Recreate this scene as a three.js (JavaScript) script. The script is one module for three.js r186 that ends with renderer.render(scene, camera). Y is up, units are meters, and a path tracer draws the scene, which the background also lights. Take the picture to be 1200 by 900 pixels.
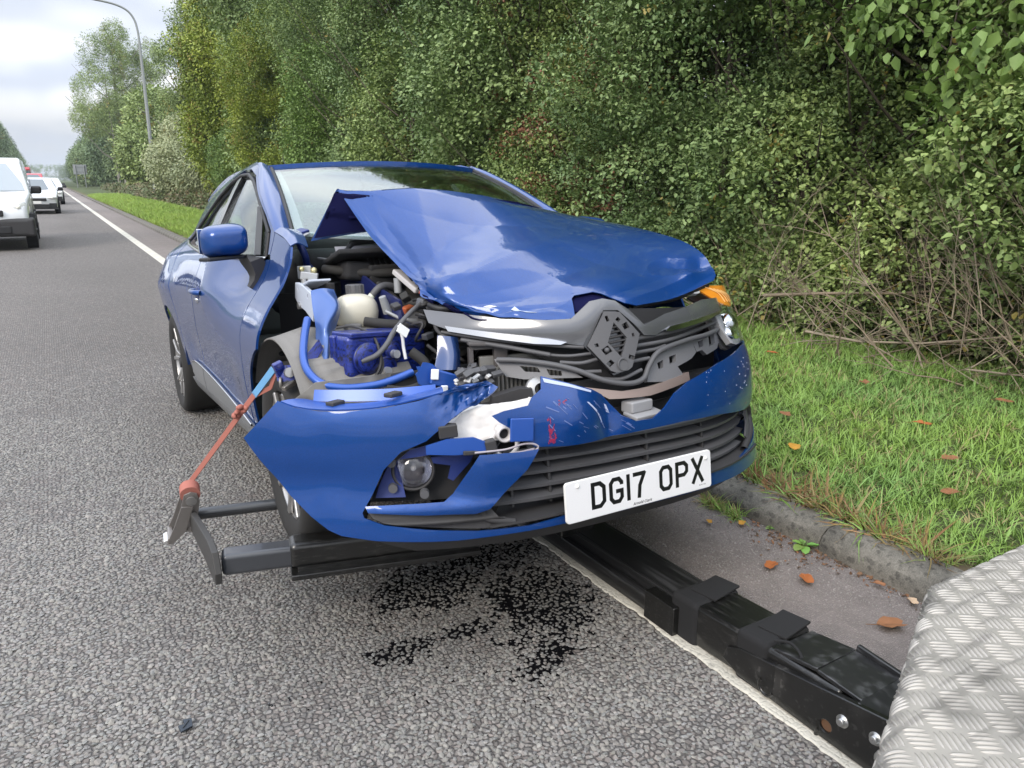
import * as THREE from 'three';
import { RoundedBoxGeometry } from 'three/addons/geometries/RoundedBoxGeometry.js';
import { mergeGeometries, mergeVertices, toCreasedNormals } from 'three/addons/utils/BufferGeometryUtils.js';

// ------------------------------------------------------------------ camera
const scene = new THREE.Scene();
const D2R = Math.PI / 180;
const camera = new THREE.PerspectiveCamera(54.1, 4 / 3, 0.05, 1500);
{
  const yaw = 30.96 * D2R, pit = -15.05 * D2R, rol = 0.4 * D2R;
  const f = new THREE.Vector3(Math.sin(yaw) * Math.cos(pit), Math.sin(pit), -Math.cos(yaw) * Math.cos(pit));
  const r = new THREE.Vector3(Math.cos(yaw), 0, Math.sin(yaw)), u = new THREE.Vector3().crossVectors(r, f);
  const r2 = r.clone().multiplyScalar(Math.cos(rol)).addScaledVector(u, Math.sin(rol));
  const u2 = u.clone().multiplyScalar(Math.cos(rol)).addScaledVector(r, -Math.sin(rol));
  camera.quaternion.setFromRotationMatrix(new THREE.Matrix4().makeBasis(r2, u2, f.clone().negate()));
  camera.position.set(0, 1.414, 0);
}
scene.add(camera);

// ------------------------------------------------------------------ seeded noise
function rng(seed) { let a = seed >>> 0; return () => { a = (a + 0x6D2B79F5) >>> 0; let t = Math.imul(a ^ (a >>> 15), 1 | a); t = (t + Math.imul(t ^ (t >>> 7), 61 | t)) ^ t; return ((t ^ (t >>> 14)) >>> 0) / 4294967296; }; }
const h3 = (x, y, z) => { let n = Math.imul(x | 0, 374761393) + Math.imul(y | 0, 668265263) + Math.imul(z | 0, 1274126177); n = Math.imul(n ^ (n >>> 13), 1274126177); return ((n ^ (n >>> 16)) >>> 0) / 4294967296; };
const sm = (t) => t * t * (3 - 2 * t), lerp = (a, b, t) => a + (b - a) * t, clamp = (x, a = 0, b = 1) => Math.min(b, Math.max(a, x)), ss = (x, a, b) => sm(clamp((x - a) / (b - a)));
function noise(x, y = 0, z = 0) {
  const xi = Math.floor(x), yi = Math.floor(y), zi = Math.floor(z), u = sm(x - xi), v = sm(y - yi), w = sm(z - zi);
  const c = (i, j, k) => h3(xi + i, yi + j, zi + k);
  return lerp(lerp(lerp(c(0, 0, 0), c(1, 0, 0), u), lerp(c(0, 1, 0), c(1, 1, 0), u), v), lerp(lerp(c(0, 0, 1), c(1, 0, 1), u), lerp(c(0, 1, 1), c(1, 1, 1), u), v), w);
}
const fbm = (x, y = 0, z = 0, o = 4) => { let s = 0, a = 0.5, n = 0; for (let i = 0; i < o; i++) { s += a * noise(x, y, z); n += a; a *= 0.5; x *= 2.03; y *= 2.03; z *= 2.03; } return s / n; };
const gauss = (x, c, w) => Math.exp(-(((x - c) / w) ** 2));

// ------------------------------------------------------------------ sky, sun, exposure
{
  const W = 1024, H = 512, d = new Float32Array(W * H * 4);
  for (let j = 0; j < H; j++) {
    const el = ((j + 0.5) / H - 0.5) * Math.PI, y = Math.sin(el), yy = Math.max(y, 0);
    for (let i = 0; i < W; i++) {
      const az = ((i + 0.5) / W - 0.5) * 2 * Math.PI, x = Math.cos(az) * Math.cos(el), z = Math.sin(az) * Math.cos(el);
      const k = 1.5 / (yy + 0.13);
      const n = fbm(x * k * 1.1 + 7, z * k * 1.1 + 3, 2.5, 5), m = fbm(x * k * 0.45 + 20, z * k * 0.45, 8.1, 3);
      const c = ss(n, 0.36, 0.66), g = ss(m, 0.35, 0.65);
      let L = lerp(0.47, 1.72, Math.pow(yy, 0.9));
      L *= lerp(0.84, 1.1, c) * lerp(0.9, 1.06, g);
      if (y < 0) L = lerp(L, 0.25, clamp(-y * 4));
      const t = lerp(0.55, 1, c);
      const o = (j * W + i) * 4;
      d[o] = L * lerp(0.86, 0.97, t * c); d[o + 1] = L * lerp(0.94, 0.995, t * c); d[o + 2] = L * lerp(1.10, 1.03, c); d[o + 3] = 1;
    }
  }
  const sky = new THREE.DataTexture(d, W, H, THREE.RGBAFormat, THREE.FloatType);
  sky.mapping = THREE.EquirectangularReflectionMapping; sky.magFilter = THREE.LinearFilter; sky.needsUpdate = true;
  scene.background = sky; scene.environment = sky;
}
const sun = new THREE.DirectionalLight(0xfff4e6, 1.5);
sun.position.set(-24, 19, 9); sun.target.position.set(1, 0, -4); sun.castShadow = true; sun.shadow.radius = 45;
sun.shadow.mapSize.set(2048, 2048);
Object.assign(sun.shadow.camera, { left: -25, right: 25, top: 25, bottom: -25, near: 1, far: 90 });
scene.add(sun, sun.target);
const renderer = new THREE.WebGLRenderer({ antialias: true });
renderer.setSize(1024, 768);
renderer.toneMapping = THREE.LinearToneMapping; renderer.toneMappingExposure = 1.6;
renderer.shadowMap.enabled = true; renderer.shadowMap.type = THREE.PCFSoftShadowMap;
scene.fog = new THREE.FogExp2(0xd8e0e6, 0.0004);

// ------------------------------------------------------------------ helpers
const V = (x, y, z) => new THREE.Vector3(x, y, z);
const names = new Map();
function numbered(n) { const k = names.get(n) ?? 0; names.set(n, k + 1); return k ? n + '_' + String(k).padStart(3, '0') : n; }
function thing(name, label, category, pos = [0, 0, 0], turn = 0, group) {
  const o = new THREE.Group(); o.name = numbered(name); o.position.set(...pos); o.rotation.y = turn;
  o.userData.label = label; o.userData.category = category; if (group) o.userData.group = group;
  scene.add(o); return o;
}
function part(parent, name, geo, mat, opt = {}) {
  const m = new THREE.Mesh(Array.isArray(geo) ? merge(geo) : geo, mat); m.name = numbered(name); m.castShadow = m.receiveShadow = true;
  if (opt.label) m.userData.label = opt.label; if (opt.kind) m.userData.kind = opt.kind;
  parent.add(m); return m;
}
function structure(name, geo, mat) { const m = part(scene, name, geo, mat, { kind: 'structure' }); return m; }
function merge(gs) {
  gs = gs.map((g) => { g = g.index ? g.toNonIndexed() : g; for (const k of Object.keys(g.attributes)) if (!['position', 'normal', 'uv'].includes(k)) g.deleteAttribute(k); if (!g.attributes.uv) g.setAttribute('uv', new THREE.BufferAttribute(new Float32Array(g.attributes.position.count * 2), 2)); if (!g.attributes.normal) g.computeVertexNormals(); return g; });
  return gs.length === 1 ? gs[0] : mergeGeometries(gs);
}
const rad = (a) => (a ?? 0) * D2R;
function place(g, x = 0, y = 0, z = 0, rx = 0, ry = 0, rz = 0) { g.applyMatrix4(new THREE.Matrix4().compose(V(x, y, z), new THREE.Quaternion().setFromEuler(new THREE.Euler(rad(rx), rad(ry), rad(rz), 'YXZ')), V(1, 1, 1))); return g; }
function rbox(w, h, d, r = 0.004, x = 0, y = 0, z = 0, rx = 0, ry = 0, rz = 0) { return place(new RoundedBoxGeometry(w, h, d, 2, Math.min(r, w / 2.01, h / 2.01, d / 2.01)), x, y, z, rx, ry, rz); }
function cyl(r1, r2, h, n, x = 0, y = 0, z = 0, rx = 0, ry = 0, rz = 0, open = false) { return place(new THREE.CylinderGeometry(r1, r2, h, n, 1, open), x, y, z, rx, ry, rz); }
function tube(pts, r, seg = 0, rs = 8, tension = 0.5) { const c = new THREE.CatmullRomCurve3(pts.map((p) => V(...p)), false, 'catmullrom', tension); return new THREE.TubeGeometry(c, seg || Math.max(6, pts.length * 6), r, rs, false); }
function bar(a, b, r1, r2 = r1, n = 8) {  // tapered rod from a to b with end caps
  const A = V(...a), B = V(...b), d = B.clone().sub(A), g = new THREE.CylinderGeometry(r2, r1, d.length(), n);
  g.applyQuaternion(new THREE.Quaternion().setFromUnitVectors(V(0, 1, 0), d.normalize())); g.translate(...A.add(B).multiplyScalar(0.5).toArray()); return g;
}
function beam(a, b, w, h, r = 0.004, up = [0, 1, 0]) {  // rounded bar of rectangular section from a to b
  const A = V(...a), B = V(...b), d = B.clone().sub(A), L = d.length(), z = d.normalize(), x = V(...up).cross(z).normalize(), y = z.clone().cross(x);
  const g = new RoundedBoxGeometry(w, h, L, 2, Math.min(r, w / 2.01, h / 2.01));
  g.applyMatrix4(new THREE.Matrix4().makeBasis(x, y, z)); g.translate(...A.add(B).multiplyScalar(0.5).toArray()); return g;
}
function lathe(pts, n = 32) { return new THREE.LatheGeometry(pts.map((p) => new THREE.Vector2(...p)), n); }
function extrude(pts, depth, bevel = 0.003, holes = []) {
  const s = new THREE.Shape(pts.map((p) => new THREE.Vector2(...p)));
  for (const h of holes) s.holes.push(new THREE.Path(h.map((p) => new THREE.Vector2(...p))));
  return new THREE.ExtrudeGeometry(s, { depth, bevelEnabled: bevel > 0, bevelSize: bevel, bevelThickness: bevel, bevelSegments: 2, bevelOffset: -bevel, curveSegments: 8 });
}
// a sheet of real thickness: the outline (u, v) is filled with small triangles and laid on the surface fn(u, v)
function panel(poly, fn, { th = 0.01, L = 0.05, flip = false, holes = [], rough = null } = {}) {
  const dense = (loop) => { const o = []; loop.forEach((p, i) => { const q = loop[(i + 1) % loop.length], n = Math.max(1, Math.ceil(Math.hypot(q[0] - p[0], q[1] - p[1]) / L)); for (let k = 0; k < n; k++) o.push([lerp(p[0], q[0], k / n), lerp(p[1], q[1], k / n)]); }); return o; };
  const v2 = (l) => l.map((p) => new THREE.Vector2(...p));
  let out = v2(dense(poly)), hs = holes.map((h) => v2(dense(h)));
  if (THREE.ShapeUtils.isClockWise(out)) out.reverse();
  hs.forEach((h) => { if (!THREE.ShapeUtils.isClockWise(h)) h.reverse(); });
  const pts = [out, ...hs].flat().map((p) => [p.x, p.y]);
  let tris = THREE.ShapeUtils.triangulateShape(out, hs);
  const len = (a, b) => Math.hypot(pts[a][0] - pts[b][0], pts[a][1] - pts[b][1]);
  for (let pass = 0; pass < 9; pass++) {
    const mid = new Map(), next = []; let cut = false;
    const m = (a, b) => { if (len(a, b) <= L * 1.01) return -1; const k = a < b ? a * 1e6 + b : b * 1e6 + a; if (!mid.has(k)) { mid.set(k, pts.length); pts.push([(pts[a][0] + pts[b][0]) / 2, (pts[a][1] + pts[b][1]) / 2]); } cut = true; return mid.get(k); };
    for (const [a, b, c] of tris) {
      const x = m(a, b), y = m(b, c), z = m(c, a), n = (x >= 0) + (y >= 0) + (z >= 0);
      if (!n) next.push([a, b, c]);
      else if (n === 3) next.push([a, x, z], [x, b, y], [z, y, c], [x, y, z]);
      else if (n === 1) { if (x >= 0) next.push([a, x, c], [x, b, c]); else if (y >= 0) next.push([b, y, a], [y, c, a]); else next.push([c, z, b], [z, a, b]); }
      else { if (x < 0) next.push([c, z, y], [z, a, b], [z, b, y]); else if (y < 0) next.push([a, x, z], [x, b, c], [x, c, z]); else next.push([b, y, x], [y, c, a], [y, a, x]); }
    }
    tris = next; if (!cut) break;
  }
  const e = 1e-3, P = [], N = [], sg = flip ? -1 : 1;
  for (const [u, v] of pts) {
    const p = V(...fn(u, v)), du = V(...fn(u + e, v)).sub(V(...fn(u - e, v))), dv = V(...fn(u, v + e)).sub(V(...fn(u, v - e)));
    const n = du.cross(dv).normalize().multiplyScalar(sg); if (!(n.lengthSq() > 0.5)) n.set(0, 1, 0);
    P.push(p); N.push(n);
  }
  const pos = [], nor = [], uv = [], put = (p, n, i) => { pos.push(p.x, p.y, p.z); nor.push(n.x, n.y, n.z); uv.push(pts[i][0], pts[i][1]); };
  const back = P.map((p, i) => p.clone().addScaledVector(N[i], -th));
  const edge = new Map();
  for (const t of tris) {
    const [a, b, c] = flip ? [t[0], t[2], t[1]] : t;
    for (const i of [a, b, c]) put(P[i], N[i], i);
    for (const i of [a, c, b]) put(back[i], N[i].clone().negate(), i);
    for (const [i, j] of [[a, b], [b, c], [c, a]]) { const k = i < j ? i + '_' + j : j + '_' + i; if (edge.has(k)) edge.set(k, null); else edge.set(k, [i, j]); }
  }
  for (const ed of edge.values()) if (ed) {
    const [i, j] = ed, t = P[j].clone().sub(P[i]).normalize(), n1 = t.clone().cross(N[i]).normalize(), n2 = t.clone().cross(N[j]).normalize();
    put(P[i], n1, i); put(back[i], n1, i); put(back[j], n2, j); put(P[i], n1, i); put(back[j], n2, j); put(P[j], n2, j);
  }
  const g = new THREE.BufferGeometry();
  g.setAttribute('position', new THREE.Float32BufferAttribute(pos, 3)); g.setAttribute('normal', new THREE.Float32BufferAttribute(nor, 3)); g.setAttribute('uv', new THREE.Float32BufferAttribute(uv, 2));
  return g;
}
const cr = (a, b, c, d, t) => 0.5 * (2 * b + (c - a) * t + (2 * a - 5 * b + 4 * c - d) * t * t + (3 * b - a - 3 * c + d) * t * t * t);
function spline(knots) {  // y over x, monotone enough: Hermite through [x, y] knots
  const n = knots.length, m = [];
  for (let i = 0; i < n; i++) { const a = knots[Math.max(0, i - 1)], b = knots[Math.min(n - 1, i + 1)]; m.push((b[1] - a[1]) / (b[0] - a[0])); }
  return (x) => {
    if (x <= knots[0][0]) return knots[0][1] + m[0] * (x - knots[0][0]);
    if (x >= knots[n - 1][0]) return knots[n - 1][1] + m[n - 1] * (x - knots[n - 1][0]);
    let i = 0; while (x > knots[i + 1][0]) i++;
    const h = knots[i + 1][0] - knots[i][0], t = (x - knots[i][0]) / h, t2 = t * t, t3 = t2 * t;
    return (2 * t3 - 3 * t2 + 1) * knots[i][1] + (t3 - 2 * t2 + t) * h * m[i] + (-2 * t3 + 3 * t2) * knots[i + 1][1] + (t3 - t2) * h * m[i + 1];
  };
}
function gridSurf(rows) {  // smooth surface through a grid of points; s runs along a row (0..1), t across rows (0..1)
  const nr = rows.length, nc = rows[0].length, at = (r, c) => rows[clamp(r, 0, nr - 1)][clamp(c, 0, nc - 1)];
  return (s, t) => {
    const x = clamp(s, -0.2, 1.2) * (nc - 1), y = clamp(t, -0.2, 1.2) * (nr - 1), c = clamp(Math.floor(x), 0, nc - 2), r = clamp(Math.floor(y), 0, nr - 2), fx = x - c, fy = y - r, o = [0, 0, 0];
    const ext = (get, i, n, k) => (i < 0 ? 2 * get(0)[k] - get(1)[k] : i >= n ? 2 * get(n - 1)[k] - get(n - 2)[k] : get(i)[k]);
    for (let k = 0; k < 3; k++) {
      const q = [-1, 0, 1, 2].map((dr) => { const row = (rr) => { const g = (cc) => at(rr, cc); return cr(ext(g, c - 1, nc, k), g(c)[k], g(c + 1)[k], ext(g, c + 2, nc, k), fx); }; const rr = r + dr; return rr < 0 ? 2 * row(0) - row(1) : rr >= nr ? 2 * row(nr - 1) - row(nr - 2) : row(rr); });
      o[k] = cr(...q, fy);
    }
    return o;
  };
}
function tex(w, h, fn, srgb = true, rep = null) {  // fn(u, v) -> [r, g, b] in 0..1 (sRGB when srgb)
  const d = new Uint8Array(w * h * 4);
  for (let j = 0; j < h; j++) for (let i = 0; i < w; i++) { const c = fn(i / w, j / h), o = (j * w + i) * 4; for (let k = 0; k < 3; k++) d[o + k] = clamp(c[k]) * 255; d[o + 3] = 255; }
  const t = new THREE.DataTexture(d, w, h); t.wrapS = t.wrapT = THREE.RepeatWrapping; t.magFilter = THREE.LinearFilter; if (srgb) t.colorSpace = THREE.SRGBColorSpace;
  if (rep) t.repeat.set(...rep); t.needsUpdate = true; return t;
}
const std = (rgb, roughness = 0.6, o = {}) => new THREE.MeshStandardMaterial({ color: new THREE.Color().setRGB(...rgb), roughness, ...o });
const phy = (rgb, roughness = 0.6, o = {}) => new THREE.MeshPhysicalMaterial({ color: new THREE.Color().setRGB(...rgb), roughness, ...o });
function instanced(parent, name, geo, mat, mats, cols, kind) {
  const m = new THREE.InstancedMesh(geo, mat, mats.length); m.name = numbered(name); m.castShadow = m.receiveShadow = true;
  mats.forEach((x, i) => m.setMatrixAt(i, x)); if (cols) cols.forEach((c, i) => m.setColorAt(i, c));
  if (kind) m.userData.kind = kind; parent.add(m); return m;
}
const range = (a, b, s) => { const o = []; for (let x = a; x < b - 1e-6; x += s) o.push(x); o.push(b); return o; };

// ------------------------------------------------------------------ ground, road, kerb, verge
const EDGE = 1.53, KERB = 2.45;            // edge line and kerb face, metres right of the camera
const worley = (W, cells, seed) => {          // tiling cell pattern: height 0..1 and a random value per cell
  const R = rng(seed), px = [], py = [], pv = [];
  for (let i = 0; i < cells * cells; i++) { px.push((i % cells) + 0.12 + 0.76 * R()); py.push(Math.floor(i / cells) + 0.12 + 0.76 * R()); pv.push(R()); }
  const H = new Float32Array(W * W), C = new Float32Array(W * W);
  for (let j = 0; j < W; j++) for (let i = 0; i < W; i++) {
    const x = (i / W) * cells, y = (j / W) * cells, cx = Math.floor(x), cy = Math.floor(y); let a = 9, b = 9, id = 0;
    for (let dy = -1; dy <= 1; dy++) for (let dx = -1; dx <= 1; dx++) {
      const gx = (cx + dx + cells) % cells, gy = (cy + dy + cells) % cells, k = gy * cells + gx;
      const d = Math.hypot(px[k] + (cx + dx - gx) - x, py[k] + (cy + dy - gy) - y);
      if (d < a) { b = a; a = d; id = k; } else if (d < b) b = d;
    }
    H[j * W + i] = ss(b - a, 0.0, 0.42) * (0.55 + 0.45 * pv[id]); C[j * W + i] = pv[id];
  }
  return { H, C };
};
const TW = 1024, wl = worley(TW, 72, 11), wl2 = worley(512, 80, 5);
const px = (f, W) => (u, v) => f[(Math.floor(v * W) % W) * W + (Math.floor(u * W) % W)];
const wH = px(wl.H, TW), wC = px(wl.C, TW), wH2 = px(wl2.H, 512), wC2 = px(wl2.C, 512);
const roadMap = tex(TW, TW, (u, v) => { const h = wH(u, v), c = wC(u, v), k = 0.32 + 0.20 * h + 0.10 * (c - 0.5) * h, t = h3(c * 9999, 3, 1); return [k * (1.01 + 0.04 * t), k * 0.99, k * (0.965 - 0.02 * t)]; });
const roadBump = tex(TW, TW, (u, v) => { const h = wH(u, v); return [h, h, h]; }, false);
const sideMap = tex(512, 512, (u, v) => { const h = wH2(u, v), c = wC2(u, v), n = fbm(u * 8, v * 8, 4, 3), k = 0.445 + 0.06 * h + 0.08 * (c - 0.5) * h + 0.08 * (n - 0.5); return [k * 1.045, k * 0.985, k * 0.965]; });
const sideBump = tex(512, 512, (u, v) => { const h = wH2(u, v); return [h, h, h]; }, false);
for (const t of [roadMap, roadBump]) t.repeat.set(1 / 1.3, 1 / 1.3);
for (const t of [sideMap, sideBump]) t.repeat.set(1 / 0.7, 1 / 0.7);
const roadMat = new THREE.MeshStandardMaterial({ map: roadMap, bumpMap: roadBump, bumpScale: 0.006, roughness: 0.82, vertexColors: true });
const sideMat = new THREE.MeshStandardMaterial({ map: sideMap, bumpMap: sideBump, bumpScale: 0.003, roughness: 0.88, vertexColors: true });

function sheet(xs, zs, yfn, colfn) {  // a grid sheet with uv in metres and a vertex colour
  const pos = [], uv = [], col = [], idx = [];
  zs.forEach((z) => xs.forEach((x) => { pos.push(x, yfn(x, z), z); uv.push(x, z); const c = colfn(x, z); col.push(...c); }));
  const n = xs.length;
  for (let j = 0; j < zs.length - 1; j++) for (let i = 0; i < n - 1; i++) { const a = j * n + i; idx.push(a, a + 1, a + n, a + 1, a + n + 1, a + n); }
  const g = new THREE.BufferGeometry();
  g.setAttribute('position', new THREE.Float32BufferAttribute(pos, 3)); g.setAttribute('uv', new THREE.Float32BufferAttribute(uv, 2)); g.setAttribute('color', new THREE.Float32BufferAttribute(col, 3));
  g.setIndex(idx); g.computeVertexNormals();
  if (g.attributes.normal.getY(0) < 0) { for (let i = 0; i < idx.length; i += 3) [idx[i], idx[i + 1]] = [idx[i + 1], idx[i]]; g.setIndex(idx); g.computeVertexNormals(); }
  return g;
}
const zfar = () => { const o = []; let z = 12; while (z > -1200) { o.push(z); z -= z > -14 ? 0.4 : Math.max(0.6, -z * 0.06); } o.push(-1200); return o; };
const roadTone = (x, z) => { const n = fbm(x * 0.9, z * 0.35, 1, 3), m = fbm(x * 2.6, z * 2.6, 6, 3), track = 0.07 * (gauss(x, 0.55, 0.45) + gauss(x, -1.1, 0.45)), k = 0.86 + 0.26 * n + 0.16 * (m - 0.5) - track; return [k * 1.0, k * 0.99, k * 1.0]; };
structure('road', sheet(range(-6.6, EDGE + 0.08, 0.4), zfar(), () => 0, (x, z) => { const f = 1 + 0.12 * clamp((-z - 5) / 12); const c = roadTone(x, z); return c.map((v) => v * f); }), roadMat);
structure('road_margin', sheet(range(EDGE + 0.08, KERB + 0.03, 0.2), zfar(), () => 0, (x, z) => { const n = fbm(x * 1.5, z * 1.5, 3, 4), e = gauss(x, KERB, 0.22), k = 0.88 + 0.28 * n - 0.16 * e; return [k, k * 0.985, k * 0.96]; }), sideMat);
structure('ground', sheet([-600, -60, -6.6, 2.6, 60, 600], [300, 20, -100, -400, -1300], (x) => (x > 30 || x < -30 ? 0.1 : -0.05), () => [0.07, 0.09, 0.035]), new THREE.MeshStandardMaterial({ vertexColors: true, roughness: 1 }));

// white edge line: thick worn paint with a ragged edge
const paintMap = tex(512, 512, (u, v) => { const n = fbm(u * 6, v * 6, 2, 4), s = fbm(u * 60, v * 60, 9, 2), k = 0.80 + 0.12 * (n - 0.5) - 0.10 * ss(s, 0.62, 0.8); return [k * 1.0, k * 0.98, k * 0.92]; });
paintMap.repeat.set(1 / 0.8, 1 / 0.8);
{
  const zs = []; let z = 3; while (z > -700) { zs.push(z); z -= z > -4 ? 0.012 : z > -12 ? 0.06 : Math.max(0.3, -z * 0.05); }
  const pos = [], uv = [], idx = [];
  zs.forEach((q, i) => {
    const r = q > -4 ? 0.009 * (noise(q * 55, 1) - 0.5) + 0.012 * (noise(q * 14, 2) - 0.5) : 0, r2 = q > -4 ? 0.009 * (noise(q * 55, 7) - 0.5) + 0.012 * (noise(q * 14, 8) - 0.5) : 0;
    const a = EDGE + r, b = EDGE + 0.155 + r2;
    for (const [x, y] of [[a, 0.0005], [a + 0.003, 0.0085], [b - 0.003, 0.0085], [b, 0.0005]]) { pos.push(x, y, q); uv.push(x, q); }
    if (i) for (let k = 0; k < 3; k++) { const m = (i - 1) * 4 + k; idx.push(m, m + 1, m + 4, m + 1, m + 5, m + 4); }
  });
  const g = new THREE.BufferGeometry(); g.setAttribute('position', new THREE.Float32BufferAttribute(pos, 3)); g.setAttribute('uv', new THREE.Float32BufferAttribute(uv, 2)); g.setIndex(idx); g.computeVertexNormals();
  structure('edge_line', g, new THREE.MeshStandardMaterial({ map: paintMap, bumpMap: roadBump, bumpScale: 0.0015, roughness: 0.7 }));
}

// stone chippings of the surface dressing, and dusty grit on the margin
const chipGeo = (seed, sq) => {
  const R = rng(seed), g = mergeVertices(new THREE.IcosahedronGeometry(1, 0).deleteAttribute('normal').deleteAttribute('uv')), p = g.attributes.position;
  for (let i = 0; i < p.count; i++) { const k = 0.66 + 0.6 * R(); p.setXYZ(i, p.getX(i) * k, p.getY(i) * k * sq, p.getZ(i) * k * (0.75 + 0.1 * R())); }
  const f = g.toNonIndexed(); f.computeVertexNormals(); return f;
};
const dampAt = (x, z) => clamp(1.1 * gauss(x, 1.12, 0.36) * gauss(z, -2.08, 0.34) + 0.5 * gauss(x, 0.78, 0.18) * gauss(z, -1.93, 0.12)) * (0.55 + 0.9 * (fbm(x * 6, z * 6, 1, 3) - 0.3));
const spillAt = (x, z) => {  // 0 dry .. 1 soaked
  const b = Math.max(1.0 * gauss(x, 1.27, 0.2) * gauss(z, -1.95, 0.26), 1.1 * gauss(x, 1.02, 0.22) * gauss(z, -2.24, 0.17), 0.85 * gauss(x, 0.74, 0.13) * gauss(z, -1.93, 0.07), 0.8 * gauss(x, 1.28, 0.3) * gauss(z, -2.36, 0.2), 0.6 * gauss(x, 1.12, 0.16) * gauss(z, -1.66, 0.06), 0.8 * gauss(x, 0.95, 0.3) * gauss(z, -1.93, 0.05));
  return ss(b + 0.8 * (fbm(x * 10, z * 10, 5, 3) - 0.5) + 0.95 * (fbm(x * 60, z * 60, 2, 2) - 0.5), 0.22, 0.72);
};
{
  const R = rng(77), m4 = new THREE.Matrix4(), q = new THREE.Quaternion(), e = new THREE.Euler(), s = 0.0140;
  const sets = [[], [], [], []], cols = [[], [], [], []];
  for (let z = -0.45; z > -7.2; z -= s) for (let x = -3.3; x < EDGE + 0.02; x += s) {
    const dx = x + (R() - 0.5) * s * 1.1, dz = z + (R() - 0.5) * s * 1.1, d = Math.hypot(dx, dz), k = Math.floor(R() * 4), r1 = R(), r2 = R(), r3 = R(), r4 = R(), r5 = R();
    if (dx > EDGE - 0.004 || dx < dz * -0.02 - 3.2 || dx < -0.2 + (dz + 0.45) * 0.55 - 0.4) continue;      // beyond the left of the view
    if (r1 > 1 - 0.9 * ss(d, 4.4, 7.2) - 0.04) continue;
    const rr = 0.0062 + 0.0044 * r2 * r2 + 0.0012 * r3;
    e.set((r3 - 0.5) * 0.85, r4 * 6.28, (r5 - 0.5) * 0.85); q.setFromEuler(e);
    const sink = fbm(dx * 5, dz * 5, 3, 2);
    sets[k].push(new THREE.Matrix4().compose(V(dx, -0.0010 + 0.0024 * r1 - 0.003 * ss(sink, 0.5, 0.8), dz), q, V(rr, rr, rr)));
    const w = spillAt(dx, dz), t = roadTone(dx, dz)[0], a = (0.192 + 0.075 * r4 * r4 + 0.06 * (r5 - 0.5)) * t * (1 - 0.42 * clamp(Math.max(w, 1.05 * dampAt(dx, dz))));
    cols[k].push(new THREE.Color().setRGB(a * (1.02 + 0.07 * r3), a * (1.0 + 0.04 * r1), a * (0.92 + 0.07 * (1 - r3))));
  }
  const stuff = new THREE.Group(); stuff.name = 'road_chippings'; stuff.userData.kind = 'stuff'; stuff.userData.label = 'grey stone chippings of the rough road surface'; scene.add(stuff);
  const mat = std([1, 1, 1], 0.72);
  for (let k = 0; k < 4; k++) instanced(stuff, 'chipping', chipGeo(100 + k, 0.48), mat, sets[k], cols[k], 'stuff');
  const gs = [[], []], gc = [[], []];
  for (let i = 0; i < 26000; i++) {
    const x = lerp(EDGE + 0.16, KERB, R()), z = -0.4 - 5.8 * R() * (0.4 + 0.6 * R()), k = i & 1, pile = gauss(x, KERB, 0.1), r1 = R(), r2 = R(), r3 = R();
    if (fbm(x * 3, z * 3, 8, 3) < 0.30 + 0.3 * r1) continue;
    const rr = 0.0026 + 0.0032 * r2 * r2 * r2 + 0.002 * pile * r1;
    e.set(r1 * 6, r2 * 6, r3 * 6); q.setFromEuler(e); gs[k].push(new THREE.Matrix4().compose(V(x, 0.0002 + 0.0004 * r3, z), q, V(rr, rr * 0.8, rr)));
    const a = (0.15 + 0.14 * r3) * (1 - 0.35 * pile * r2); gc[k].push(new THREE.Color().setRGB(a * 1.07, a * 0.99, a * 0.94));
  }
  const grit = new THREE.Group(); grit.name = 'road_grit'; grit.userData.kind = 'stuff'; grit.userData.label = 'fine dusty grit between edge line and kerb'; scene.add(grit);
  for (let k = 0; k < 2; k++) instanced(grit, 'grit', chipGeo(120 + k, 0.7), mat, gs[k], gc[k], 'stuff');
}
// crumbled leaf litter swept against the kerb
{
  const R = rng(808), M = [], C = [], fl = bladeless(); function bladeless() { const g = new THREE.BufferGeometry(); g.setAttribute('position', new THREE.Float32BufferAttribute([-1, 0, -0.5, 0.2, 0.25, -0.7, 1, 0.1, 0.1, 0.1, 0.35, 0.6, -0.8, 0.15, 0.5], 3)); g.setIndex([0, 3, 1, 1, 3, 2, 0, 4, 3]); g.computeVertexNormals(); return g; }
  for (let i = 0; i < 5200; i++) { const z = -0.9 - 7 * R(), c = 0.25 + 0.75 * ss(fbm(z * 1.7, 4, 4, 3), 0.42, 0.62), x = 2.445 - 0.16 * R() * R() * (0.4 + c); if (R() > c) continue; const s = 0.003 + 0.009 * R() * R(); M.push(new THREE.Matrix4().compose(V(x, 0.002 + 0.008 * R() * R(), z), new THREE.Quaternion().setFromEuler(new THREE.Euler((R() - 0.5) * 1.4, R() * 6.28, (R() - 0.5) * 1.4)), V(s, s, s))); const k = 0.5 + 0.9 * R(), o = R(); C.push(new THREE.Color().setRGB(lerp(0.10, 0.24, o) * k, lerp(0.07, 0.11, o) * k, lerp(0.045, 0.05, o) * k)); }
  const g = new THREE.Group(); g.name = 'leaf_litter'; g.userData.kind = 'stuff'; g.userData.label = 'brown crumbled leaf litter along the foot of the kerb'; scene.add(g); instanced(g, 'litter_flake', fl, std([1, 1, 1], 0.9, { side: THREE.DoubleSide }), M, C, 'stuff');
}
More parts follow.
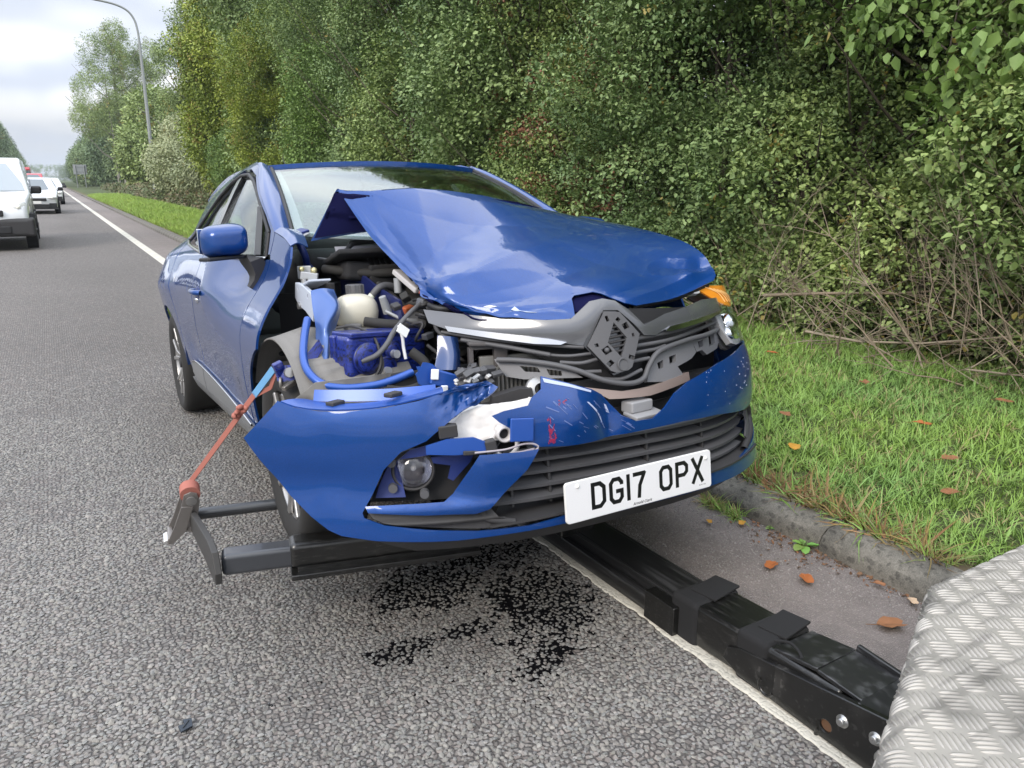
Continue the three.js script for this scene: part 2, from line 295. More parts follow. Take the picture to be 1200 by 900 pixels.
// leaked engine fluid standing between the chippings
{
  const s = 0.0055, pos = [], idx = [], id = new Map();
  const at = (i, j) => { const k = i * 10000 + j; if (!id.has(k)) { id.set(k, pos.length / 3); pos.push(0.3 + i * s, 0.0008 + 0.0010 * noise(i * 0.3, j * 0.3), -2.75 + j * s); } return id.get(k); };
  for (let i = 0; i < 220; i++) for (let j = 0; j < 235; j++) if (spillAt(0.3 + (i + 0.5) * s, -2.75 + (j + 0.5) * s) > 0.47) { const a = at(i, j), b = at(i + 1, j), c = at(i, j + 1), d = at(i + 1, j + 1); idx.push(a, c, b, b, c, d); }
  const g = new THREE.BufferGeometry(); g.setAttribute('position', new THREE.Float32BufferAttribute(pos, 3)); g.setIndex(idx); g.computeVertexNormals();
  const m = structure('fluid_spill', g, phy([0.006, 0.006, 0.007], 0.16, { clearcoat: 0.6, clearcoatRoughness: 0.05 })); m.userData.label = 'black fluid leaked on the road below the damaged bumper';
}

// kerb stones
const conc = tex(512, 512, (u, v) => { const n = fbm(u * 7, v * 7, 5, 4), s = noise(u * 150, v * 150, 2), l = fbm(u * 22, v * 22, 7, 3), k = 0.41 + 0.22 * (n - 0.5) + 0.10 * (s - 0.5) - 0.10 * ss(l, 0.55, 0.75); return [k * 1.03, k, k * 0.93]; });
conc.repeat.set(2.2, 2.2);
{
  const mat = new THREE.MeshStandardMaterial({ map: conc, bumpMap: conc, bumpScale: 0.004, roughness: 0.92 }), kerb = new THREE.Group(); kerb.name = 'kerb'; kerb.userData.kind = 'structure'; scene.add(kerb);
  const prof = [[0, -0.06], [0, 0.035], [0.014, 0.070], [0.045, 0.094], [0.06, 0.098], [0.15, 0.104], [0.15, -0.06]], L = 0.9, geos = [];
  for (let v = 0; v < 4; v++) {
    const R = rng(400 + v), s = new THREE.Shape(prof.map((p) => new THREE.Vector2(...p))), g = new THREE.ExtrudeGeometry(s, { depth: L, bevelEnabled: true, bevelSize: 0.004, bevelThickness: 0.006, bevelSegments: 1, steps: 14 }), p = g.attributes.position;
    for (let i = 0; i < p.count; i++) { const x = p.getX(i), y = p.getY(i), z = p.getZ(i); p.setXYZ(i, x + 0.006 * (noise(z * 9, y * 20, v * 7) - 0.5), y - (y > 0.03 ? 0.009 * fbm(x * 16, z * 12, v * 5, 3) : 0), z); }
    g.computeVertexNormals(); geos.push(toCreasedNormals(g, 0.6));
  }
  const R = rng(9);
  for (let i = 0; i < 46; i++) { const m = part(kerb, 'kerb_stone', geos[i % 4], mat); m.position.set(KERB + 0.006 * (R() - 0.5), -0.004 * R(), 1.05 - (i + 1) * 0.916); m.rotation.z = 0.02 * (R() - 0.5); }
  const far = rbox(0.16, 0.14, 600, 0.01, KERB + 0.08, 0.0, -341.2); part(kerb, 'kerb_stone', far, mat);
}
// verge: soil sheet and grass
const vergeY = (x, z) => 0.082 + 0.05 * ss(x, 2.6, 3.1) + 0.05 * (x - 2.6) / 2.5 + 0.05 * (fbm(x * 1.3, z * 1.3, 3, 3) - 0.5) * ss(x, 2.6, 3.2);
const soilCol = (x, z) => { const n = fbm(x * 3, z * 3, 4, 3), e = gauss(x, 2.6, 0.16); return [lerp(0.055, 0.11, e) * (0.7 + 0.6 * n), lerp(0.075, 0.085, e) * (0.7 + 0.6 * n), lerp(0.02, 0.05, e)]; };
structure('verge', sheet([2.59, 2.64, 2.7, ...range(2.8, 5.2, 0.2), 6, 8, 12, 20], range(-1, 41, 1).map((i) => (i < 20 ? 6 - i * 0.7 : -8 - (i - 20) ** 1.9)), vergeY, soilCol), new THREE.MeshStandardMaterial({ vertexColors: true, roughness: 1 }));
function bladeTuft(seed, n, h, spread, w) {
  const R = rng(seed), pos = [], nor = [], idx = [];
  for (let i = 0; i < n; i++) {
    const a = R() * 6.283, r0 = spread * R(), lean = 0.2 + 1.1 * R(), H = h * (0.45 + 0.75 * R()), b = a + (R() - 0.5), bx = Math.cos(a) * r0, bz = Math.sin(a) * r0, tx = Math.cos(b), tz = Math.sin(b), sx = -tz, sz = tx, W = w * (0.6 + 0.7 * R()), base = pos.length / 3;
    for (let k = 0; k < 4; k++) { const t = k / 3, y = H * (t - 0.45 * lean * t * t), out = H * lean * 0.85 * t * t, ww = W * (1 - t * t) * 0.5; for (const s of k < 3 ? [-1, 1] : [0]) { pos.push(bx + tx * out + sx * s * ww, y, bz + tz * out + sz * s * ww); const nx = -tx * 0.6, nz = -tz * 0.6; nor.push(nx + sx * s * 0.3, 0.75, nz + sz * s * 0.3); } }
    idx.push(base, base + 1, base + 2, base + 1, base + 3, base + 2, base + 2, base + 3, base + 4, base + 3, base + 5, base + 4, base + 4, base + 5, base + 6);
  }
  const g = new THREE.BufferGeometry(); g.setAttribute('position', new THREE.Float32BufferAttribute(pos, 3)); g.setAttribute('normal', new THREE.Float32BufferAttribute(nor, 3)); g.setIndex(idx); return g;
}
{
  const grass = new THREE.Group(); grass.name = 'grass'; grass.userData.kind = 'stuff'; grass.userData.label = 'bright green rough grass on the verge beside the kerb'; scene.add(grass);
  const mat = phy([1, 1, 1], 0.75, { side: THREE.DoubleSide, transmission: 0, specularIntensity: 0.35 }), geos = [0, 1, 2, 3].map((k) => bladeTuft(30 + k, [9, 8, 11, 7][k], [0.075, 0.10, 0.055, 0.125][k], 0.03, 0.0055)), M = [[], [], [], []], C = [[], [], [], []], R = rng(55);
  const add = (x, z, s, k, col, tilt = 0) => { const q = new THREE.Quaternion().setFromEuler(new THREE.Euler((R() - 0.5) * 0.9, R() * 6.28, (R() - 0.5) * 0.9)); if (tilt) q.premultiply(new THREE.Quaternion().setFromAxisAngle(V(0, 0, 1), tilt)); M[k].push(new THREE.Matrix4().compose(V(x, vergeY(x, z) - 0.006, z), q, V(s, s * (0.8 + 0.4 * R()), s))); C[k].push(col); };
  const green = (x, z, far = 0) => { const n = fbm(x * 2.2, z * 2.2, 2, 3), r = R(), d = R() < 0.09 - far * 0.05 ? 1 : 0; const c = d ? [0.33, 0.275, 0.14] : [lerp(0.15, 0.31, n * 0.6 + r * 0.4) * (1 + far * 0.25), lerp(0.27, 0.46, n * 0.5 + r * 0.5) * (1 + far * 0.12), lerp(0.06, 0.125, r)]; return new THREE.Color().setRGB(...c); };
  for (let i = 0; i < 29000; i++) { const z = 0.2 - 8.2 * R(), x = 2.69 + 2.9 * R(); if (R() < 0.25 && fbm(x * 4, z * 4, 9, 2) < 0.42) continue; const h = fbm(x * 1.7, z * 1.7, 12, 2); add(x, z, 0.55 + 0.66 * h * (0.6 + 0.7 * R()), Math.floor(R() * 4), green(x, z)); }
  for (let i = 0; i < 3300; i++) { const z = 0.6 - 9 * R(), x = 2.60 + 0.14 * R() * R(); const o = fbm(z * 1.1, 3, 3, 2); if (o < 0.42 && z > -2.4) continue; const dry = R() < 0.68; add(x, z, (0.55 + 0.7 * R()) * (0.7 + o * 0.6), Math.floor(R() * 4), dry ? new THREE.Color().setRGB(0.19 + 0.14 * R(), 0.145 + 0.10 * R(), 0.075 + 0.03 * R()) : green(x, z), 0.25 + 0.6 * R()); }
  for (let i = 0; i < 36000; i++) { const t = R(), z = -8 - 62 * t * t, x = 2.66 + 2.4 * R(); add(x, z, 1.0 + 1.1 * t, Math.floor(R() * 4), green(x, z, 1)); }
  for (let i = 0; i < 60; i++) { const z = -2.18 + 0.22 * (R() - 0.5), x = 2.41 + 0.05 * (R() - 0.5); add(x, z, 0.4 + 0.5 * R(), Math.floor(R() * 4), R() < 0.4 ? new THREE.Color().setRGB(0.34, 0.27, 0.13) : green(x, z), 0.9 * R()); M.forEach((m) => { const q = m[m.length - 1]; if (q && Math.abs(q.elements[12] - x) < 1e-9) q.elements[13] = 0.0; }); }
  for (let k = 0; k < 4; k++) instanced(grass, 'grass_tuft', geos[k], mat, M[k], C[k], 'stuff');
}

// ------------------------------------------------------------------ trees and hedge
function sprig(seed, n, R0, leaf, aspect = 0.62) {  // a twig's worth of small folded leaves
  const R = rng(seed), pos = [], nor = [], idx = [];
  for (let i = 0; i < n; i++) {
    const c = V(R() - 0.5, R() - 0.5, R() - 0.5).normalize().multiplyScalar(R0 * Math.cbrt(R())), d = V(R() - 0.5, R() * 0.5 - 0.4, R() - 0.5).add(c.clone().multiplyScalar(0.9 / R0)).normalize();
    const up = V((R() - 0.5) * 1.3, 1, (R() - 0.5) * 1.3).normalize(), s = d.clone().cross(up).normalize(), n0 = s.clone().cross(d).normalize(), L = leaf * (0.65 + 0.7 * R()), w = L * aspect * 0.5, b = pos.length / 3;
    const pt = (a, q, z, tilt) => { const p = c.clone().addScaledVector(d, a * L).addScaledVector(s, q * w).addScaledVector(n0, z * L), m = n0.clone().addScaledVector(s, tilt); pos.push(p.x, p.y, p.z); nor.push(m.x, m.y, m.z); };
    pt(0, 0, 0, 0); pt(0.36, 1, 0.09, -0.35); pt(0.36, -1, 0.09, 0.35); pt(0.55, 0, 0.0, 0); pt(0.78, 0.62, 0.04, -0.35); pt(0.78, -0.62, 0.04, 0.35); pt(1.05, 0, -0.06, 0);
    idx.push(b, b + 1, b + 3, b, b + 3, b + 2, b + 1, b + 4, b + 3, b + 3, b + 5, b + 2, b + 4, b + 6, b + 3, b + 3, b + 6, b + 5);
  }
  const g = new THREE.BufferGeometry(); g.setAttribute('position', new THREE.Float32BufferAttribute(pos, 3)); g.setAttribute('normal', new THREE.Float32BufferAttribute(nor, 3)); g.setIndex(idx); return g;
}
const LEAF = {
  small: [0, 1, 2].map((k) => sprig(200 + k, 14, 0.085, 0.034, 0.78)),
  mid: [0, 1, 2].map((k) => sprig(210 + k, 16, 0.15, 0.050, 0.7)),
  hazel: [0, 1, 2].map((k) => sprig(220 + k, 6, 0.16, 0.062, 0.82)),
  big: [0, 1, 2].map((k) => sprig(230 + k, 24, 0.34, 0.105, 0.66)),
  huge: [0, 1, 2].map((k) => sprig(240 + k, 34, 0.75, 0.22, 0.66)),
};
const leafMat = std([1, 1, 1], 0.62, { side: THREE.DoubleSide });
const barkMat = std([0.10, 0.082, 0.062], 0.95), barkPale = std([0.22, 0.205, 0.18], 0.9);
const PAL = {   // base, light tip, share of yellow
  hawthorn: [[0.10, 0.165, 0.045], [0.36, 0.45, 0.15], 0.02], dark: [[0.09, 0.155, 0.055], [0.29, 0.385, 0.145], 0.006], hazel: [[0.10, 0.17, 0.04], [0.21, 0.32, 0.08], 0.02],
  maple: [[0.14, 0.20, 0.03], [0.36, 0.42, 0.06], 0.06], willow: [[0.22, 0.26, 0.14], [0.40, 0.43, 0.24], 0.03], poplar: [[0.15, 0.21, 0.07], [0.31, 0.39, 0.13], 0.03], bramble: [[0.09, 0.11, 0.045], [0.22, 0.20, 0.10], 0.12], far: [[0.10, 0.16, 0.07], [0.20, 0.27, 0.11], 0.02],
};
let treeSeed = 1000;
// blobs: [x, y, z, rx, ry, rz] in metres about the foot; n sprigs
function tree(name, label, [x, z], blobs, n, kind, pal, { trunks = [[0, 0, 0.09, 3]], pale = false, hollow = 0.55, flat = 0.7, shade = 0.5, group, category = 'tree', gap = 0.36, red = 0 } = {}) {
  const R = rng(treeSeed += 17), o = thing(name, label, category, [x, vergeY(clamp(x, 2.6, 12), z) - 0.04, z], 0, group), [c0, c1, yel] = PAL[pal];
  const limbs = [];
  for (const [tx, tz, r, h] of trunks) {
    const pts = []; let px_ = tx, pz_ = tz; const n0 = 6; for (let i = 0; i <= n0; i++) { pts.push([px_, (h * i) / n0, pz_]); px_ += (R() - 0.5) * 0.1 * h / 3; pz_ += (R() - 0.5) * 0.1 * h / 3; }
    for (let i = 0; i < n0; i++) limbs.push(bar(pts[i], pts[i + 1], r * (1 - 0.75 * (i / n0)), r * (1 - 0.75 * ((i + 1) / n0)), 7));
    for (let k = 0; k < 7; k++) { const a = R() * 6.28, i = 1 + Math.floor(R() * (n0 - 1)), L = h * (0.18 + 0.2 * R()), p = pts[i], m = [p[0] + Math.cos(a) * L * 0.5, p[1] + L * 0.35, p[2] + Math.sin(a) * L * 0.5], q = [p[0] + Math.cos(a) * L, p[1] + L * (0.7 + 0.4 * R()), p[2] + Math.sin(a) * L]; limbs.push(bar(p, m, r * 0.4, r * 0.25, 5), bar(m, q, r * 0.25, r * 0.08, 5)); }
  }
  part(o, 'trunk', limbs, pale ? barkPale : barkMat);
  const vol = blobs.map((b) => Math.pow(b[3] * b[4] * b[5], 0.72)), tot = vol.reduce((a, b) => a + b, 0), M = [[], [], []], C = [[], [], []], q = new THREE.Quaternion(), e = new THREE.Euler(), size = { small: 0.09, mid: 0.15, hazel: 0.17, big: 0.34, huge: 0.7 }[kind];
  blobs.forEach((b, bi) => {
    const cnt = Math.round((n * vol[bi]) / tot), tone = R();
    for (let i = 0; i < cnt; i++) {
      const a = R() * 6.283, cy = 2 * R() - 1, s = Math.sqrt(1 - cy * cy), d = [Math.cos(a) * s, cy, Math.sin(a) * s], f = fbm(d[0] * 2.1 + bi * 5, d[1] * 2.1, d[2] * 2.1, 3), rr = (hollow + (1 - hollow) * Math.pow(R(), 0.4)) * (0.66 + 0.68 * f);
      const p = [b[0] + d[0] * b[3] * rr, b[1] + d[1] * b[4] * rr, b[2] + d[2] * b[5] * rr]; if (p[1] < 0.02) continue;
      const g = fbm((x + p[0]) * 0.55 / size * 0.3, p[1] * 0.55 / size * 0.3, (z + p[2]) * 0.55 / size * 0.3, 3); if (g < gap && R() < 0.85) continue;
      const k = Math.floor(R() * 3), sc = 0.7 + 0.65 * R(); e.set((R() - 0.5) * 1.5 * flat, R() * 6.283, (R() - 0.5) * 1.5 * flat); q.setFromEuler(e);
      M[k].push(new THREE.Matrix4().compose(V(...p), q, V(sc, sc, sc)));
      let t = clamp(0.10 + 0.95 * (g - 0.34) * 1.8 + 0.5 * (R() - 0.45) + 0.25 * (tone - 0.5)); const w = R() < yel ? 1 : 0;
      if (red && fbm(p[0] * 1.6 + 9, p[1] * 1.6, p[2] * 1.6, 2) > 0.56 && R() < red) C[k].push(new THREE.Color().setRGB(0.22, 0.10, 0.055)); else C[k].push(new THREE.Color().setRGB(w ? 0.26 : lerp(c0[0], c1[0], t), w ? 0.21 : lerp(c0[1], c1[1], t), w ? 0.05 : lerp(c0[2], c1[2], t)));
    }
  });
  const crown = new THREE.Group(); crown.name = numbered('crown'); crown.userData.kind = 'stuff'; o.add(crown);
  for (let k = 0; k < 3; k++) if (M[k].length) instanced(crown, 'leaf_spray', LEAF[kind][k], leafMat, M[k], C[k], 'stuff');
  return o;
}
function shrubBlobs(seed, w, h, dep) {  // an uneven column of overlapping leaf masses from the ground up
  const R = rng(seed), o = []; const rows = Math.max(3, Math.round(h / 1.0));
  for (let i = 0; i < rows; i++) for (let k = -1; k <= 1; k++) o.push([(R() - 0.5) * dep * 0.7, (i + 0.45) * (h / rows) + (R() - 0.5) * 0.4, k * w * 0.36 + (R() - 0.5) * 0.4, dep * (0.42 + 0.25 * R()), (h / rows) * (0.75 + 0.35 * R()), w * (0.30 + 0.16 * R())]);
  return o;
}
const stems = (seed, n, w, h) => { const R = rng(seed); return Array.from({ length: n }, () => [(R() - 0.5) * 0.9, (R() - 0.5) * w, 0.025 + 0.035 * R(), h * (0.6 + 0.3 * R())]); };
// hedge along the verge, from the right edge of the view to behind the car
const HG = 'hedge shrubs along the verge';
const hedge = [
  [5.95, 1.1, 2.4, 5.2, 'hawthorn', 'small', 'hedge shrub at the far right edge, above the aluminium tread plate'],
  [6.15, -1.3, 2.5, 5.4, 'hawthorn', 'small', 'dense mid green hedge shrub directly behind the heap of dead branches'],
  [6.2, -3.6, 2.5, 5.6, 'hawthorn', 'small', 'small leaved hedge shrub behind the left end of the dead branches'],
  [6.0, -5.9, 2.5, 5.8, 'dark', 'small', 'dull green hedge shrub just right of the nearside headlamp'],
  [6.15, -8.3, 2.6, 6.0, 'hawthorn', 'small', 'hedge shrub with reddish sprays rising above the right half of the bonnet'],
  [6.2, -10.9, 2.8, 6.4, 'dark', 'mid', 'hedge shrub rising above the middle of the bonnet'],
  [6.4, -13.8, 3.2, 7.0, 'hawthorn', 'mid', 'tall hedge shrub rising above the bonnet ridge and windscreen'],
  [6.70, -17.2, 3.6, 8.2, 'dark', 'mid', 'tall dark green hedge tree rising above the car roof'],
];
hedge.forEach(([x, z, w, h, pal, kind, label], i) => tree('hedge_shrub', label, [x, z], shrubBlobs(300 + i, w, h, 1.9), kind === 'small' ? 19000 : 10000, kind, pal, { trunks: stems(320 + i, 6, w, h), group: HG, category: 'shrub', gap: 0.385, red: i === 4 ? 0.5 : 0 }));
tree('bramble_bush', 'low tangled undergrowth at the hedge foot right of the headlamp', [5.5, -5.4], [[0, 0.35, -0.6, 0.45, 0.4, 1.0], [0.1, 0.4, 0.9, 0.45, 0.45, 0.9]], 3600, 'small', 'hawthorn', { trunks: [[0, 0, 0.012, 0.5]], category: 'bush', gap: 0.28 });
tree('bramble_bush', 'low tangled undergrowth at the hedge foot behind the dead branches', [5.75, -2.2], [[0, 0.35, -0.9, 0.4, 0.4, 1.0], [0.1, 0.42, 0.7, 0.4, 0.45, 1.0]], 3600, 'small', 'bramble', { trunks: [[0, 0, 0.012, 0.5]], category: 'bush', gap: 0.3 });
// second rank behind the hedge closes the view through it
tree('backing_tree', 'tall tree behind the hedge at the right of the picture', [9.2, -2.5], shrubBlobs(360, 6, 8, 3), 5200, 'big', 'dark', { trunks: [[0, 0, 0.16, 6]] });
tree('backing_tree', 'tall tree behind the hedge above the headlamp', [9.4, -8.5], shrubBlobs(361, 6.5, 8.6, 3), 5200, 'big', 'dark', { trunks: [[0, 0, 0.16, 6]] });
tree('backing_tree', 'tall tree behind the hedge above the car roof', [9.6, -15], shrubBlobs(362, 7, 10, 3), 5200, 'big', 'dark', { trunks: [[0, 0, 0.18, 7]] });
tree('hazel_bush', 'hazel bush with large light green leaves leaning out at the top right', [5.45, -3.1], [[-0.62, 2.42, -0.25, 0.42, 0.26, 0.5], [-0.5, 2.15, 0.45, 0.4, 0.28, 0.4], [-0.35, 1.75, 0.25, 0.28, 0.3, 0.4], [-0.4, 2.7, 0.5, 0.5, 0.3, 0.6]], 260, 'hazel', 'hazel', { trunks: [[0.1, 0.2, 0.022, 2.5], [0, -0.1, 0.018, 2.6]], category: 'bush', gap: 0.2, hollow: 0.15, shade: 1 });
tree('ivy_bush', 'bright green low bush growing through the dead branches at the right edge', [5.5, -0.9], [[0, 0.75, -0.1, 0.45, 0.75, 0.8], [0.25, 1.5, 0.2, 0.45, 0.6, 0.8]], 3400, 'small', 'hazel', { trunks: [[0.2, 0, 0.02, 1]], category: 'bush', gap: 0.3 });
tree('bramble_bush', 'low sprawling bramble bush on the verge left of the car roof', [5.6, -14.5], [[0, 0.45, 0, 0.7, 0.55, 1.5], [-0.2, 0.35, 1.5, 0.6, 0.4, 1.2]], 2600, 'mid', 'bramble', { trunks: [[0, 0, 0.015, 0.8]], category: 'bush' });
// the run of trees behind the car's roof towards the lamp post
tree('oak_tree', 'big dark spreading tree towering left of the car roof', [8.6, -23], [[0, 5.2, 0, 3.0, 2.6, 3.4], [-0.8, 8.0, 0.8, 3.2, 2.6, 3.2], [-1.2, 10.4, -0.5, 3.0, 2.4, 3.0], [-1.0, 2.6, 1.6, 2.0, 1.8, 2.4], [-0.8, 6.5, -2.2, 2.0, 1.8, 2.0], [0.4, 3, -2.4, 2, 2, 2.2]], 13000, 'mid', 'dark', { trunks: [[0, 0, 0.26, 7]], gap: 0.38 });
tree('oak_tree', 'tall dark tree behind the yellow green maple', [9.6, -32], [[0, 5.0, 0, 3.4, 3.2, 3.6], [-0.6, 9.0, 0, 3.6, 3.2, 3.6], [-0.4, 12.4, 0, 3.0, 2.6, 3.0], [-1.4, 2.6, 2, 2, 2, 2.4]], 9000, 'big', 'dark', { trunks: [[0, 0, 0.28, 8]], gap: 0.38 });
tree('maple_tree', 'yellow green maple with bright leaves right of the lamp post', [7.4, -28.5], [[0, 2.6, 0, 1.9, 1.7, 2.3], [-0.5, 4.6, 0.4, 1.7, 1.5, 1.9], [-0.2, 1.2, 1.6, 1.3, 1.2, 1.6], [0.2, 6.0, -0.5, 1.3, 1.2, 1.4]], 6500, 'mid', 'maple', { trunks: [[0, 0, 0.12, 4.6]], gap: 0.38 });
tree('field_maple', 'smaller green maple just above the driver side mirror', [6.6, -20.5], [[0, 1.7, 0, 1.2, 1.5, 1.6], [-0.2, 3.4, 0.4, 1.1, 1.2, 1.3]], 3600, 'mid', 'hazel', { trunks: [[0, 0, 0.08, 3.2]] });
tree('maple_tree', 'olive green maple behind the upper lamp post', [8.2, -40], [[0, 3.2, 0, 2.4, 2.4, 3.0], [-0.3, 6.2, 0.5, 2.2, 2.0, 2.6], [0.3, 8.6, -0.6, 1.8, 1.7, 2.0]], 4600, 'big', 'maple', { trunks: [[0, 0, 0.16, 6]] });
tree('lime_tree', 'mid green tree at the foot of the lamp post', [7.9, -35], [[-0.6, 1.8, 0, 1.4, 1.6, 2.0], [0.4, 3.4, -0.6, 1.5, 1.5, 1.8]], 3600, 'mid', 'hazel', { trunks: [[0, 0, 0.1, 3.5]] });
tree('willow_bush', 'pale sage green willow bush left of the lamp post', [8.4, -50], [[-1.0, 1.9, 0, 2.3, 1.7, 4.5], [0, 3.4, -2, 2.2, 1.6, 3.5], [-0.6, 1.4, 4.5, 1.8, 1.2, 2.6]], 4600, 'big', 'willow', { trunks: [[0, 0, 0.08, 2.5]], category: 'bush' });
tree('poplar_tree', 'tall thin pale tree with open crown against the sky', [8.9, -112], [[-2.2, 11, 2, 3.0, 3.2, 3.4], [-0.8, 15.5, 0, 3.0, 3.2, 3.2], [-3.4, 8.2, 4, 2.2, 2.4, 2.8], [1.2, 9.0, -1, 3.6, 3.8, 3.8], [2.2, 14.2, -3, 3.0, 3.4, 3.2], [0.6, 18.4, -1, 1.8, 2.0, 2.0], [4.5, 16, -2, 2.2, 2.6, 2.4]], 5200, 'big', 'poplar', { trunks: [[0, 0, 0.28, 17], [-1, 2, 0.18, 13]], pale: true, gap: 0.42, hollow: 0.3 });
tree('poplar_tree', 'second pale open tree just right of the tallest one', [9.6, -60], [[-0.6, 8.4, 0, 2.0, 2.6, 2.4], [0.4, 11.0, 1, 1.8, 2.2, 2.0], [0, 5.4, 0, 2.4, 2.4, 3.0]], 2400, 'big', 'poplar', { trunks: [[0, 0, 0.18, 10]], pale: true, gap: 0.42, hollow: 0.3 });
tree('roadside_tree', 'dark green rounded tree behind the far road sign', [10.5, -125], [[-1.6, 4.0, 0, 3.4, 4.0, 6], [-1.0, 8.0, -3, 3.2, 3.4, 5], [0, 3.6, 8, 3, 3.4, 5]], 3200, 'huge', 'far', { trunks: [[0, 0, 0.25, 7]] });
tree('roadside_tree', 'olive tree between the far sign and the pale bush', [9.5, -82], [[-0.8, 3.2, 0, 2.6, 3.0, 5], [0.4, 6.4, -2, 2.6, 2.8, 4]], 2200, 'huge', 'poplar', { trunks: [[0, 0, 0.2, 5]] });
[[-150, 8], [-205, 8.6], [-275, 9]].forEach(([z, h], i) => tree('roadside_tree', ['hazy tree at the right of the distant road', 'hazier tree farther down the right of the road', 'farthest hazy tree at the right of the road'][i], [9 + i, z], [[-1.5, h * 0.42, 0, 3.6, h * 0.46, 13], [0, h * 0.75, -8, 3.4, h * 0.35, 14]], 2200, 'huge', 'far', { trunks: [[0, 0, 0.25, 6]] }));
[[-165, 14.5, 0], [-205, 15.5, 1], [-260, 15.5, 2], [-330, 14, 3], [-420, 13, 4]].forEach(([z, h, i]) => tree('roadside_tree', ['nearest tree across the road above the white van', 'second tree across the road above the white van', 'third tree across the road, left of the sky gap', 'fourth hazy tree across the road', 'farthest hazy tree across the road'][i], [-9.6 - i * 0.3, z], [[0, h * 0.42, 0, 3.6, h * 0.46, 13 + 5 * i], [-1, h * 0.75, -3, 3.4, h * 0.32, 13 + 5 * i]], 2600, 'huge', 'far', { trunks: [[0, 0, 0.25, 6]] }));
tree('distant_wood', 'hazy wood closing the far end of the road', [-4, -520], [[0, 4, 0, 26, 5, 10], [-30, 5, 0, 20, 6, 10], [30, 5, 0, 20, 6, 10]], 3600, 'huge', 'far', { trunks: [[0, 0, 0.3, 5]], category: 'wood' });

// rough undergrowth under the trees
{
  const R = rng(909), g = new THREE.Group(); g.name = 'undergrowth'; g.userData.kind = 'stuff'; g.userData.label = 'brownish green undergrowth along the foot of the trees'; scene.add(g);
  const M = [[], [], []], C = [[], [], []];
  for (let i = 0; i < 9000; i++) { const t = R(), z = -7 - 95 * t * t, x = 5.0 + 0.5 * ss(-z, 10, 40) + 2.6 * R(), k = Math.floor(R() * 3), n = fbm(x * 0.8, z * 0.5, 3, 3), y = vergeY(Math.min(x, 12), z) + (0.1 + 0.75 * n * R()) * (0.5 + 0.5 * ss(x, 5, 6)), s = 0.9 + 0.7 * R() + t; M[k].push(new THREE.Matrix4().compose(V(x, y, z), new THREE.Quaternion().setFromEuler(new THREE.Euler(R() - 0.5, R() * 6.28, R() - 0.5)), V(s, s, s))); const d = R(), q = 0.6 + 0.6 * R(); C[k].push(d < 0.35 ? new THREE.Color().setRGB(0.22 * q, 0.17 * q, 0.09 * q) : new THREE.Color().setRGB(0.13 * q, 0.17 * q, 0.065 * q)); }
  for (let k = 0; k < 3; k++) instanced(g, 'undergrowth_spray', LEAF.mid[k], leafMat, M[k], C[k], 'stuff');
}
// heap of dead branches in front of the hedge
{
  const R = rng(640), heap = thing('brushwood_heap', 'heap of bare dead grey brown branches lying against the hedge at right', 'branches', [4.62, 0.12, -2.75]);
  const mats = [std([0.25, 0.195, 0.14], 0.9), std([0.17, 0.13, 0.095], 0.95), std([0.33, 0.275, 0.205], 0.9)];
  const branch = (p0, dir, L, r, m) => {
    const pts = [p0]; let d = V(...dir).normalize(), p = V(...p0); const n = 5;
    for (let i = 0; i < n; i++) { d.add(V((R() - 0.5) * 0.5, (R() - 0.5) * 0.4 - 0.08 * i / n, (R() - 0.5) * 0.5)).normalize(); p = p.clone().addScaledVector(d, L / n); if (p.y < 0.02) p.y = 0.02 + 0.03 * R(); pts.push(p.toArray()); }
    const gs = []; for (let i = 0; i < n; i++) gs.push(bar(pts[i], pts[i + 1], r * (1 - 0.8 * i / n), r * (1 - 0.8 * (i + 1) / n), 6));
    for (let k = 0; k < 9; k++) { const i = 1 + Math.floor(R() * (n - 1)), a = pts[i], l = L * (0.12 + 0.22 * R()), dd = V(R() - 0.5, R() - 0.35, R() - 0.5).addScaledVector(d, 0.6).normalize(), mid = V(...a).addScaledVector(dd, l * 0.5).toArray(), e = V(...mid).addScaledVector(dd.add(V((R() - 0.5) * 0.6, -0.2 * R(), (R() - 0.5) * 0.6)).normalize(), l * 0.6).toArray(); gs.push(bar(a, mid, r * 0.35, r * 0.25, 5), bar(mid, e, r * 0.25, r * 0.1, 5)); }
    part(heap, 'branch', gs, mats[m]);
  };
  branch([0.35, 0.40, -1.5], [0.02, 0.03, 1], 2.6, 0.015, 0); branch([0.15, 0.22, -0.9], [-0.02, 0.02, 1], 2.0, 0.011, 2);
  for (let i = 0; i < 78; i++) { const z = -2.0 + 3.8 * R(), t = R(); branch([0.05 + 0.6 * R(), 0.03 + 0.3 * R() * R(), z], [(R() - 0.6) * 0.7, 0.15 + 1.25 * R() * R(), (R() - 0.45) * 1.7], 0.6 + 0.9 * t, 0.0034 + 0.0062 * R() * R(), Math.floor(R() * 3)); }
  for (let i = 0; i < 44; i++) { const z = -0.3 + 1.9 * R(); branch([0.15 + 0.4 * R(), 0.2 + 0.4 * R(), z], [(R() - 0.6) * 0.6, 0.7 + 0.8 * R(), (R() - 0.75) * 1.6], 0.7 + 0.6 * R(), 0.0028 + 0.0032 * R(), Math.floor(R() * 3)); }
}

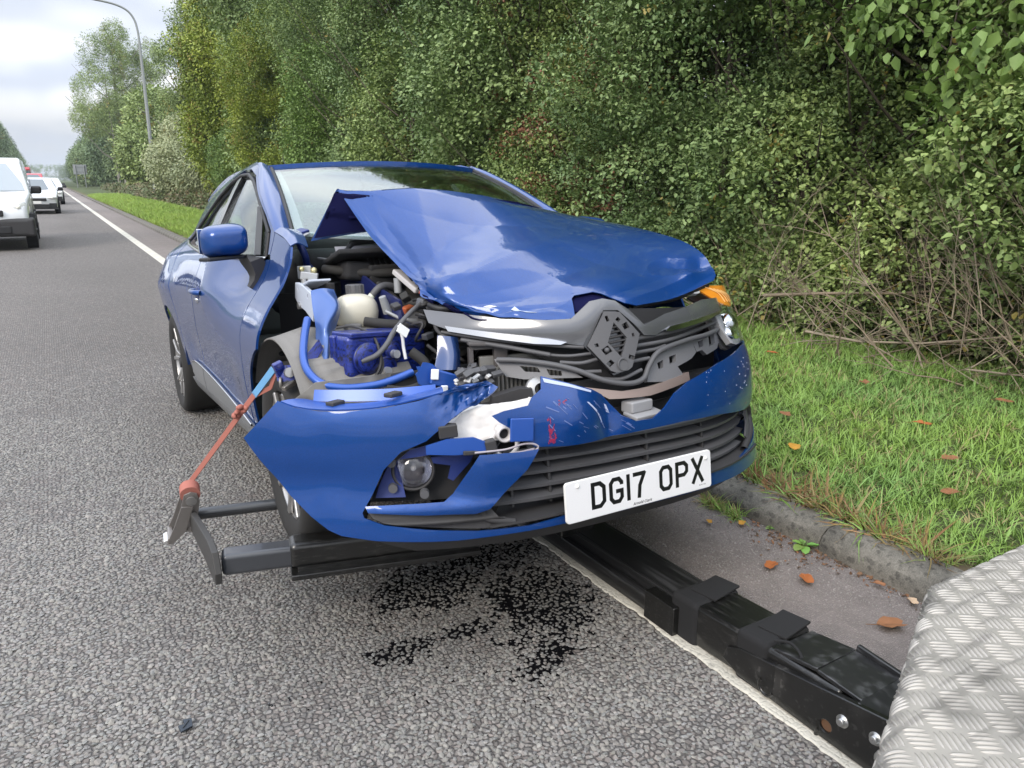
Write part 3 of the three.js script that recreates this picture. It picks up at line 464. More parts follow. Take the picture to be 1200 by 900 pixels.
// lamp post and road sign
{
  const steel = std([0.27, 0.285, 0.29], 0.6, { metalness: 0.2 }), lamp = thing('street_lamp', 'tall grey galvanised street lamp with curved arm over the road', 'street lamp', [5.9, 0.1, -54]);
  part(lamp, 'pole', [cyl(0.075, 0.13, 9.4, 16, 0, 4.7, 0), cyl(0.14, 0.15, 1.3, 16, 0, 0.65, 0)], steel);
  part(lamp, 'arm', [tube([[0, 9.3, 0], [-0.03, 10.0, 0], [-0.16, 10.6, 0], [-0.5, 11.05, 0], [-1.1, 11.3, 0], [-1.9, 11.42, 0], [-2.8, 11.5, 0]], 0.062, 40, 10)], steel);
  const head = part(lamp, 'lamp_head', [rbox(0.75, 0.12, 0.26, 0.05, -3.1, 11.54, 0)], std([0.4, 0.41, 0.42], 0.5)); part(head, 'lamp_lens', rbox(0.5, 0.06, 0.2, 0.03, -3.1, 11.47, 0), phy([0.8, 0.8, 0.78], 0.2));
  part(lamp, 'access_door', rbox(0.012, 0.5, 0.1, 0.004, -0.147, 0.8, 0), steel);
  const sg = thing('road_sign', 'grey back of a rectangular road sign on two posts far down the verge', 'road sign', [4.3, 0.1, -128]);
  part(sg, 'sign_panel', rbox(1.7, 1.35, 0.03, 0.01, 0, 2.6, 0), std([0.36, 0.38, 0.40], 0.5, { metalness: 0.3 }));
  for (const sx of [-0.42, 0.42]) { part(sg, 'post', cyl(0.06, 0.06, 3.2, 12, sx * 1.3, 1.6, 0.07), steel); part(sg, 'rail', rbox(1.3, 0.06, 0.04, 0.005, 0, 2.6 + sx * 0.8, 0.035), steel); }
}
// fallen leaves, weeds and a shard on the road
{
  const L = (x, y, z, r, col, rot, lab) => {
    const R = rng(Math.floor(x * 977 + z * 331)), pts = [], n = 14; for (let i = 0; i < n; i++) { const a = (i / n) * 6.283, k = 0.72 + 0.35 * Math.abs(Math.cos(a * 2.5)) + 0.15 * R(); pts.push([Math.cos(a) * r * k, Math.sin(a) * r * 0.62 * k]); }
    const g = panel(pts, (u, v) => [u, 0.012 + 0.22 * Math.abs(v) + 0.25 * r * noise(u * 60, v * 60, x * 9), v], { th: 0.0008, L: r * 0.5, flip: true });
    const o = thing('fallen_leaf', lab, 'leaf', [x, y, z], rot, 'dead leaves fallen by the kerb'); part(o, 'leaf_blade', g, std(col, 0.75)); part(o, 'leaf_stalk', bar([r * 0.8, 0.012, 0], [r * 1.7, 0.006, 0.3 * r], 0.0014, 0.001, 5), std([0.2, 0.09, 0.03], 0.8));
  };
  const or = [0.34, 0.105, 0.025], br = [0.26, 0.115, 0.05], ye = [0.5, 0.25, 0.03], pale = [0.5, 0.36, 0.24];
  L(2.172, 0.003, -1.702, 0.034, or, 0.3, 'orange fallen leaf on the tarmac, nearer the boom of two side by side'); L(2.203, 0.003, -1.567, 0.034, or, 1.1, 'orange fallen leaf on the tarmac, the one right of its neighbour'); L(2.197, 0.003, -1.23, 0.045, br, 2.6, 'largest brown orange fallen leaf, close to the aluminium plate');
  L(2.36, 0.003, -2.02, 0.024, ye, 0.6, 'small yellow orange leaf by the kerb beside the weed'); L(2.405, 0.003, -1.41, 0.02, br, 2, 'small brown leaf against the kerb near the plate'); L(2.40, 0.003, -1.28, 0.022, pale, 1, 'pale curled leaf against the kerb near the plate'); L(2.25, 0.003, -2.1, 0.018, ye, 1, 'tiny yellow leaf on the margin left of the weed');
  [[3.05, -1.55, br], [3.3, -2.6, br], [3.75, -2.1, or], [3.55, -3.3, br], [4.2, -2.75, br], [4.35, -3.6, or], [4.0, -3.95, br], [2.95, -2.25, ye], [4.55, -2.1, br], [3.4, -1.75, br]].forEach(([x, z, c], i) => L(x, vergeY(x, z) + 0.045, z, 0.045, c, i, ['brown leaf in the grass nearest the aluminium plate', 'brown leaf in the middle of the verge', 'orange leaf in the grass at right', 'brown leaf in the grass behind the bumper corner', 'brown leaf in the grass at far right', 'orange leaf high on the verge', 'brown leaf high on the verge, left one', 'yellow leaf at the grass edge above the kerb', 'brown leaf under the dead branches', 'brown leaf just above the kerb grass'][i]));
  const weed = (name, label, x, z, n, r, col) => { const R = rng(Math.floor(x * 1000 - z * 777)), o = thing(name, label, 'weed', [x, 0, z]); for (let i = 0; i < n; i++) { const a = i * 2.4 + R(), l = r * (0.6 + 0.6 * R()), up = 0.4 + 0.5 * R(), g = panel(Array.from({ length: 10 }, (_, k) => { const t = (k / 10) * 6.283; return [l * 0.62 + Math.cos(t) * l * 0.42, Math.sin(t) * l * 0.30]; }), (u, v) => [u, up * u - 1.1 * u * u / l * 0.4 + 0.25 * Math.abs(v) + 0.008, v], { th: 0.0007, L: l * 0.3, flip: true }); g.rotateY(a); part(o, 'weed_leaf', g, std(col.map((c) => c * (0.8 + 0.4 * R())), 0.55)); part(o, 'weed_stalk', bar([0, 0.002, 0], [Math.cos(a) * l * 0.25, 0.02 + up * l * 0.2, -Math.sin(a) * l * 0.25], 0.0018, 0.0014, 5), std([0.12, 0.2, 0.05], 0.6)); } };
  weed('broadleaf_weed', 'small broad leaved green weed growing at the kerb foot', 2.425, -1.755, 9, 0.055, [0.13, 0.27, 0.05]); weed('seedling_weed', 'tiny seedling at the kerb foot left of the larger weed', 2.43, -1.93, 4, 0.03, [0.14, 0.26, 0.07]); weed('dock_plant', 'leafy dock plant in the grass left of the aluminium plate', 3.35, -2.05, 9, 0.12, [0.12, 0.26, 0.06]);
  const sh = thing('plastic_shard', 'dark broken plastic shard lying on the road at bottom left', 'debris', [0.13, 0.012, -1.895], 0.5); part(sh, 'shard_body', extrude([[-0.02, -0.012], [0.012, -0.016], [0.024, 0.004], [0.006, 0.016], [0, 0.002], [-0.014, 0.008]], 0.006, 0.001).rotateX(-1.2), std([0.03, 0.04, 0.055], 0.4)); part(sh, 'shard_rib', rbox(0.026, 0.006, 0.003, 0.001, 0.002, 0.006, 0.004, 10, 20, 5), std([0.02, 0.025, 0.03], 0.4));
}

// ------------------------------------------------------------------ the damaged blue hatchback; car space: x to its nearside, y up, z forward, origin on the ground under the rear axle
const car = thing('crashed_hatchback', 'crashed blue hatchback with crumpled bonnet and torn front bumper, front raised on a lifting frame', 'car', [1.405, 0, -4.961]);
car.rotation.order = 'YXZ'; car.rotation.set(-4.9 * D2R, -0.2 * D2R, 0);
const flake = tex(256, 256, (u, v) => { const n = h3(u * 256, v * 256, 3); return [0.5 + 0.2 * n, 0, 0]; }, false);
const toS = (x) => (x <= 0.0031308 ? 12.92 * x : 1.055 * Math.pow(x, 1 / 2.4) - 0.055);
const paintMap2 = tex(1024, 1024, (u, v) => { const n = fbm(u * 5, v * 5, 3, 4), f = fbm(u * 40, v * 40, 6, 2), sp = h3(u * 1024, v * 1024, 7), d = 0.022 * ss(n, 0.42, 0.75) * (0.4 + f) + (sp > 0.9985 ? 0.10 : 0), k = 0.82 + 0.36 * h3(u * 1024, v * 1024, 2); return [toS(lerp(0.0006 * k, 0.20, d)), toS(lerp(0.044 * k, 0.185, d)), toS(lerp(0.215 * k, 0.17, d))]; });
paintMap2.repeat.set(1.1, 1.1);
const filmMap = tex(512, 512, (u, v) => { const n = fbm(u * 6, v * 6, 9, 4), m = fbm(u * 3, v * 22, 5, 3), k = 0.012 + 0.05 * ss(n, 0.5, 0.8) + 0.03 * ss(m, 0.55, 0.8); return [k, k, k]; }, false); filmMap.repeat.set(1.3, 1.3);
const paint = phy([1, 1, 1], 0.38, { map: paintMap2, clearcoatRoughnessMap: filmMap,  metalness: 0.3, specularIntensity: 0.35, clearcoat: 1, clearcoatRoughness: 1 });
const paintIn = phy([0.006, 0.022, 0.15], 0.5, { metalness: 0.2, clearcoat: 0.4, clearcoatRoughness: 0.3 });
const paintRaw = phy([0.012, 0.075, 0.36], 0.42, { metalness: 0.3, clearcoat: 0.6, clearcoatRoughness: 0.2 });
const grimeMap = tex(512, 512, (u, v) => { const n = fbm(u * 6, v * 6, 3, 4), m = fbm(u * 30, v * 30, 1, 3), k = 1 - 0.55 * ss(n, 0.5, 0.75) - 0.35 * ss(m, 0.5, 0.75); return [k, k * 0.97, k * 0.93]; }); grimeMap.repeat.set(1.5, 1.5);
const blackTrim = std([0.018, 0.018, 0.020], 0.55), blackGloss = phy([0.012, 0.012, 0.014], 0.2, { clearcoat: 0.8, clearcoatRoughness: 0.1 }), rubber = std([0.022, 0.021, 0.020], 0.8), darkIn = std([0.02, 0.02, 0.022], 0.9), plasticG = std([0.088, 0.088, 0.094], 0.55), plasticD = std([0.035, 0.034, 0.036], 0.65);
const chrome = std([0.72, 0.72, 0.74], 0.16, { metalness: 1 }), alloy = std([0.42, 0.41, 0.40], 0.36, { metalness: 0.8 }), steelM = std([0.42, 0.41, 0.40], 0.4, { metalness: 0.85 }), dustyMap = tex(512, 512, (u, v) => { const n = fbm(u * 5, v * 5, 1, 4), m = fbm(u * 24, v * 24, 4, 3), k = 0.47 + 0.22 * (n - 0.5) + 0.1 * (m - 0.5) - 0.16 * ss(n, 0.6, 0.8); return [k * 1.02, k, k * 0.97]; });
dustyMap.repeat.set(2, 2);
const dusty = new THREE.MeshStandardMaterial({ map: dustyMap, roughness: 0.9 }), sillGrey = phy([0.16, 0.165, 0.17], 0.5, { clearcoat: 0.3 });
const glass = phy([0.86, 0.93, 0.9], 0.01, { transmission: 1, thickness: 0, ior: 1.52 });
const screenGlass = phy([0.80, 0.88, 0.85], 0.01, { transmission: 1, thickness: 0, ior: 2.0 });

// body side: half width at height y and station z
const sideMid = spline([[0.14, 0.74], [0.22, 0.80], [0.30, 0.825], [0.42, 0.842], [0.55, 0.852], [0.68, 0.862], [0.77, 0.868], [0.81, 0.866], [0.85, 0.852], [0.90, 0.832], [0.96, 0.808], [1.0, 0.785], [1.04, 0.757], [1.12, 0.712], [1.25, 0.637], [1.35, 0.572], [1.40, 0.525], [1.44, 0.44]]);
const sideFront = spline([[0.14, 0.74], [0.22, 0.80], [0.30, 0.825], [0.45, 0.848], [0.60, 0.858], [0.70, 0.850], [0.77, 0.820], [0.82, 0.785], [0.87, 0.748], [0.92, 0.722], [0.98, 0.703], [1.04, 0.688], [1.12, 0.668], [1.25, 0.62], [1.35, 0.562], [1.40, 0.52], [1.44, 0.44]]);
function halfW(z, y) {
  let w = lerp(sideMid(y), sideFront(y), ss(z, 1.35, 2.15));
  w += 0.028 * gauss(z, 0.02, 0.42) * gauss(y, 0.82, 0.2) + 0.012 * gauss(z, 2.56, 0.3) * gauss(y, 0.6, 0.2);
  w -= 0.014 * gauss(y, 0.46, 0.10) * ss(z, 0.5, 0.9) * (1 - ss(z, 1.8, 2.15));
  w -= 0.10 * Math.pow(clamp((1.3 - z) / 1.8), 1.5) * ss(y, 0.96, 1.12);
  w -= 0.17 * clamp((-z - 0.12) / 0.52) ** 2 + 0.30 * clamp((z - 2.72) / 0.7) ** 2;
  return w;
}
const SIDE = (sg) => (z, y) => [sg * halfW(z, y), y, z];
const sideD = (sg, d) => (z, y) => [sg * (halfW(z, y) + d), y, z];
const wsFn = (s, t) => { const b = [0.62 * s, 1.045 - 0.045 * (1 - s * s), 2.13 + 0.32 * (1 - s * s)], a = [0.515 * s, 1.352 + 0.014 * (1 - s * s), 1.46 + 0.12 * (1 - s * s)], o = b.map((v, i) => lerp(v, a[i], t)), bl = 0.022 * Math.sin(Math.PI * t); return [o[0], o[1] + bl * 0.8, o[2] + bl * 0.5]; };
const arc = (cz, cy, r, a0, a1, n = 18) => range(0, n, 1).map((i) => { const a = rad(lerp(a0, a1, i / n)); return [cz + r * Math.cos(a), cy + r * Math.sin(a)]; });
const FA = 2.589, RA = 0.0, AR = 0.362;
const DLO = [[2.06, 0.955], [2.045, 1.045], [1.93, 1.115], [1.72, 1.215], [1.52, 1.285], [1.30, 1.332], [1.05, 1.350], [0.80, 1.338], [0.55, 1.285], [0.34, 1.205], [0.16, 1.105], [0.20, 1.055], [0.50, 1.020], [1.20, 0.975]];
for (const sg of [-1, 1]) {
  const f = SIDE(sg), flip = sg < 0, P = (poly, o = {}) => panel(poly, f, { th: 0.014, L: 0.05, flip: !flip, ...o });
  // frame: rear quarter, cant rail and A pillar in one pressing
  part(car, 'body_side', P([[2.135, 1.045], [2.02, 1.105], [1.80, 1.205], [1.62, 1.285], [1.46, 1.352], [1.30, 1.392], [1.05, 1.412], [0.75, 1.412], [0.35, 1.388], [-0.05, 1.345], [-0.32, 1.285], [-0.50, 1.12], [-0.58, 1.0], [-0.635, 0.85], [-0.65, 0.62], [-0.63, 0.36], [-0.34, 0.25], ...arc(RA, 0.31, AR, 190, 8, 24), [0.37, 0.34], [0.445, 0.46], [0.40, 0.62], [0.33, 0.82], [0.29, 1.035], [0.175, 1.055], [0.125, 1.105], [0.32, 1.228], [0.54, 1.308], [0.80, 1.362], [1.05, 1.374], [1.31, 1.356], [1.53, 1.308], [1.73, 1.237], [1.94, 1.135], [2.075, 1.055], [2.09, 0.965], [2.115, 0.965]]), paint);
  {
    const curve = new THREE.CatmullRomCurve3([[2.135, 1.045], [2.02, 1.105], [1.80, 1.205], [1.62, 1.285], [1.46, 1.352], [1.36, 1.378]].map(([z, y]) => V(sg * halfW(z, y), y, z))), at = (q) => curve.getPoint(clamp(q)).toArray();
    part(car, 'front_pillar', panel([[0, 0], [1, 0], [1, 1], [0, 1]], (q, t) => { const A = at(q), B = wsFn(sg * 1.005, clamp(q) * 0.99), o = A.map((v, i) => lerp(v, B[i], t)), b = 0.016 * Math.sin(Math.PI * clamp(t)); return [o[0] + sg * b * 0.5, o[1] + b * 0.7, o[2] + b * 0.5]; }, { th: 0.01, L: 0.1, flip: flip }), paint);
  }
  const door = part(car, 'front_door', P([[2.128, 0.945], [2.150, 0.82], [2.168, 0.60], [2.155, 0.42], [2.12, 0.275], [0.995, 0.275], [0.985, 0.36], [1.028, 0.55], [1.128, 0.80], [1.19, 0.972], [1.6, 0.958], [2.085, 0.945]]), paint);
  const rdoor = part(car, 'rear_door', P([[0.98, 0.275], [0.977, 0.36], [1.02, 0.55], [1.12, 0.80], [1.182, 0.972], [0.50, 1.016], [0.298, 1.035], [0.338, 0.82], [0.408, 0.62], [0.453, 0.46], [0.60, 0.30], [0.66, 0.275]]), paint);
  part(car, 'sill', panel([[2.20, 0.268], [2.20, 0.19], [2.1, 0.165], [0.45, 0.165], [0.36, 0.21], [0.36, 0.268]], sideD(sg, -0.004), { th: 0.03, L: 0.06, flip: !flip }), sillGrey);
  const trim = [[0.60, 0.345], [0.64, 0.392], [0.78, 0.408], [1.0, 0.402], [1.4, 0.382], [1.8, 0.352], [2.10, 0.318], [2.10, 0.285], [0.70, 0.285]];
  part(door, 'door_trim', panel([[0.99, 0.404], [1.4, 0.382], [1.8, 0.352], [2.12, 0.318], [2.12, 0.288], [0.99, 0.288]], sideD(sg, 0.007), { th: 0.012, L: 0.06, flip: !flip }), sillGrey);
  part(rdoor, 'door_trim', panel([[0.60, 0.33], [0.64, 0.392], [0.78, 0.408], [0.972, 0.405], [0.972, 0.288], [0.68, 0.288]], sideD(sg, 0.007), { th: 0.012, L: 0.06, flip: !flip }), sillGrey);
  const strip = (pts, d, r, mat, par, nm) => part(par, nm, tube(pts.map(([z, y]) => [sg * (halfW(z, y) + d), y, z]), r, pts.length * 8, 8), mat);
  strip([[0.66, 0.398], [0.78, 0.412], [1.0, 0.406], [1.4, 0.386], [1.8, 0.356], [2.12, 0.322]], 0.010, 0.0045, chrome, door, 'chrome_strip');
  // glass house
  part(door, 'door_glass', panel([[1.93, 0.965], [1.84, 1.150], [1.72, 1.208], [1.52, 1.278], [1.30, 1.324], [1.085, 1.342], [1.245, 0.975]], sideD(sg, -0.022), { th: 0.004, L: 0.08, flip: !flip }), glass);
  part(door, 'quarter_glass', panel([[2.04, 0.962], [2.03, 1.04], [1.93, 1.105], [1.875, 1.132], [1.965, 0.965]], sideD(sg, -0.020), { th: 0.004, L: 0.08, flip: !flip }), glass);
  part(rdoor, 'door_glass', panel([[1.14, 0.985], [0.975, 1.342], [0.80, 1.33], [0.55, 1.276], [0.35, 1.196], [0.19, 1.105], [0.23, 1.06], [0.50, 1.028]], sideD(sg, -0.022), { th: 0.004, L: 0.08, flip: !flip }), glass);
  const fr = (a, b, w, d = -0.006) => { const [za, ya] = a, [zb, yb] = b; return beam([sg * (halfW(za, ya) + d), ya, za], [sg * (halfW(zb, yb) + d), yb, zb], w, 0.022, 0.004); };
  part(door, 'window_pillar', [beam([sg * (halfW(1.95, 0.96) - 0.008), 0.955, 1.95], [sg * (halfW(1.85, 1.15) - 0.008), 1.155, 1.85], 0.03, 0.022, 0.006)], blackGloss);
  part(car, 'centre_pillar', panel([[1.245, 0.972], [1.085, 1.350], [0.972, 1.350], [1.14, 0.98]], sideD(sg, -0.004), { th: 0.03, L: 0.1, flip: !flip }), blackGloss);
  const rim = []; for (let i = 0; i < DLO.length; i++) { const a = DLO[i], b = DLO[(i + 1) % DLO.length]; rim.push([a, b]); }
  part(car, 'window_seal', rim.slice(0, 11).map(([a, b]) => bar([sg * (halfW(...a) - 0.004), a[1], a[0]], [sg * (halfW(...b) - 0.004), b[1], b[0]], 0.0085, 0.0085, 8)), blackTrim);
  part(car, 'window_seal', rim.slice(1, 10).map(([a, b]) => beam([sg * (halfW(...a) - 0.045), a[1] - 0.022, a[0]], [sg * (halfW(...b) - 0.045), b[1] - 0.022, b[0]], 0.07, 0.028, 0.006)), darkIn);
  strip([[2.08, 0.950], [1.7, 0.955], [1.2, 0.974], [0.5, 1.02], [0.2, 1.05]], -0.002, 0.0085, chrome, car, 'belt_moulding');
  const hx = sg * (halfW(1.30, 0.80) + 0.018);
  const hd = part(door, 'door_handle', [tube([[hx - sg * 0.022, 0.80, 1.385], [hx, 0.802, 1.36], [hx + sg * 0.006, 0.803, 1.30], [hx, 0.804, 1.235], [hx - sg * 0.022, 0.804, 1.21]], 0.013, 24, 10)], paint);
  part(hd, 'handle_bowl', panel(arc(1.30, 0.797, 0.05, 0, 352, 16).map(([z, y]) => [z, 0.797 + (y - 0.797) * 0.62]), sideD(sg, 0.002), { th: 0.003, L: 0.05, flip: !flip }), paintIn);
  if (sg < 0) part(hd, 'lock_cover', [place(new THREE.SphereGeometry(0.016, 16, 10), sg * (halfW(1.18, 0.785) - 0.004), 0.765, 1.29)], chrome);
  // door mirror
  const mir = part(car, 'door_mirror', (() => { const g = new THREE.SphereGeometry(1, 56, 40), p = g.attributes.position, q = (v, k) => Math.sign(v) * Math.pow(Math.abs(v), k); for (let i = 0; i < p.count; i++) { let x = q(p.getX(i), 0.5), y = q(p.getY(i), 0.55), z = q(p.getZ(i), 0.85); const out = (x * (sg < 0 ? -1 : 1) + 1) / 2, rad_ = 1 - 0.32 * (1 - out) ** 2 * 0 ; p.setXYZ(i, x * 0.080, y * 0.066 * (y < 0 ? 1 - 0.10 * out : 1 - 0.16 * out) * (1 - 0.10 * Math.max(0, z)) + 0.010 * (1 - out), z > 0 ? z * 0.105 * (1 - 0.35 * out) : z * 0.03); } g.computeVertexNormals(); return place(g, sg * 0.860, 1.018, 2.02, 0, sg < 0 ? 16 : -16); })(), paint);
  part(mir, 'mirror_foot', [panel([[2.095, 0.94], [2.06, 0.968], [1.95, 0.968], [1.975, 0.92], [2.03, 0.848], [2.07, 0.845]], (z, y) => [sg * (halfW(z, y) + 0.016 + 0.055 * ss(y, 0.87, 0.965)), y, z], { th: 0.05, L: 0.025, flip: !flip })], plasticD);
  part(mir, 'mirror_band', [rbox(0.155, 0.014, 0.085, 0.006, sg * 0.862, 0.958, 2.03, 0, -sg * 17, sg * -3)], blackTrim);
  part(mir, 'mirror_glass', [rbox(0.15, 0.092, 0.006, 0.003, sg * 0.872, 1.022, 1.99, 0, -sg * 17, 0)], phy([0.6, 0.62, 0.65], 0.03, { metalness: 1 }));
  // arch linings and inner darkness
  part(car, 'wheel_housing', [place(new THREE.CylinderGeometry(AR + 0.02, AR + 0.02, 0.34, 28, 1, true, 0, Math.PI), sg * 0.62, 0.32, RA, 0, 0, 90).applyMatrix4(new THREE.Matrix4())], darkIn);
}
// roof, windscreen and rear
const ws = part(car, 'windscreen', panel([[-0.985, 0.0], [0.985, 0.0], [0.985, 0.99], [-0.985, 0.99]], wsFn, { th: 0.004, L: 0.08, flip: false }), screenGlass);
part(ws, 'screen_seal', [tube(range(0, 10, 1).map((i) => wsFn(-1, i / 10)), 0.008, 40, 8), tube(range(0, 10, 1).map((i) => wsFn(1, i / 10)), 0.011, 40, 8), tube(range(-10, 10, 1).map((i) => { const q = wsFn(i / 10, 0.985); return [q[0], q[1] + 0.002, q[2] + 0.002]; }), 0.004, 60, 6)], blackTrim);
const wsIn = (s, t) => { const p = wsFn(s, t); return [p[0], p[1] - 0.012, p[2] - 0.014]; };
part(ws, 'ceramic_border', [panel([[-0.98, 0], [0.98, 0], [0.98, 0.05], [-0.98, 0.05]], wsIn, { th: 0.002, L: 0.1 }), panel([[-0.98, 0.06], [-0.93, 0.06], [-0.93, 0.97], [-0.98, 0.97]], wsIn, { th: 0.002, L: 0.1 }), panel([[0.93, 0.06], [0.98, 0.06], [0.98, 0.97], [0.93, 0.97]], wsIn, { th: 0.002, L: 0.1 })], std([0.25, 0.25, 0.26], 0.6));
const roofFn = (s, t) => { const z = lerp(1.46 + 0.12 * (1 - s * s), -0.33, t), x = lerp(0.515, 0.50, t) * s, zz = clamp((1.4 - z) / 1.75); return [x, 1.352 + 0.014 * (1 - s * s) + 0.075 * Math.sin(Math.PI * Math.min(1, zz * 0.9)) * (0.75 + 0.25 * (1 - s * s)) - 0.062 * zz * zz, z]; };
part(car, 'roof', panel([[-1.02, -0.012], [1.02, -0.012], [1.02, 1], [-1.02, 1]], (s, t) => { const q = roofFn(s, t); return [q[0], q[1] + 0.006, q[2]]; }, { th: 0.02, L: 0.12 }), paint);
part(car, 'roof_aerial', [bar([0, 1.42, -0.15], [0, 1.60, -0.33], 0.004, 0.002, 6), cyl(0.012, 0.02, 0.03, 12, 0, 1.41, -0.14)], blackTrim);
const tg = part(car, 'tailgate', panel([[-0.52, 1.02], [0.52, 1.02], [0.60, 0.45], [-0.60, 0.45]], (x, y) => [x, y, -0.62 - 0.06 * (1 - (x / 0.7) ** 2) + 0.1 * clamp((y - 0.8) / 0.3) ** 2], { th: 0.03, L: 0.1, flip: true }), paint);
part(tg, 'rear_window', panel([[-0.55, 1.02], [0.55, 1.02], [0.46, 1.33], [-0.46, 1.33]], (x, y) => [x, y, -0.52 + (y - 1.02) * 0.55 - 0.05 * (1 - (x / 0.7) ** 2)], { th: 0.006, L: 0.1, flip: true }), glass);
part(car, 'rear_bumper', panel([[-0.76, 0.46], [0.76, 0.46], [0.72, 0.22], [-0.72, 0.22]], (x, y) => [x, y, -0.66 - 0.03 * (1 - (x / 0.75) ** 2) + 0.16 * Math.abs(x / 0.76) ** 5], { th: 0.03, L: 0.1, flip: true }), paint);
// cabin
const cab = std([0.035, 0.035, 0.038], 0.85), cabL = std([0.30, 0.295, 0.285], 0.9);
part(car, 'dashboard', [rbox(1.28, 0.26, 0.42, 0.07, 0, 0.83, 1.86), rbox(1.2, 0.1, 0.3, 0.05, 0, 0.93, 2.0), rbox(0.36, 0.10, 0.22, 0.04, -0.36, 0.98, 1.80)], cab);
part(car, 'steering_wheel', [place(new THREE.TorusGeometry(0.18, 0.015, 10, 36), -0.36, 0.93, 1.52, -68), bar([-0.36, 0.93, 1.52], [-0.36, 0.86, 1.75], 0.05, 0.04, 12), rbox(0.34, 0.05, 0.03, 0.012, -0.36, 0.93, 1.52, 22)], cab);
for (const sx of [-0.36, 0.36]) { const st = part(car, 'front_seat', [rbox(0.5, 0.16, 0.52, 0.06, sx, 0.44, 0.95), rbox(0.48, 0.62, 0.16, 0.07, sx, 0.78, 0.66, -14)], cab); part(st, 'headrest', [rbox(0.26, 0.18, 0.1, 0.05, sx, 1.16, 0.56, -10)], cab); }
part(car, 'rear_seat', [rbox(1.2, 0.16, 0.5, 0.06, 0, 0.46, 0.12), rbox(1.2, 0.6, 0.16, 0.07, 0, 0.78, -0.2, -18)], cab);
part(car, 'headlining', panel([[-0.95, 0.02], [0.95, 0.02], [0.95, 0.97], [-0.95, 0.97]], (s, t) => { const p = roofFn(s, t); return [p[0], p[1] - 0.035, p[2]]; }, { th: 0.01, L: 0.2 }), cabL);
part(car, 'floor_pan', [rbox(1.5, 0.03, 2.7, 0.01, 0, 0.23, 0.85), rbox(1.2, 0.6, 0.04, 0.01, 0, 0.55, 2.12), rbox(1.2, 0.45, 0.04, 0.01, 0, 0.7, -0.45)], darkIn);
part(car, 'rear_mirror', [rbox(0.22, 0.06, 0.03, 0.02, 0, 1.30, 1.50)], cab);

// wheels: tyre, rim with five split spokes, hub
function wheel(x, y, z, sg, label) {
  const w = new THREE.Group(); w.name = numbered('wheel'); w.position.set(x, y, z); w.scale.x = 1; car.add(w);
  const rot = (g) => { g.rotateZ(-Math.PI / 2 * sg); return g; };  // lathe axis y becomes the axle, outwards = +y
  part(w, 'tyre', rot(lathe([[0.215, -0.10], [0.245, -0.103], [0.285, -0.108], [0.303, -0.095], [0.309, -0.07], [0.311, 0], [0.309, 0.07], [0.303, 0.095], [0.285, 0.108], [0.262, 0.108], [0.245, 0.104], [0.228, 0.098], [0.215, 0.09]], 64)), rubber);
  const gr = []; for (const gy of [-0.045, 0.0, 0.045]) gr.push(rot(place(new THREE.TorusGeometry(0.3115, 0.003, 6, 64), 0, gy, 0, 90)));
  part(w, 'rim', rot(lathe([[0.20, -0.10], [0.205, 0.0], [0.212, 0.07], [0.222, 0.094], [0.229, 0.098], [0.231, 0.094], [0.224, 0.088], [0.214, 0.06], [0.205, -0.10]], 64)), alloy);
  const dark = []; const spokes = [];
  for (let i = 0; i < 5; i++) for (const s of [-1, 1]) {
    const a = (i / 5) * 6.2832 + s * 0.10, b = (i / 5) * 6.2832 + s * 0.30, A = [Math.cos(a) * 0.05, 0.060, Math.sin(a) * 0.05], M = [Math.cos(a + s * 0.08) * 0.13, 0.082, Math.sin(a + s * 0.08) * 0.13], B = [Math.cos(b) * 0.219, 0.088, Math.sin(b) * 0.219];
    spokes.push(rot(beam(A, M, 0.026, 0.022, 0.006)), rot(beam(M, B, 0.024, 0.018, 0.006))); dark.push(rot(beam([A[0], 0.038, A[2]], [B[0] * 0.97, 0.06, B[2] * 0.97], 0.03, 0.04, 0.006)));
  }
  part(w, 'spoke', dark, plasticD, { label: 'dark painted spoke pockets' }); const sp = part(w, 'spoke', spokes, alloy);
  Array.from({ length: 5 }, (_, i) => rot(place(new THREE.CylinderGeometry(0.009, 0.009, 0.02, 6), Math.cos(i * 1.2566 + 0.63) * 0.054, 0.072, Math.sin(i * 1.2566 + 0.63) * 0.054))).forEach((g) => part(w, 'wheel_bolt', g, steelM));
  part(w, 'hub_cap', [rot(place(new THREE.CylinderGeometry(0.032, 0.036, 0.03, 24), 0, 0.075, 0))], plasticD);
  part(w, 'brake_disc', [rot(place(new THREE.CylinderGeometry(0.14, 0.14, 0.02, 32), 0, 0.0, 0))], std([0.25, 0.23, 0.21], 0.5, { metalness: 0.7 }));
  return w;
}
wheel(-0.745, 0.31, RA, -1); wheel(0.745, 0.31, RA, 1);
{ const w = wheel(-0.735, 0.31, FA, -1); w.rotation.order = 'YXZ'; w.rotation.set(0.5, -0.03, 0); const v = wheel(0.745, 0.31, FA, 1); v.rotation.y = -0.03; }
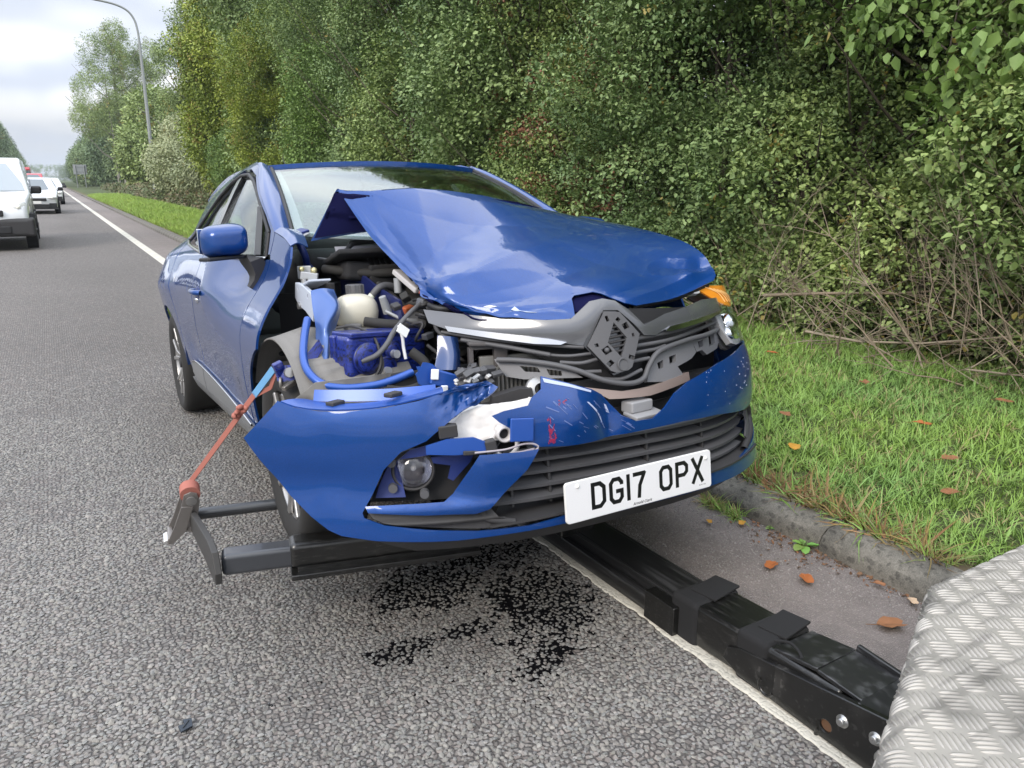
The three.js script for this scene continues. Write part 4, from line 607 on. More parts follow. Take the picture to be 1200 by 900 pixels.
// ------------------------------------------------------------------ front of the car
// what is left of the front wings
{
  const f = SIDE(-1), g = SIDE(1);
  const tear = [[2.47, 0.66], [2.475, 0.72], [2.47, 0.765], [2.455, 0.82], [2.44, 0.865], [2.425, 0.905], [2.42, 0.95], [2.40, 0.99], [2.32, 1.015]];
  part(car, 'front_wing', panel([[2.122, 0.965], [2.142, 1.045], ...tear.slice().reverse(), ...arc(FA, 0.31, AR + 0.004, 109, 172, 14), [2.18, 0.30], [2.158, 0.30], [2.166, 0.42], [2.176, 0.60], [2.158, 0.82], [2.136, 0.945]], f, { th: 0.008, L: 0.03 }), paint, { label: 'torn driver side front wing' });
  part(car, 'front_wing', panel([[2.122, 0.965], [2.142, 1.045], [2.35, 1.01], [2.55, 0.965], [2.62, 0.92], [2.66, 0.80], [2.70, 0.62], [2.88, 0.56], [2.94, 0.46], ...arc(FA, 0.31, AR + 0.004, 8, 172, 26), [2.18, 0.30], [2.158, 0.30], [2.166, 0.42], [2.176, 0.60], [2.158, 0.82], [2.136, 0.945]], g, { th: 0.008, L: 0.04, flip: true }), paint);
  part(car, 'wing_top', panel([[0, 0], [1, 0], [1, 1], [0, 1]], gridSurf([[2.13, 1.045, -0.622, 1.052, 2.14], [2.20, 1.036, -0.615, 1.045, 2.20], [2.30, 1.018, -0.618, 1.022, 2.28], [2.40, 0.99, -0.635, 0.985, 2.375]].map(([z, y, bx, by, bz]) => [[-halfW(z, y), y, z], [lerp(-halfW(z, y), bx, 0.5) - 0.004, lerp(y, by, 0.5) + 0.012, lerp(z, bz, 0.5)], [bx, by, bz]])), { th: 0.004, L: 0.1, flip: false }), paint);
  part(car, 'wing_flange', [tube([[-0.62, 1.035, 2.17], [-0.628, 1.0, 2.245], [-0.612, 0.955, 2.25], [-0.60, 0.92, 2.225], [-0.575, 0.895, 2.22]], 0.014, 24, 8), rbox(0.05, 0.012, 0.05, 0.004, -0.60, 1.045, 2.17, 10, 20, 15)], paintIn);
}
// crumpled bonnet
const hoodRows = ([
  [[-0.60, 1.008, 2.30], [-0.40, 1.035, 2.37], [-0.21, 1.045, 2.42], [0.0, 1.05, 2.44], [0.22, 1.05, 2.40], [0.44, 1.04, 2.24], [0.64, 1.035, 2.06]],
  [[-0.501, 1.188, 2.34], [-0.41, 1.178, 2.395], [-0.25, 1.168, 2.44], [-0.02, 1.158, 2.445], [0.23, 1.132, 2.36], [0.47, 1.115, 2.21], [0.665, 1.088, 2.14]],
  [[-0.457, 1.031, 2.50], [-0.362, 1.032, 2.58], [-0.227, 1.033, 2.64], [-0.027, 1.030, 2.68], [0.232, 1.030, 2.62], [0.50, 1.045, 2.50], [0.69, 1.026, 2.52]],
  [[-0.418, 0.918, 2.66], [-0.338, 0.910, 2.76], [-0.237, 0.911, 2.84], [-0.042, 0.916, 2.90], [0.215, 0.925, 2.90], [0.48, 0.955, 2.82], [0.70, 0.962, 2.82]],
  [[-0.406, 0.847, 2.78], [-0.373, 0.826, 2.92], [-0.266, 0.820, 3.03], [-0.108, 0.825, 3.10], [0.110, 0.850, 3.11], [0.42, 0.872, 3.02], [0.68, 0.895, 2.99]],
  [[-0.425, 0.821, 2.86], [-0.347, 0.775, 3.0], [-0.262, 0.760, 3.13], [-0.10, 0.748, 3.225], [0.10, 0.764, 3.23], [0.37, 0.776, 3.162], [0.625, 0.822, 3.10]],
]);
const hoodRear = gridSurf(hoodRows.slice(0, 2)), hoodMain = gridSurf(hoodRows.slice(1)), hoodGrid = (s, t) => (t < 0.2 ? hoodRear(s, t / 0.2) : hoodMain(s, (t - 0.2) / 0.8));
const hoodFn = (s, t) => {
  const p = hoodGrid(s, t), dx = s - 0.07, dy = t - 0.84, r = Math.hypot(dx, dy * 0.9), a = Math.atan2(-dy, dx);
  const wob = (x) => Math.abs(((x % 1) + 1) % 1 - 0.5) * 2;
  const fold = (ax, ay, bx, by, amp, w) => { const vx = bx - ax, vy = by - ay, k = clamp(((s - ax) * vx + (t - ay) * vy) / (vx * vx + vy * vy)), q = Math.hypot(s - ax - k * vx, t - ay - k * vy); return amp * Math.max(0, 1 - q / w) * (0.35 + 0.65 * Math.sin(Math.PI * clamp(0.15 + 0.75 * k))); };
  let d = 0.012 * (wob(a * 1.35 + 0.15) - 0.5) * ss(r, 0.02, 0.16) * (1 - ss(r, 0.45, 0.8)) * (1 - ss(s, 0.5, 0.75));     // folds that fan out of the blow
  d += fold(0.07, 0.84, 0.34, 0.22, 0.026, 0.15) + fold(0.08, 0.85, 0.60, 0.50, 0.030, 0.17) - fold(0.10, 0.88, 0.44, 0.80, 0.030, 0.13) - fold(0.06, 0.82, 0.14, 0.3, 0.018, 0.09) + fold(0.0, 0.20, 0.06, 0.80, 0.010, 0.05) + fold(0.12, 0.955, 0.46, 0.965, 0.014, 0.05) + fold(0.34, 0.22, 0.75, 0.30, 0.016, 0.14) - fold(0.60, 0.55, 0.80, 0.85, 0.010, 0.16);
  d += fold(0.70, 0.96, 0.97, 0.90, 0.012, 0.06) - fold(0.86, 0.80, 0.99, 0.88, 0.012, 0.06) + fold(0.26, 0.99, 0.31, 0.88, 0.010, 0.04);
  d -= 0.020 * gauss(s, 0.08, 0.035) * gauss(t, 0.86, 0.05);
  d -= 0.022 * gauss(s, 0.31, 0.09) * gauss(t, 0.93, 0.05) - 0.012 * gauss(s, 0.36, 0.03) * gauss(t, 0.95, 0.04);
  d -= 0.007 * gauss(s, 0.165, 0.025) * gauss(t, 0.68, 0.05);
  d += 0.010 * gauss(s, 0.90, 0.035) * gauss(t, 0.90, 0.05) - 0.012 * gauss(s, 0.97, 0.03) * gauss(t, 0.84, 0.06);
  d += 0.006 * (fbm(s * 7, t * 7, 4, 3) - 0.5) * ss(t, 0.25, 0.5) * (1 - ss(s, 0.4, 0.75)) + 0.011 * (fbm(s * 20, t * 20, 9, 2) - 0.5) * gauss(t, 0.94, 0.07) * (1 - ss(s, 0.45, 0.6));
  return [p[0], p[1] + d * 0.85, p[2] + d * 0.5];
};
const hood = part(car, 'bonnet', panel([[0, 0], [1, 0], [1.0, 0.97], [0.985, 1.0], [0.70, 1.0], [0.672, 0.975], [0.632, 0.885], [0.615, 0.865], [0.56, 0.862], [0.545, 0.88], [0.515, 0.985], [0.49, 1.0], [0.02, 1.0], [0, 0.985]], hoodFn, { th: 0.003, L: 0.016, flip: true }), paint);
{
  const underM = phy([0.006, 0.007, 0.04], 0.85, { specularIntensity: 0.15 }), up = (s, t, d) => { const e = 0.02, p = hoodFn(s, t), du = V(...hoodFn(s + e, t)).sub(V(...hoodFn(s - e, t))), dv = V(...hoodFn(s, t + e)).sub(V(...hoodFn(s, t - e))), n = dv.cross(du).normalize(); return [p[0] - n.x * d, p[1] - n.y * d, p[2] - n.z * d]; };
  part(hood, 'bonnet_frame', [panel([[0.006, 0.01], [0.99, 0.01], [0.99, 0.95], [0.006, 0.95]], (s, t) => up(s, t, 0.013 + 0.010 * (ss(noise(s * 6, t * 6), 0.42, 0.58))), { th: 0.004, L: 0.017, flip: true })], underM);
  const rib = []; for (const [a, b] of [[[0.03, 0.12], [0.28, 0.7]], [[0.03, 0.45], [0.5, 0.5]], [[0.1, 0.08], [0.9, 0.08]], [[0.72, 0.9], [0.97, 0.12]]]) rib.push(tube(range(0, 6, 1).map((i) => up(lerp(a[0], b[0], i / 6), lerp(a[1], b[1], i / 6), 0.024)), 0.008, 24, 6));
  rib.forEach((q) => part(hood, 'bonnet_rib', q, underM));
  for (const q of [tube(range(0, 10, 1).map((i) => up(lerp(0.03, 0.5, i / 10), 0.985, 0.024)), 0.011, 30, 6), tube(range(0, 8, 1).map((i) => up(lerp(0.7, 0.97, i / 8), 0.985, 0.022)), 0.010, 30, 6)]) part(hood, 'bonnet_seal', q, blackTrim);
  const chip = (pts) => panel(pts, (s, t) => up(s, t, -0.0022), { th: 0.001, L: 0.02, flip: true });
  part(hood, 'paint_chip', [chip([[0.292, 0.868], [0.318, 0.858], [0.335, 0.868], [0.312, 0.876]])], std([0.75, 0.76, 0.78], 0.6), { label: 'bare white paint chips on the dented front edge' });
  part(hood, 'paint_chip', [chip([[0.37, 0.90], [0.385, 0.88], [0.39, 0.93], [0.378, 0.95]]), chip([[0.37, 0.958], [0.40, 0.951], [0.42, 0.960], [0.39, 0.966]]), chip([[0.07, 0.868], [0.10, 0.858], [0.112, 0.864], [0.085, 0.873]])], std([0.45, 0.52, 0.68], 0.5));
}
// bumper skin: plan line and profile
const bX = spline([[-1.16, -1.06], [-1.05, -0.97], [-0.9, -0.85], [-0.75, -0.72], [-0.6, -0.585], [-0.4, -0.395], [-0.2, -0.2], [0, 0], [0.2, 0.2], [0.4, 0.4], [0.6, 0.6], [0.74, 0.72], [0.84, 0.79], [0.96, 0.84], [1.12, 0.865]]);
const bZ = spline([[-1.16, 2.93], [-1.05, 3.06], [-0.9, 3.18], [-0.75, 3.27], [-0.6, 3.34], [-0.4, 3.40], [-0.2, 3.425], [0, 3.43], [0.2, 3.425], [0.4, 3.385], [0.6, 3.285], [0.74, 3.17], [0.84, 3.05], [0.96, 2.90], [1.12, 2.74]]);
const bO = spline([[0, -0.12], [0.08, -0.03], [0.14, 0.012], [0.20, 0.025], [0.27, 0.018], [0.36, 0], [0.45, 0], [0.53, -0.008], [0.60, -0.03], [0.68, -0.07]]);
const bumpAt = (d = 0, warp = null) => (s, y) => { const e = 1e-3, tx = bX(s + e) - bX(s - e), tz = bZ(s + e) - bZ(s - e), l = Math.hypot(tx, tz), o = bO(y) + d + (warp ? warp(s, y) : 0); return [bX(s) - (tz / l) * o, y, bZ(s) + (tx / l) * o]; };
const bumper = new THREE.Group(); bumper.name = 'front_bumper'; bumper.userData.label = 'broken front bumper with its driver side end bent outwards'; car.add(bumper);
{
  const crush = (s, y) => { const k = ss(s, -0.66, -0.5) * (1 - ss(s, -0.40, -0.30)) * ss(y, 0.50, 0.57); return -0.05 * k * (0.4 + fbm(s * 26, y * 26, 3, 3)) + 0.03 * k * (fbm(s * 60, y * 60, 5, 2) - 0.5) + 0.006 * (fbm(s * 6, y * 9, 2, 2) - 0.5); };
  const top = [[-1.038, 0.587], [-0.991, 0.571], [-0.922, 0.563], [-0.845, 0.563], [-0.757, 0.569], [-0.669, 0.583], [-0.599, 0.60], [-0.534, 0.613], [-0.47, 0.613], [-0.44, 0.596], [-0.476, 0.57], [-0.508, 0.555], [-0.54, 0.551], [-0.582, 0.531], [-0.629, 0.499], [-0.652, 0.48]];
  const rec = [[-0.719, 0.454], [-0.766, 0.407], [-0.801, 0.336], [-0.817, 0.309], [-0.824, 0.295], [-0.82, 0.282]];
  const lip = [[-0.771, 0.262], [-0.664, 0.246], [-0.533, 0.230], [-0.395, 0.227], [-0.279, 0.238], [-0.123, 0.249], [0.066, 0.252], [0.248, 0.252], [0.42, 0.256], [0.56, 0.275], [0.66, 0.30], [0.74, 0.33], [0.84, 0.38], [0.98, 0.40], [1.05, 0.36], [1.04, 0.25], [0.9, 0.215], [0.6, 0.205]];
  const bot = [[0.431, 0.206], [0.286, 0.210], [-0.003, 0.214], [-0.273, 0.215], [-0.443, 0.212], [-0.579, 0.210], [-0.709, 0.216], [-0.794, 0.221], [-0.878, 0.235], [-0.91, 0.25], [-0.954, 0.284], [-1.011, 0.336], [-1.072, 0.413], [-1.118, 0.483]];
  part(bumper, 'bumper_skin', panel([...top, ...rec, ...lip, ...bot], bumpAt(0, crush), { th: 0.006, L: 0.03 }), paint);
  // rolled top edge of the loose end and its clips
  part(bumper, 'bumper_flange', [panel([[-1.03, 0], [-0.99, 0], [-0.92, 0], [-0.60, 0], [-0.60, 1], [-1.0, 1]], (s, t) => { const y0 = spline([[-1.04, 0.586], [-0.99, 0.571], [-0.92, 0.564], [-0.84, 0.564], [-0.757, 0.57], [-0.6, 0.598]])(s), p = bumpAt(-0.003 - 0.075 * t)(s, y0); return [p[0], y0 + 0.004 + 0.004 * Math.sin(t * 3), p[2]]; }, { th: 0.004, L: 0.04 }), panel([[-0.98, 0], [-0.62, 0], [-0.62, 1], [-0.98, 1]], (s, t) => { const y0 = 0.572 + 0.03 * t + 0.05 * clamp(s + 0.76), p = bumpAt(-0.078 - 0.012 * t)(s, 0.57); return [p[0], y0, p[2]]; }, { th: 0.004, L: 0.04 })], paintRaw);
  for (const s of [-0.9, -0.74]) part(bumper, 'bumper_clip', [rbox(0.045, 0.012, 0.03, 0.004, ...(() => { const p = bumpAt(-0.045)(s, 0.575); return [p[0], 0.575 + 0.02 * (s > -0.8), p[2]]; })(), 0, 25)], plasticD);
  // centre section, cracked off along the left
  const buck = (s, y) => 0.030 * gauss(s, -0.25, 0.09) * gauss(y, 0.5, 0.12) - 0.02 * gauss(s, -0.12, 0.04) * gauss(y, 0.5, 0.09) + 0.008 * (fbm(s * 9, y * 9, 6, 2) - 0.5) * (1 - ss(s, -0.1, 0.1));
  part(bumper, 'bumper_centre', panel([[-0.323, 0.622], [-0.253, 0.60], [-0.176, 0.573], [-0.137, 0.552], [-0.105, 0.518], [-0.073, 0.481], [-0.028, 0.462], [0.036, 0.46], [0.079, 0.484], [0.125, 0.523], [0.185, 0.548], [0.35, 0.582], [0.58, 0.605], [0.72, 0.60], [0.86, 0.585], [0.99, 0.56], [1.08, 0.50], [1.05, 0.43], [0.84, 0.415], [0.7, 0.41], [0.60, 0.405], [0.507, 0.400], [0.32, 0.425], [0.155, 0.433], [0.021, 0.431], [-0.162, 0.431], [-0.274, 0.433], [-0.365, 0.439], [-0.39, 0.461], [-0.424, 0.492], [-0.458, 0.514], [-0.478, 0.533], [-0.443, 0.543], [-0.375, 0.551], [-0.361, 0.571], [-0.331, 0.59]], bumpAt(0.004, buck), { th: 0.006, L: 0.028 }), paint, { label: 'scuffed and buckled centre of the bumper' });
  const scar = (pts, d = 0.0056) => panel(pts, bumpAt(d, buck), { th: 0.001, L: 0.03 });
  part(bumper, 'scratch', [scar([[-0.205, 0.545], [-0.199, 0.544], [-0.172, 0.518], [-0.155, 0.495], [-0.146, 0.472], [-0.138, 0.458], [-0.152, 0.480], [-0.168, 0.507]]), scar([[-0.13, 0.525], [-0.122, 0.52], [-0.112, 0.495], [-0.122, 0.50]]), scar([[-0.32, 0.617], [-0.25, 0.597], [-0.18, 0.571], [-0.182, 0.566], [-0.25, 0.589], [-0.318, 0.606]])], std([0.42, 0.48, 0.66], 0.6), { label: 'pale scratches through the paint' });
  { const Q = rng(88), sm_ = []; for (let i = 0; i < 34; i++) { const s0 = -0.318 + 0.02 * (Q() - 0.5), y0 = 0.44 + 0.10 * Q() * Q(), l = 0.004 + 0.012 * Q(), w = 0.0012 + 0.0022 * Q(); sm_.push(scar([[s0, y0], [s0 + w, y0 + l * 0.2], [s0 + w * 0.6, y0 + l], [s0 - w * 0.4, y0 + l * 0.7]])); } for (let i = 0; i < 9; i++) { const s0 = -0.30 + 0.028 * Q(), y0 = 0.545 + 0.012 * Q(), w = 0.003 + 0.004 * Q(); sm_.push(scar([[s0, y0], [s0 + w, y0 - 0.001], [s0 + w * 0.7, y0 + w * 0.6]])); }
    part(bumper, 'red_smear', sm_, std([0.26, 0.015, 0.06], 0.4), { label: 'specks of red paint rubbed onto the bumper', kind: 'stuff' }); }
  { const Q = rng(89), ms = []; for (let i = 0; i < 44; i++) { const s0 = -0.33 + 0.27 * Q(), y0 = 0.45 + 0.12 * Q(), a = -0.9 + 0.5 * Q(), l = 0.008 + 0.05 * Q() * Q(), w = 0.0006 + 0.0012 * Q(); const dx = Math.cos(a) * l, dy = Math.sin(a) * l; if (y0 + dy < 0.437 || s0 + dx > -0.03 || y0 > 0.62 + (s0 + 0.32) * -0.55) continue; ms.push(scar([[s0, y0], [s0 + dx, y0 + dy], [s0 + dx + w, y0 + dy + w], [s0 + w, y0 + w * 1.5]])); }
    part(bumper, 'scuff_mark', ms, std([0.10, 0.15, 0.36], 0.5), { label: 'fine pale scuffs across the buckled skin', kind: 'stuff' }); }
  const R = rng(31), nick = []; for (let i = 0; i < 26; i++) { const s = 0.25 + 0.33 * R(), y = 0.44 + 0.13 * R(), r = 0.0008 + 0.0013 * R(); nick.push(scar([[s, y], [s + r, y + r * 1.4], [s + r * 0.5, y + r * 2.4]])); } part(bumper, 'stone_chip', nick, std([0.4, 0.45, 0.6], 0.6), { kind: 'stuff' });
  // brow below the fog lamp: blue blade running up to the tear
  part(bumper, 'fog_lamp_blade', panel([[-0.815, 0.315], [-0.729, 0.317], [-0.616, 0.318], [-0.592, 0.337], [-0.544, 0.405], [-0.52, 0.439], [-0.462, 0.438], [-0.415, 0.436], [-0.36, 0.438], [-0.397, 0.388], [-0.452, 0.341], [-0.502, 0.294], [-0.538, 0.283], [-0.663, 0.287], [-0.807, 0.299]], bumpAt(0.006, (s, y) => 0.03 * ss(s, -0.62, -0.5) * gauss(y, 0.38, 0.1) + 0.008 * gauss(y, 0.30, 0.02)), { th: 0.008, L: 0.022 }), paint);
  part(bumper, 'lower_trim', panel([[-0.816, 0.296], [-0.663, 0.284], [-0.538, 0.280], [-0.50, 0.292], [-0.475, 0.262], [-0.44, 0.246], [-0.395, 0.229], [-0.533, 0.233], [-0.664, 0.249], [-0.771, 0.266], [-0.80, 0.276]], bumpAt(-0.012, (s, y) => 0.012 * gauss(y, 0.262, 0.01)), { th: 0.006, L: 0.025 }), plasticD);
  part(bumper, 'underlip', panel([[-0.82, 0.228], [-0.58, 0.212], [-0.27, 0.217], [0.29, 0.212], [0.6, 0.207], [0.85, 0.21], [0.85, 0.16], [0.3, 0.165], [-0.3, 0.165], [-0.7, 0.165]], bumpAt(-0.015, (s, y) => -0.9 * clamp(0.21 - y)), { th: 0.01, L: 0.05 }), plasticD);
  part(bumper, 'corner_finisher', panel([[0.60, 0.398], [0.72, 0.40], [0.84, 0.408], [0.82, 0.375], [0.72, 0.325], [0.64, 0.298], [0.56, 0.28], [0.54, 0.30], [0.60, 0.34]], bumpAt(-0.012), { th: 0.006, L: 0.04 }), plasticG);
  part(bumper, 'side_reflector', panel([[0.86, 0.40], [0.97, 0.41], [0.97, 0.432], [0.86, 0.425]], bumpAt(0.008), { th: 0.008, L: 0.03 }), phy([0.75, 0.20, 0.02], 0.25, { clearcoat: 1 }));
  // fog lamp pocket
  part(bumper, 'fog_lamp_pocket', panel([[-0.83, 0.29], [-0.56, 0.29], [-0.50, 0.44], [-0.64, 0.50], [-0.74, 0.46]], bumpAt(-0.10), { th: 0.006, L: 0.04 }), darkIn);
  part(bumper, 'fog_lamp_bracket', [panel([[-0.80, 0.318], [-0.72, 0.318], [-0.728, 0.36], [-0.738, 0.40], [-0.735, 0.43], [-0.765, 0.40], [-0.79, 0.35]], bumpAt(-0.045), { th: 0.006, L: 0.03 }), panel([[-0.645, 0.42], [-0.52, 0.43], [-0.535, 0.40], [-0.585, 0.352], [-0.60, 0.36], [-0.59, 0.395], [-0.64, 0.405]], bumpAt(-0.05), { th: 0.006, L: 0.03 }), panel([[-0.73, 0.425], [-0.64, 0.435], [-0.56, 0.437], [-0.57, 0.452], [-0.64, 0.462], [-0.70, 0.45]], bumpAt(-0.03), { th: 0.006, L: 0.03 })], paintIn);
  const fp = bumpAt(-0.055)(-0.697, 0.388), fr = (g) => { g.rotateX(Math.PI / 2); g.rotateY(-0.42); g.translate(...fp); return g; };
  const fog = part(bumper, 'fog_lamp', [fr(lathe([[0.02, -0.06], [0.045, -0.045], [0.057, -0.01], [0.059, 0.006], [0.053, 0.010], [0.050, 0.004]], 40))], plasticD);
  part(fog, 'lamp_lens', [fr(lathe([[0.0001, 0.028], [0.02, 0.0255], [0.037, 0.018], [0.050, 0.006], [0.0515, 0.0]], 40))], phy([0.80, 0.80, 0.83], 0.02, { transmission: 1, thickness: 0, ior: 1.7 }));
  part(fog, 'lamp_reflector', [fr(lathe([[0.008, -0.036], [0.02, -0.032], [0.035, -0.02], [0.049, 0.0]], 40))], std([0.50, 0.50, 0.53], 0.15, { metalness: 1 })); part(fog, 'lamp_bulb', [fr(lathe([[0.0001, -0.006], [0.006, -0.008], [0.008, -0.014], [0.008, -0.036]], 20))], phy([0.5, 0.48, 0.46], 0.2, { clearcoat: 1 }));
  const lug = []; for (const [s, y] of [[-0.752, 0.415], [-0.752, 0.345], [-0.668, 0.327]]) { const p = bumpAt(-0.04)(s, y); lug.push(place(new THREE.CylinderGeometry(0.012, 0.013, 0.02, 16), ...p, 90, -24)); } part(fog, 'lamp_lug', lug, plasticG);
  // lower grille: frame, bars, dark depth
  part(bumper, 'grille_back', panel([[-0.56, 0.245], [-0.38, 0.47], [0.3, 0.47], [0.66, 0.44], [0.66, 0.25], [0, 0.235]], bumpAt(-0.14), { th: 0.008, L: 0.08 }), darkIn);
  const slat = (y0, y1, s0, s1) => panel([[s0, 0], [s1, 0], [s1, 1], [s0, 1]], (s, t) => { const y = lerp(y0, y1, clamp((s + 0.5) / 1.05)), q = bumpAt(-0.034 - 0.062 * t)(s, y); return [q[0], y + 0.014 * t, q[2]]; }, { th: 0.010, L: 0.06 });
  [[0.428, 0.405, -0.36, 0.60], [0.396, 0.372, -0.425, 0.62], [0.361, 0.340, -0.475, 0.63], [0.324, 0.306, -0.50, 0.61], [0.288, 0.276, -0.525, 0.55]].forEach(([a, b, s0, s1]) => part(bumper, 'grille_bar', slat(a, b, s0, s1), plasticG));
  part(bumper, 'grille_sill', panel([[-0.50, 0], [0.60, 0], [0.60, 1], [-0.44, 1]], (s, t) => { const q = bumpAt(0.004 - 0.15 * t)(s, 0.25); return [q[0], lerp(0.245, 0.262, clamp((s + 0.5) / 0.5)) - 0.008 * (1 - t) * 0 - 0.004, q[2]]; }, { th: 0.006, L: 0.06 }), plasticD);
  part(bumper, 'grille_frame', [tube([[-0.36, 0.437], [-0.425, 0.38], [-0.48, 0.33], [-0.515, 0.285], [-0.50, 0.255], [-0.43, 0.240]].map(([s, y]) => bumpAt(-0.012)(s, y)), 0.010, 40, 8), tube([[0.52, 0.40], [0.62, 0.385], [0.655, 0.34], [0.60, 0.295], [0.50, 0.265]].map(([s, y]) => bumpAt(-0.012)(s, y)), 0.012, 40, 8)], plasticD);
  part(bumper, 'grille_web', [-0.42, -0.30, 0.05, 0.30].map((s) => beam(bumpAt(-0.075)(s, 0.26), bumpAt(-0.075)(s, s < -0.4 ? 0.38 : 0.42), 0.008, 0.05, 0.002)), plasticD);
  // tear: white foam, crash beam end, tow eye tube and loose blue fragments
  part(bumper, 'foam_absorber', [panel([[-0.60, 0.485], [-0.55, 0.535], [-0.50, 0.548], [-0.40, 0.552], [-0.30, 0.56], [-0.22, 0.55], [-0.25, 0.52], [-0.33, 0.505], [-0.36, 0.475], [-0.42, 0.45], [-0.52, 0.452], [-0.57, 0.465]], bumpAt(-0.055, (s, y) => -0.012 + 0.022 * fbm(s * 12, y * 16, 3, 3) + 0.006 * (fbm(s * 50, y * 50, 8, 2) - 0.5)), { th: 0.05, L: 0.02 })], std([0.78, 0.76, 0.74], 0.85));
  const ring = bumpAt(-0.012)(-0.442, 0.478); part(bumper, 'tow_eye_socket', [place(lathe([[0.016, -0.03], [0.021, -0.03], [0.023, 0.006], [0.017, 0.008], [0.014, -0.002], [0.0135, -0.03]], 28), ...ring, 90, -12), place(lathe([[0.03, 0], [0.036, 0.004], [0.044, -0.002], [0.04, -0.012]], 28), ring[0] + 0.002, ring[1] - 0.026, ring[2] - 0.008, 60, -12)], std([0.62, 0.60, 0.60], 0.5)); part(bumper, 'tow_eye_hole', [place(new THREE.CylinderGeometry(0.0145, 0.0145, 0.004, 20), ring[0], ring[1], ring[2] - 0.012, 90, -12)], darkIn);
  const fg = bumpAt(0.018)(-0.402, 0.492); part(bumper, 'broken_piece', [rbox(0.068, 0.062, 0.006, 0.003, fg[0], fg[1], fg[2], -6, -6, -6)], paintRaw, { label: 'square blue towing eye cover hanging loose' });
  part(bumper, 'broken_piece', panel([[-0.655, 0.468], [-0.60, 0.482], [-0.53, 0.482], [-0.50, 0.468], [-0.475, 0.448], [-0.50, 0.438], [-0.58, 0.438], [-0.655, 0.445]], bumpAt(0.004), { th: 0.008, L: 0.03 }), paintRaw, { label: 'torn blue strip above the fog lamp' });
  part(bumper, 'broken_piece', [rbox(0.05, 0.035, 0.02, 0.004, ...bumpAt(-0.01)(-0.595, 0.50), 5, -20, 4), rbox(0.03, 0.036, 0.03, 0.004, ...bumpAt(-0.004)(-0.485, 0.452), 0, -15, 10), rbox(0.06, 0.012, 0.012, 0.003, ...bumpAt(0)(-0.53, 0.44), 0, -10, -4)], plasticD);
  part(bumper, 'torn_edge', [tube([[-0.53, 0.442], [-0.45, 0.443], [-0.40, 0.452], [-0.37, 0.449], [-0.355, 0.438], [-0.37, 0.43]].map(([s, y]) => bumpAt(0.012)(s, y)), 0.003, 30, 5), panel([[-0.435, 0.435], [-0.37, 0.44], [-0.375, 0.425], [-0.40, 0.40], [-0.42, 0.37], [-0.435, 0.385], [-0.43, 0.41]], bumpAt(0.013, (s, y) => 0.012 * fbm(s * 40, y * 40, 2, 2)), { th: 0.003, L: 0.02 })], std([0.36, 0.33, 0.36], 0.55), { label: 'bare grey torn plastic edge' });
}
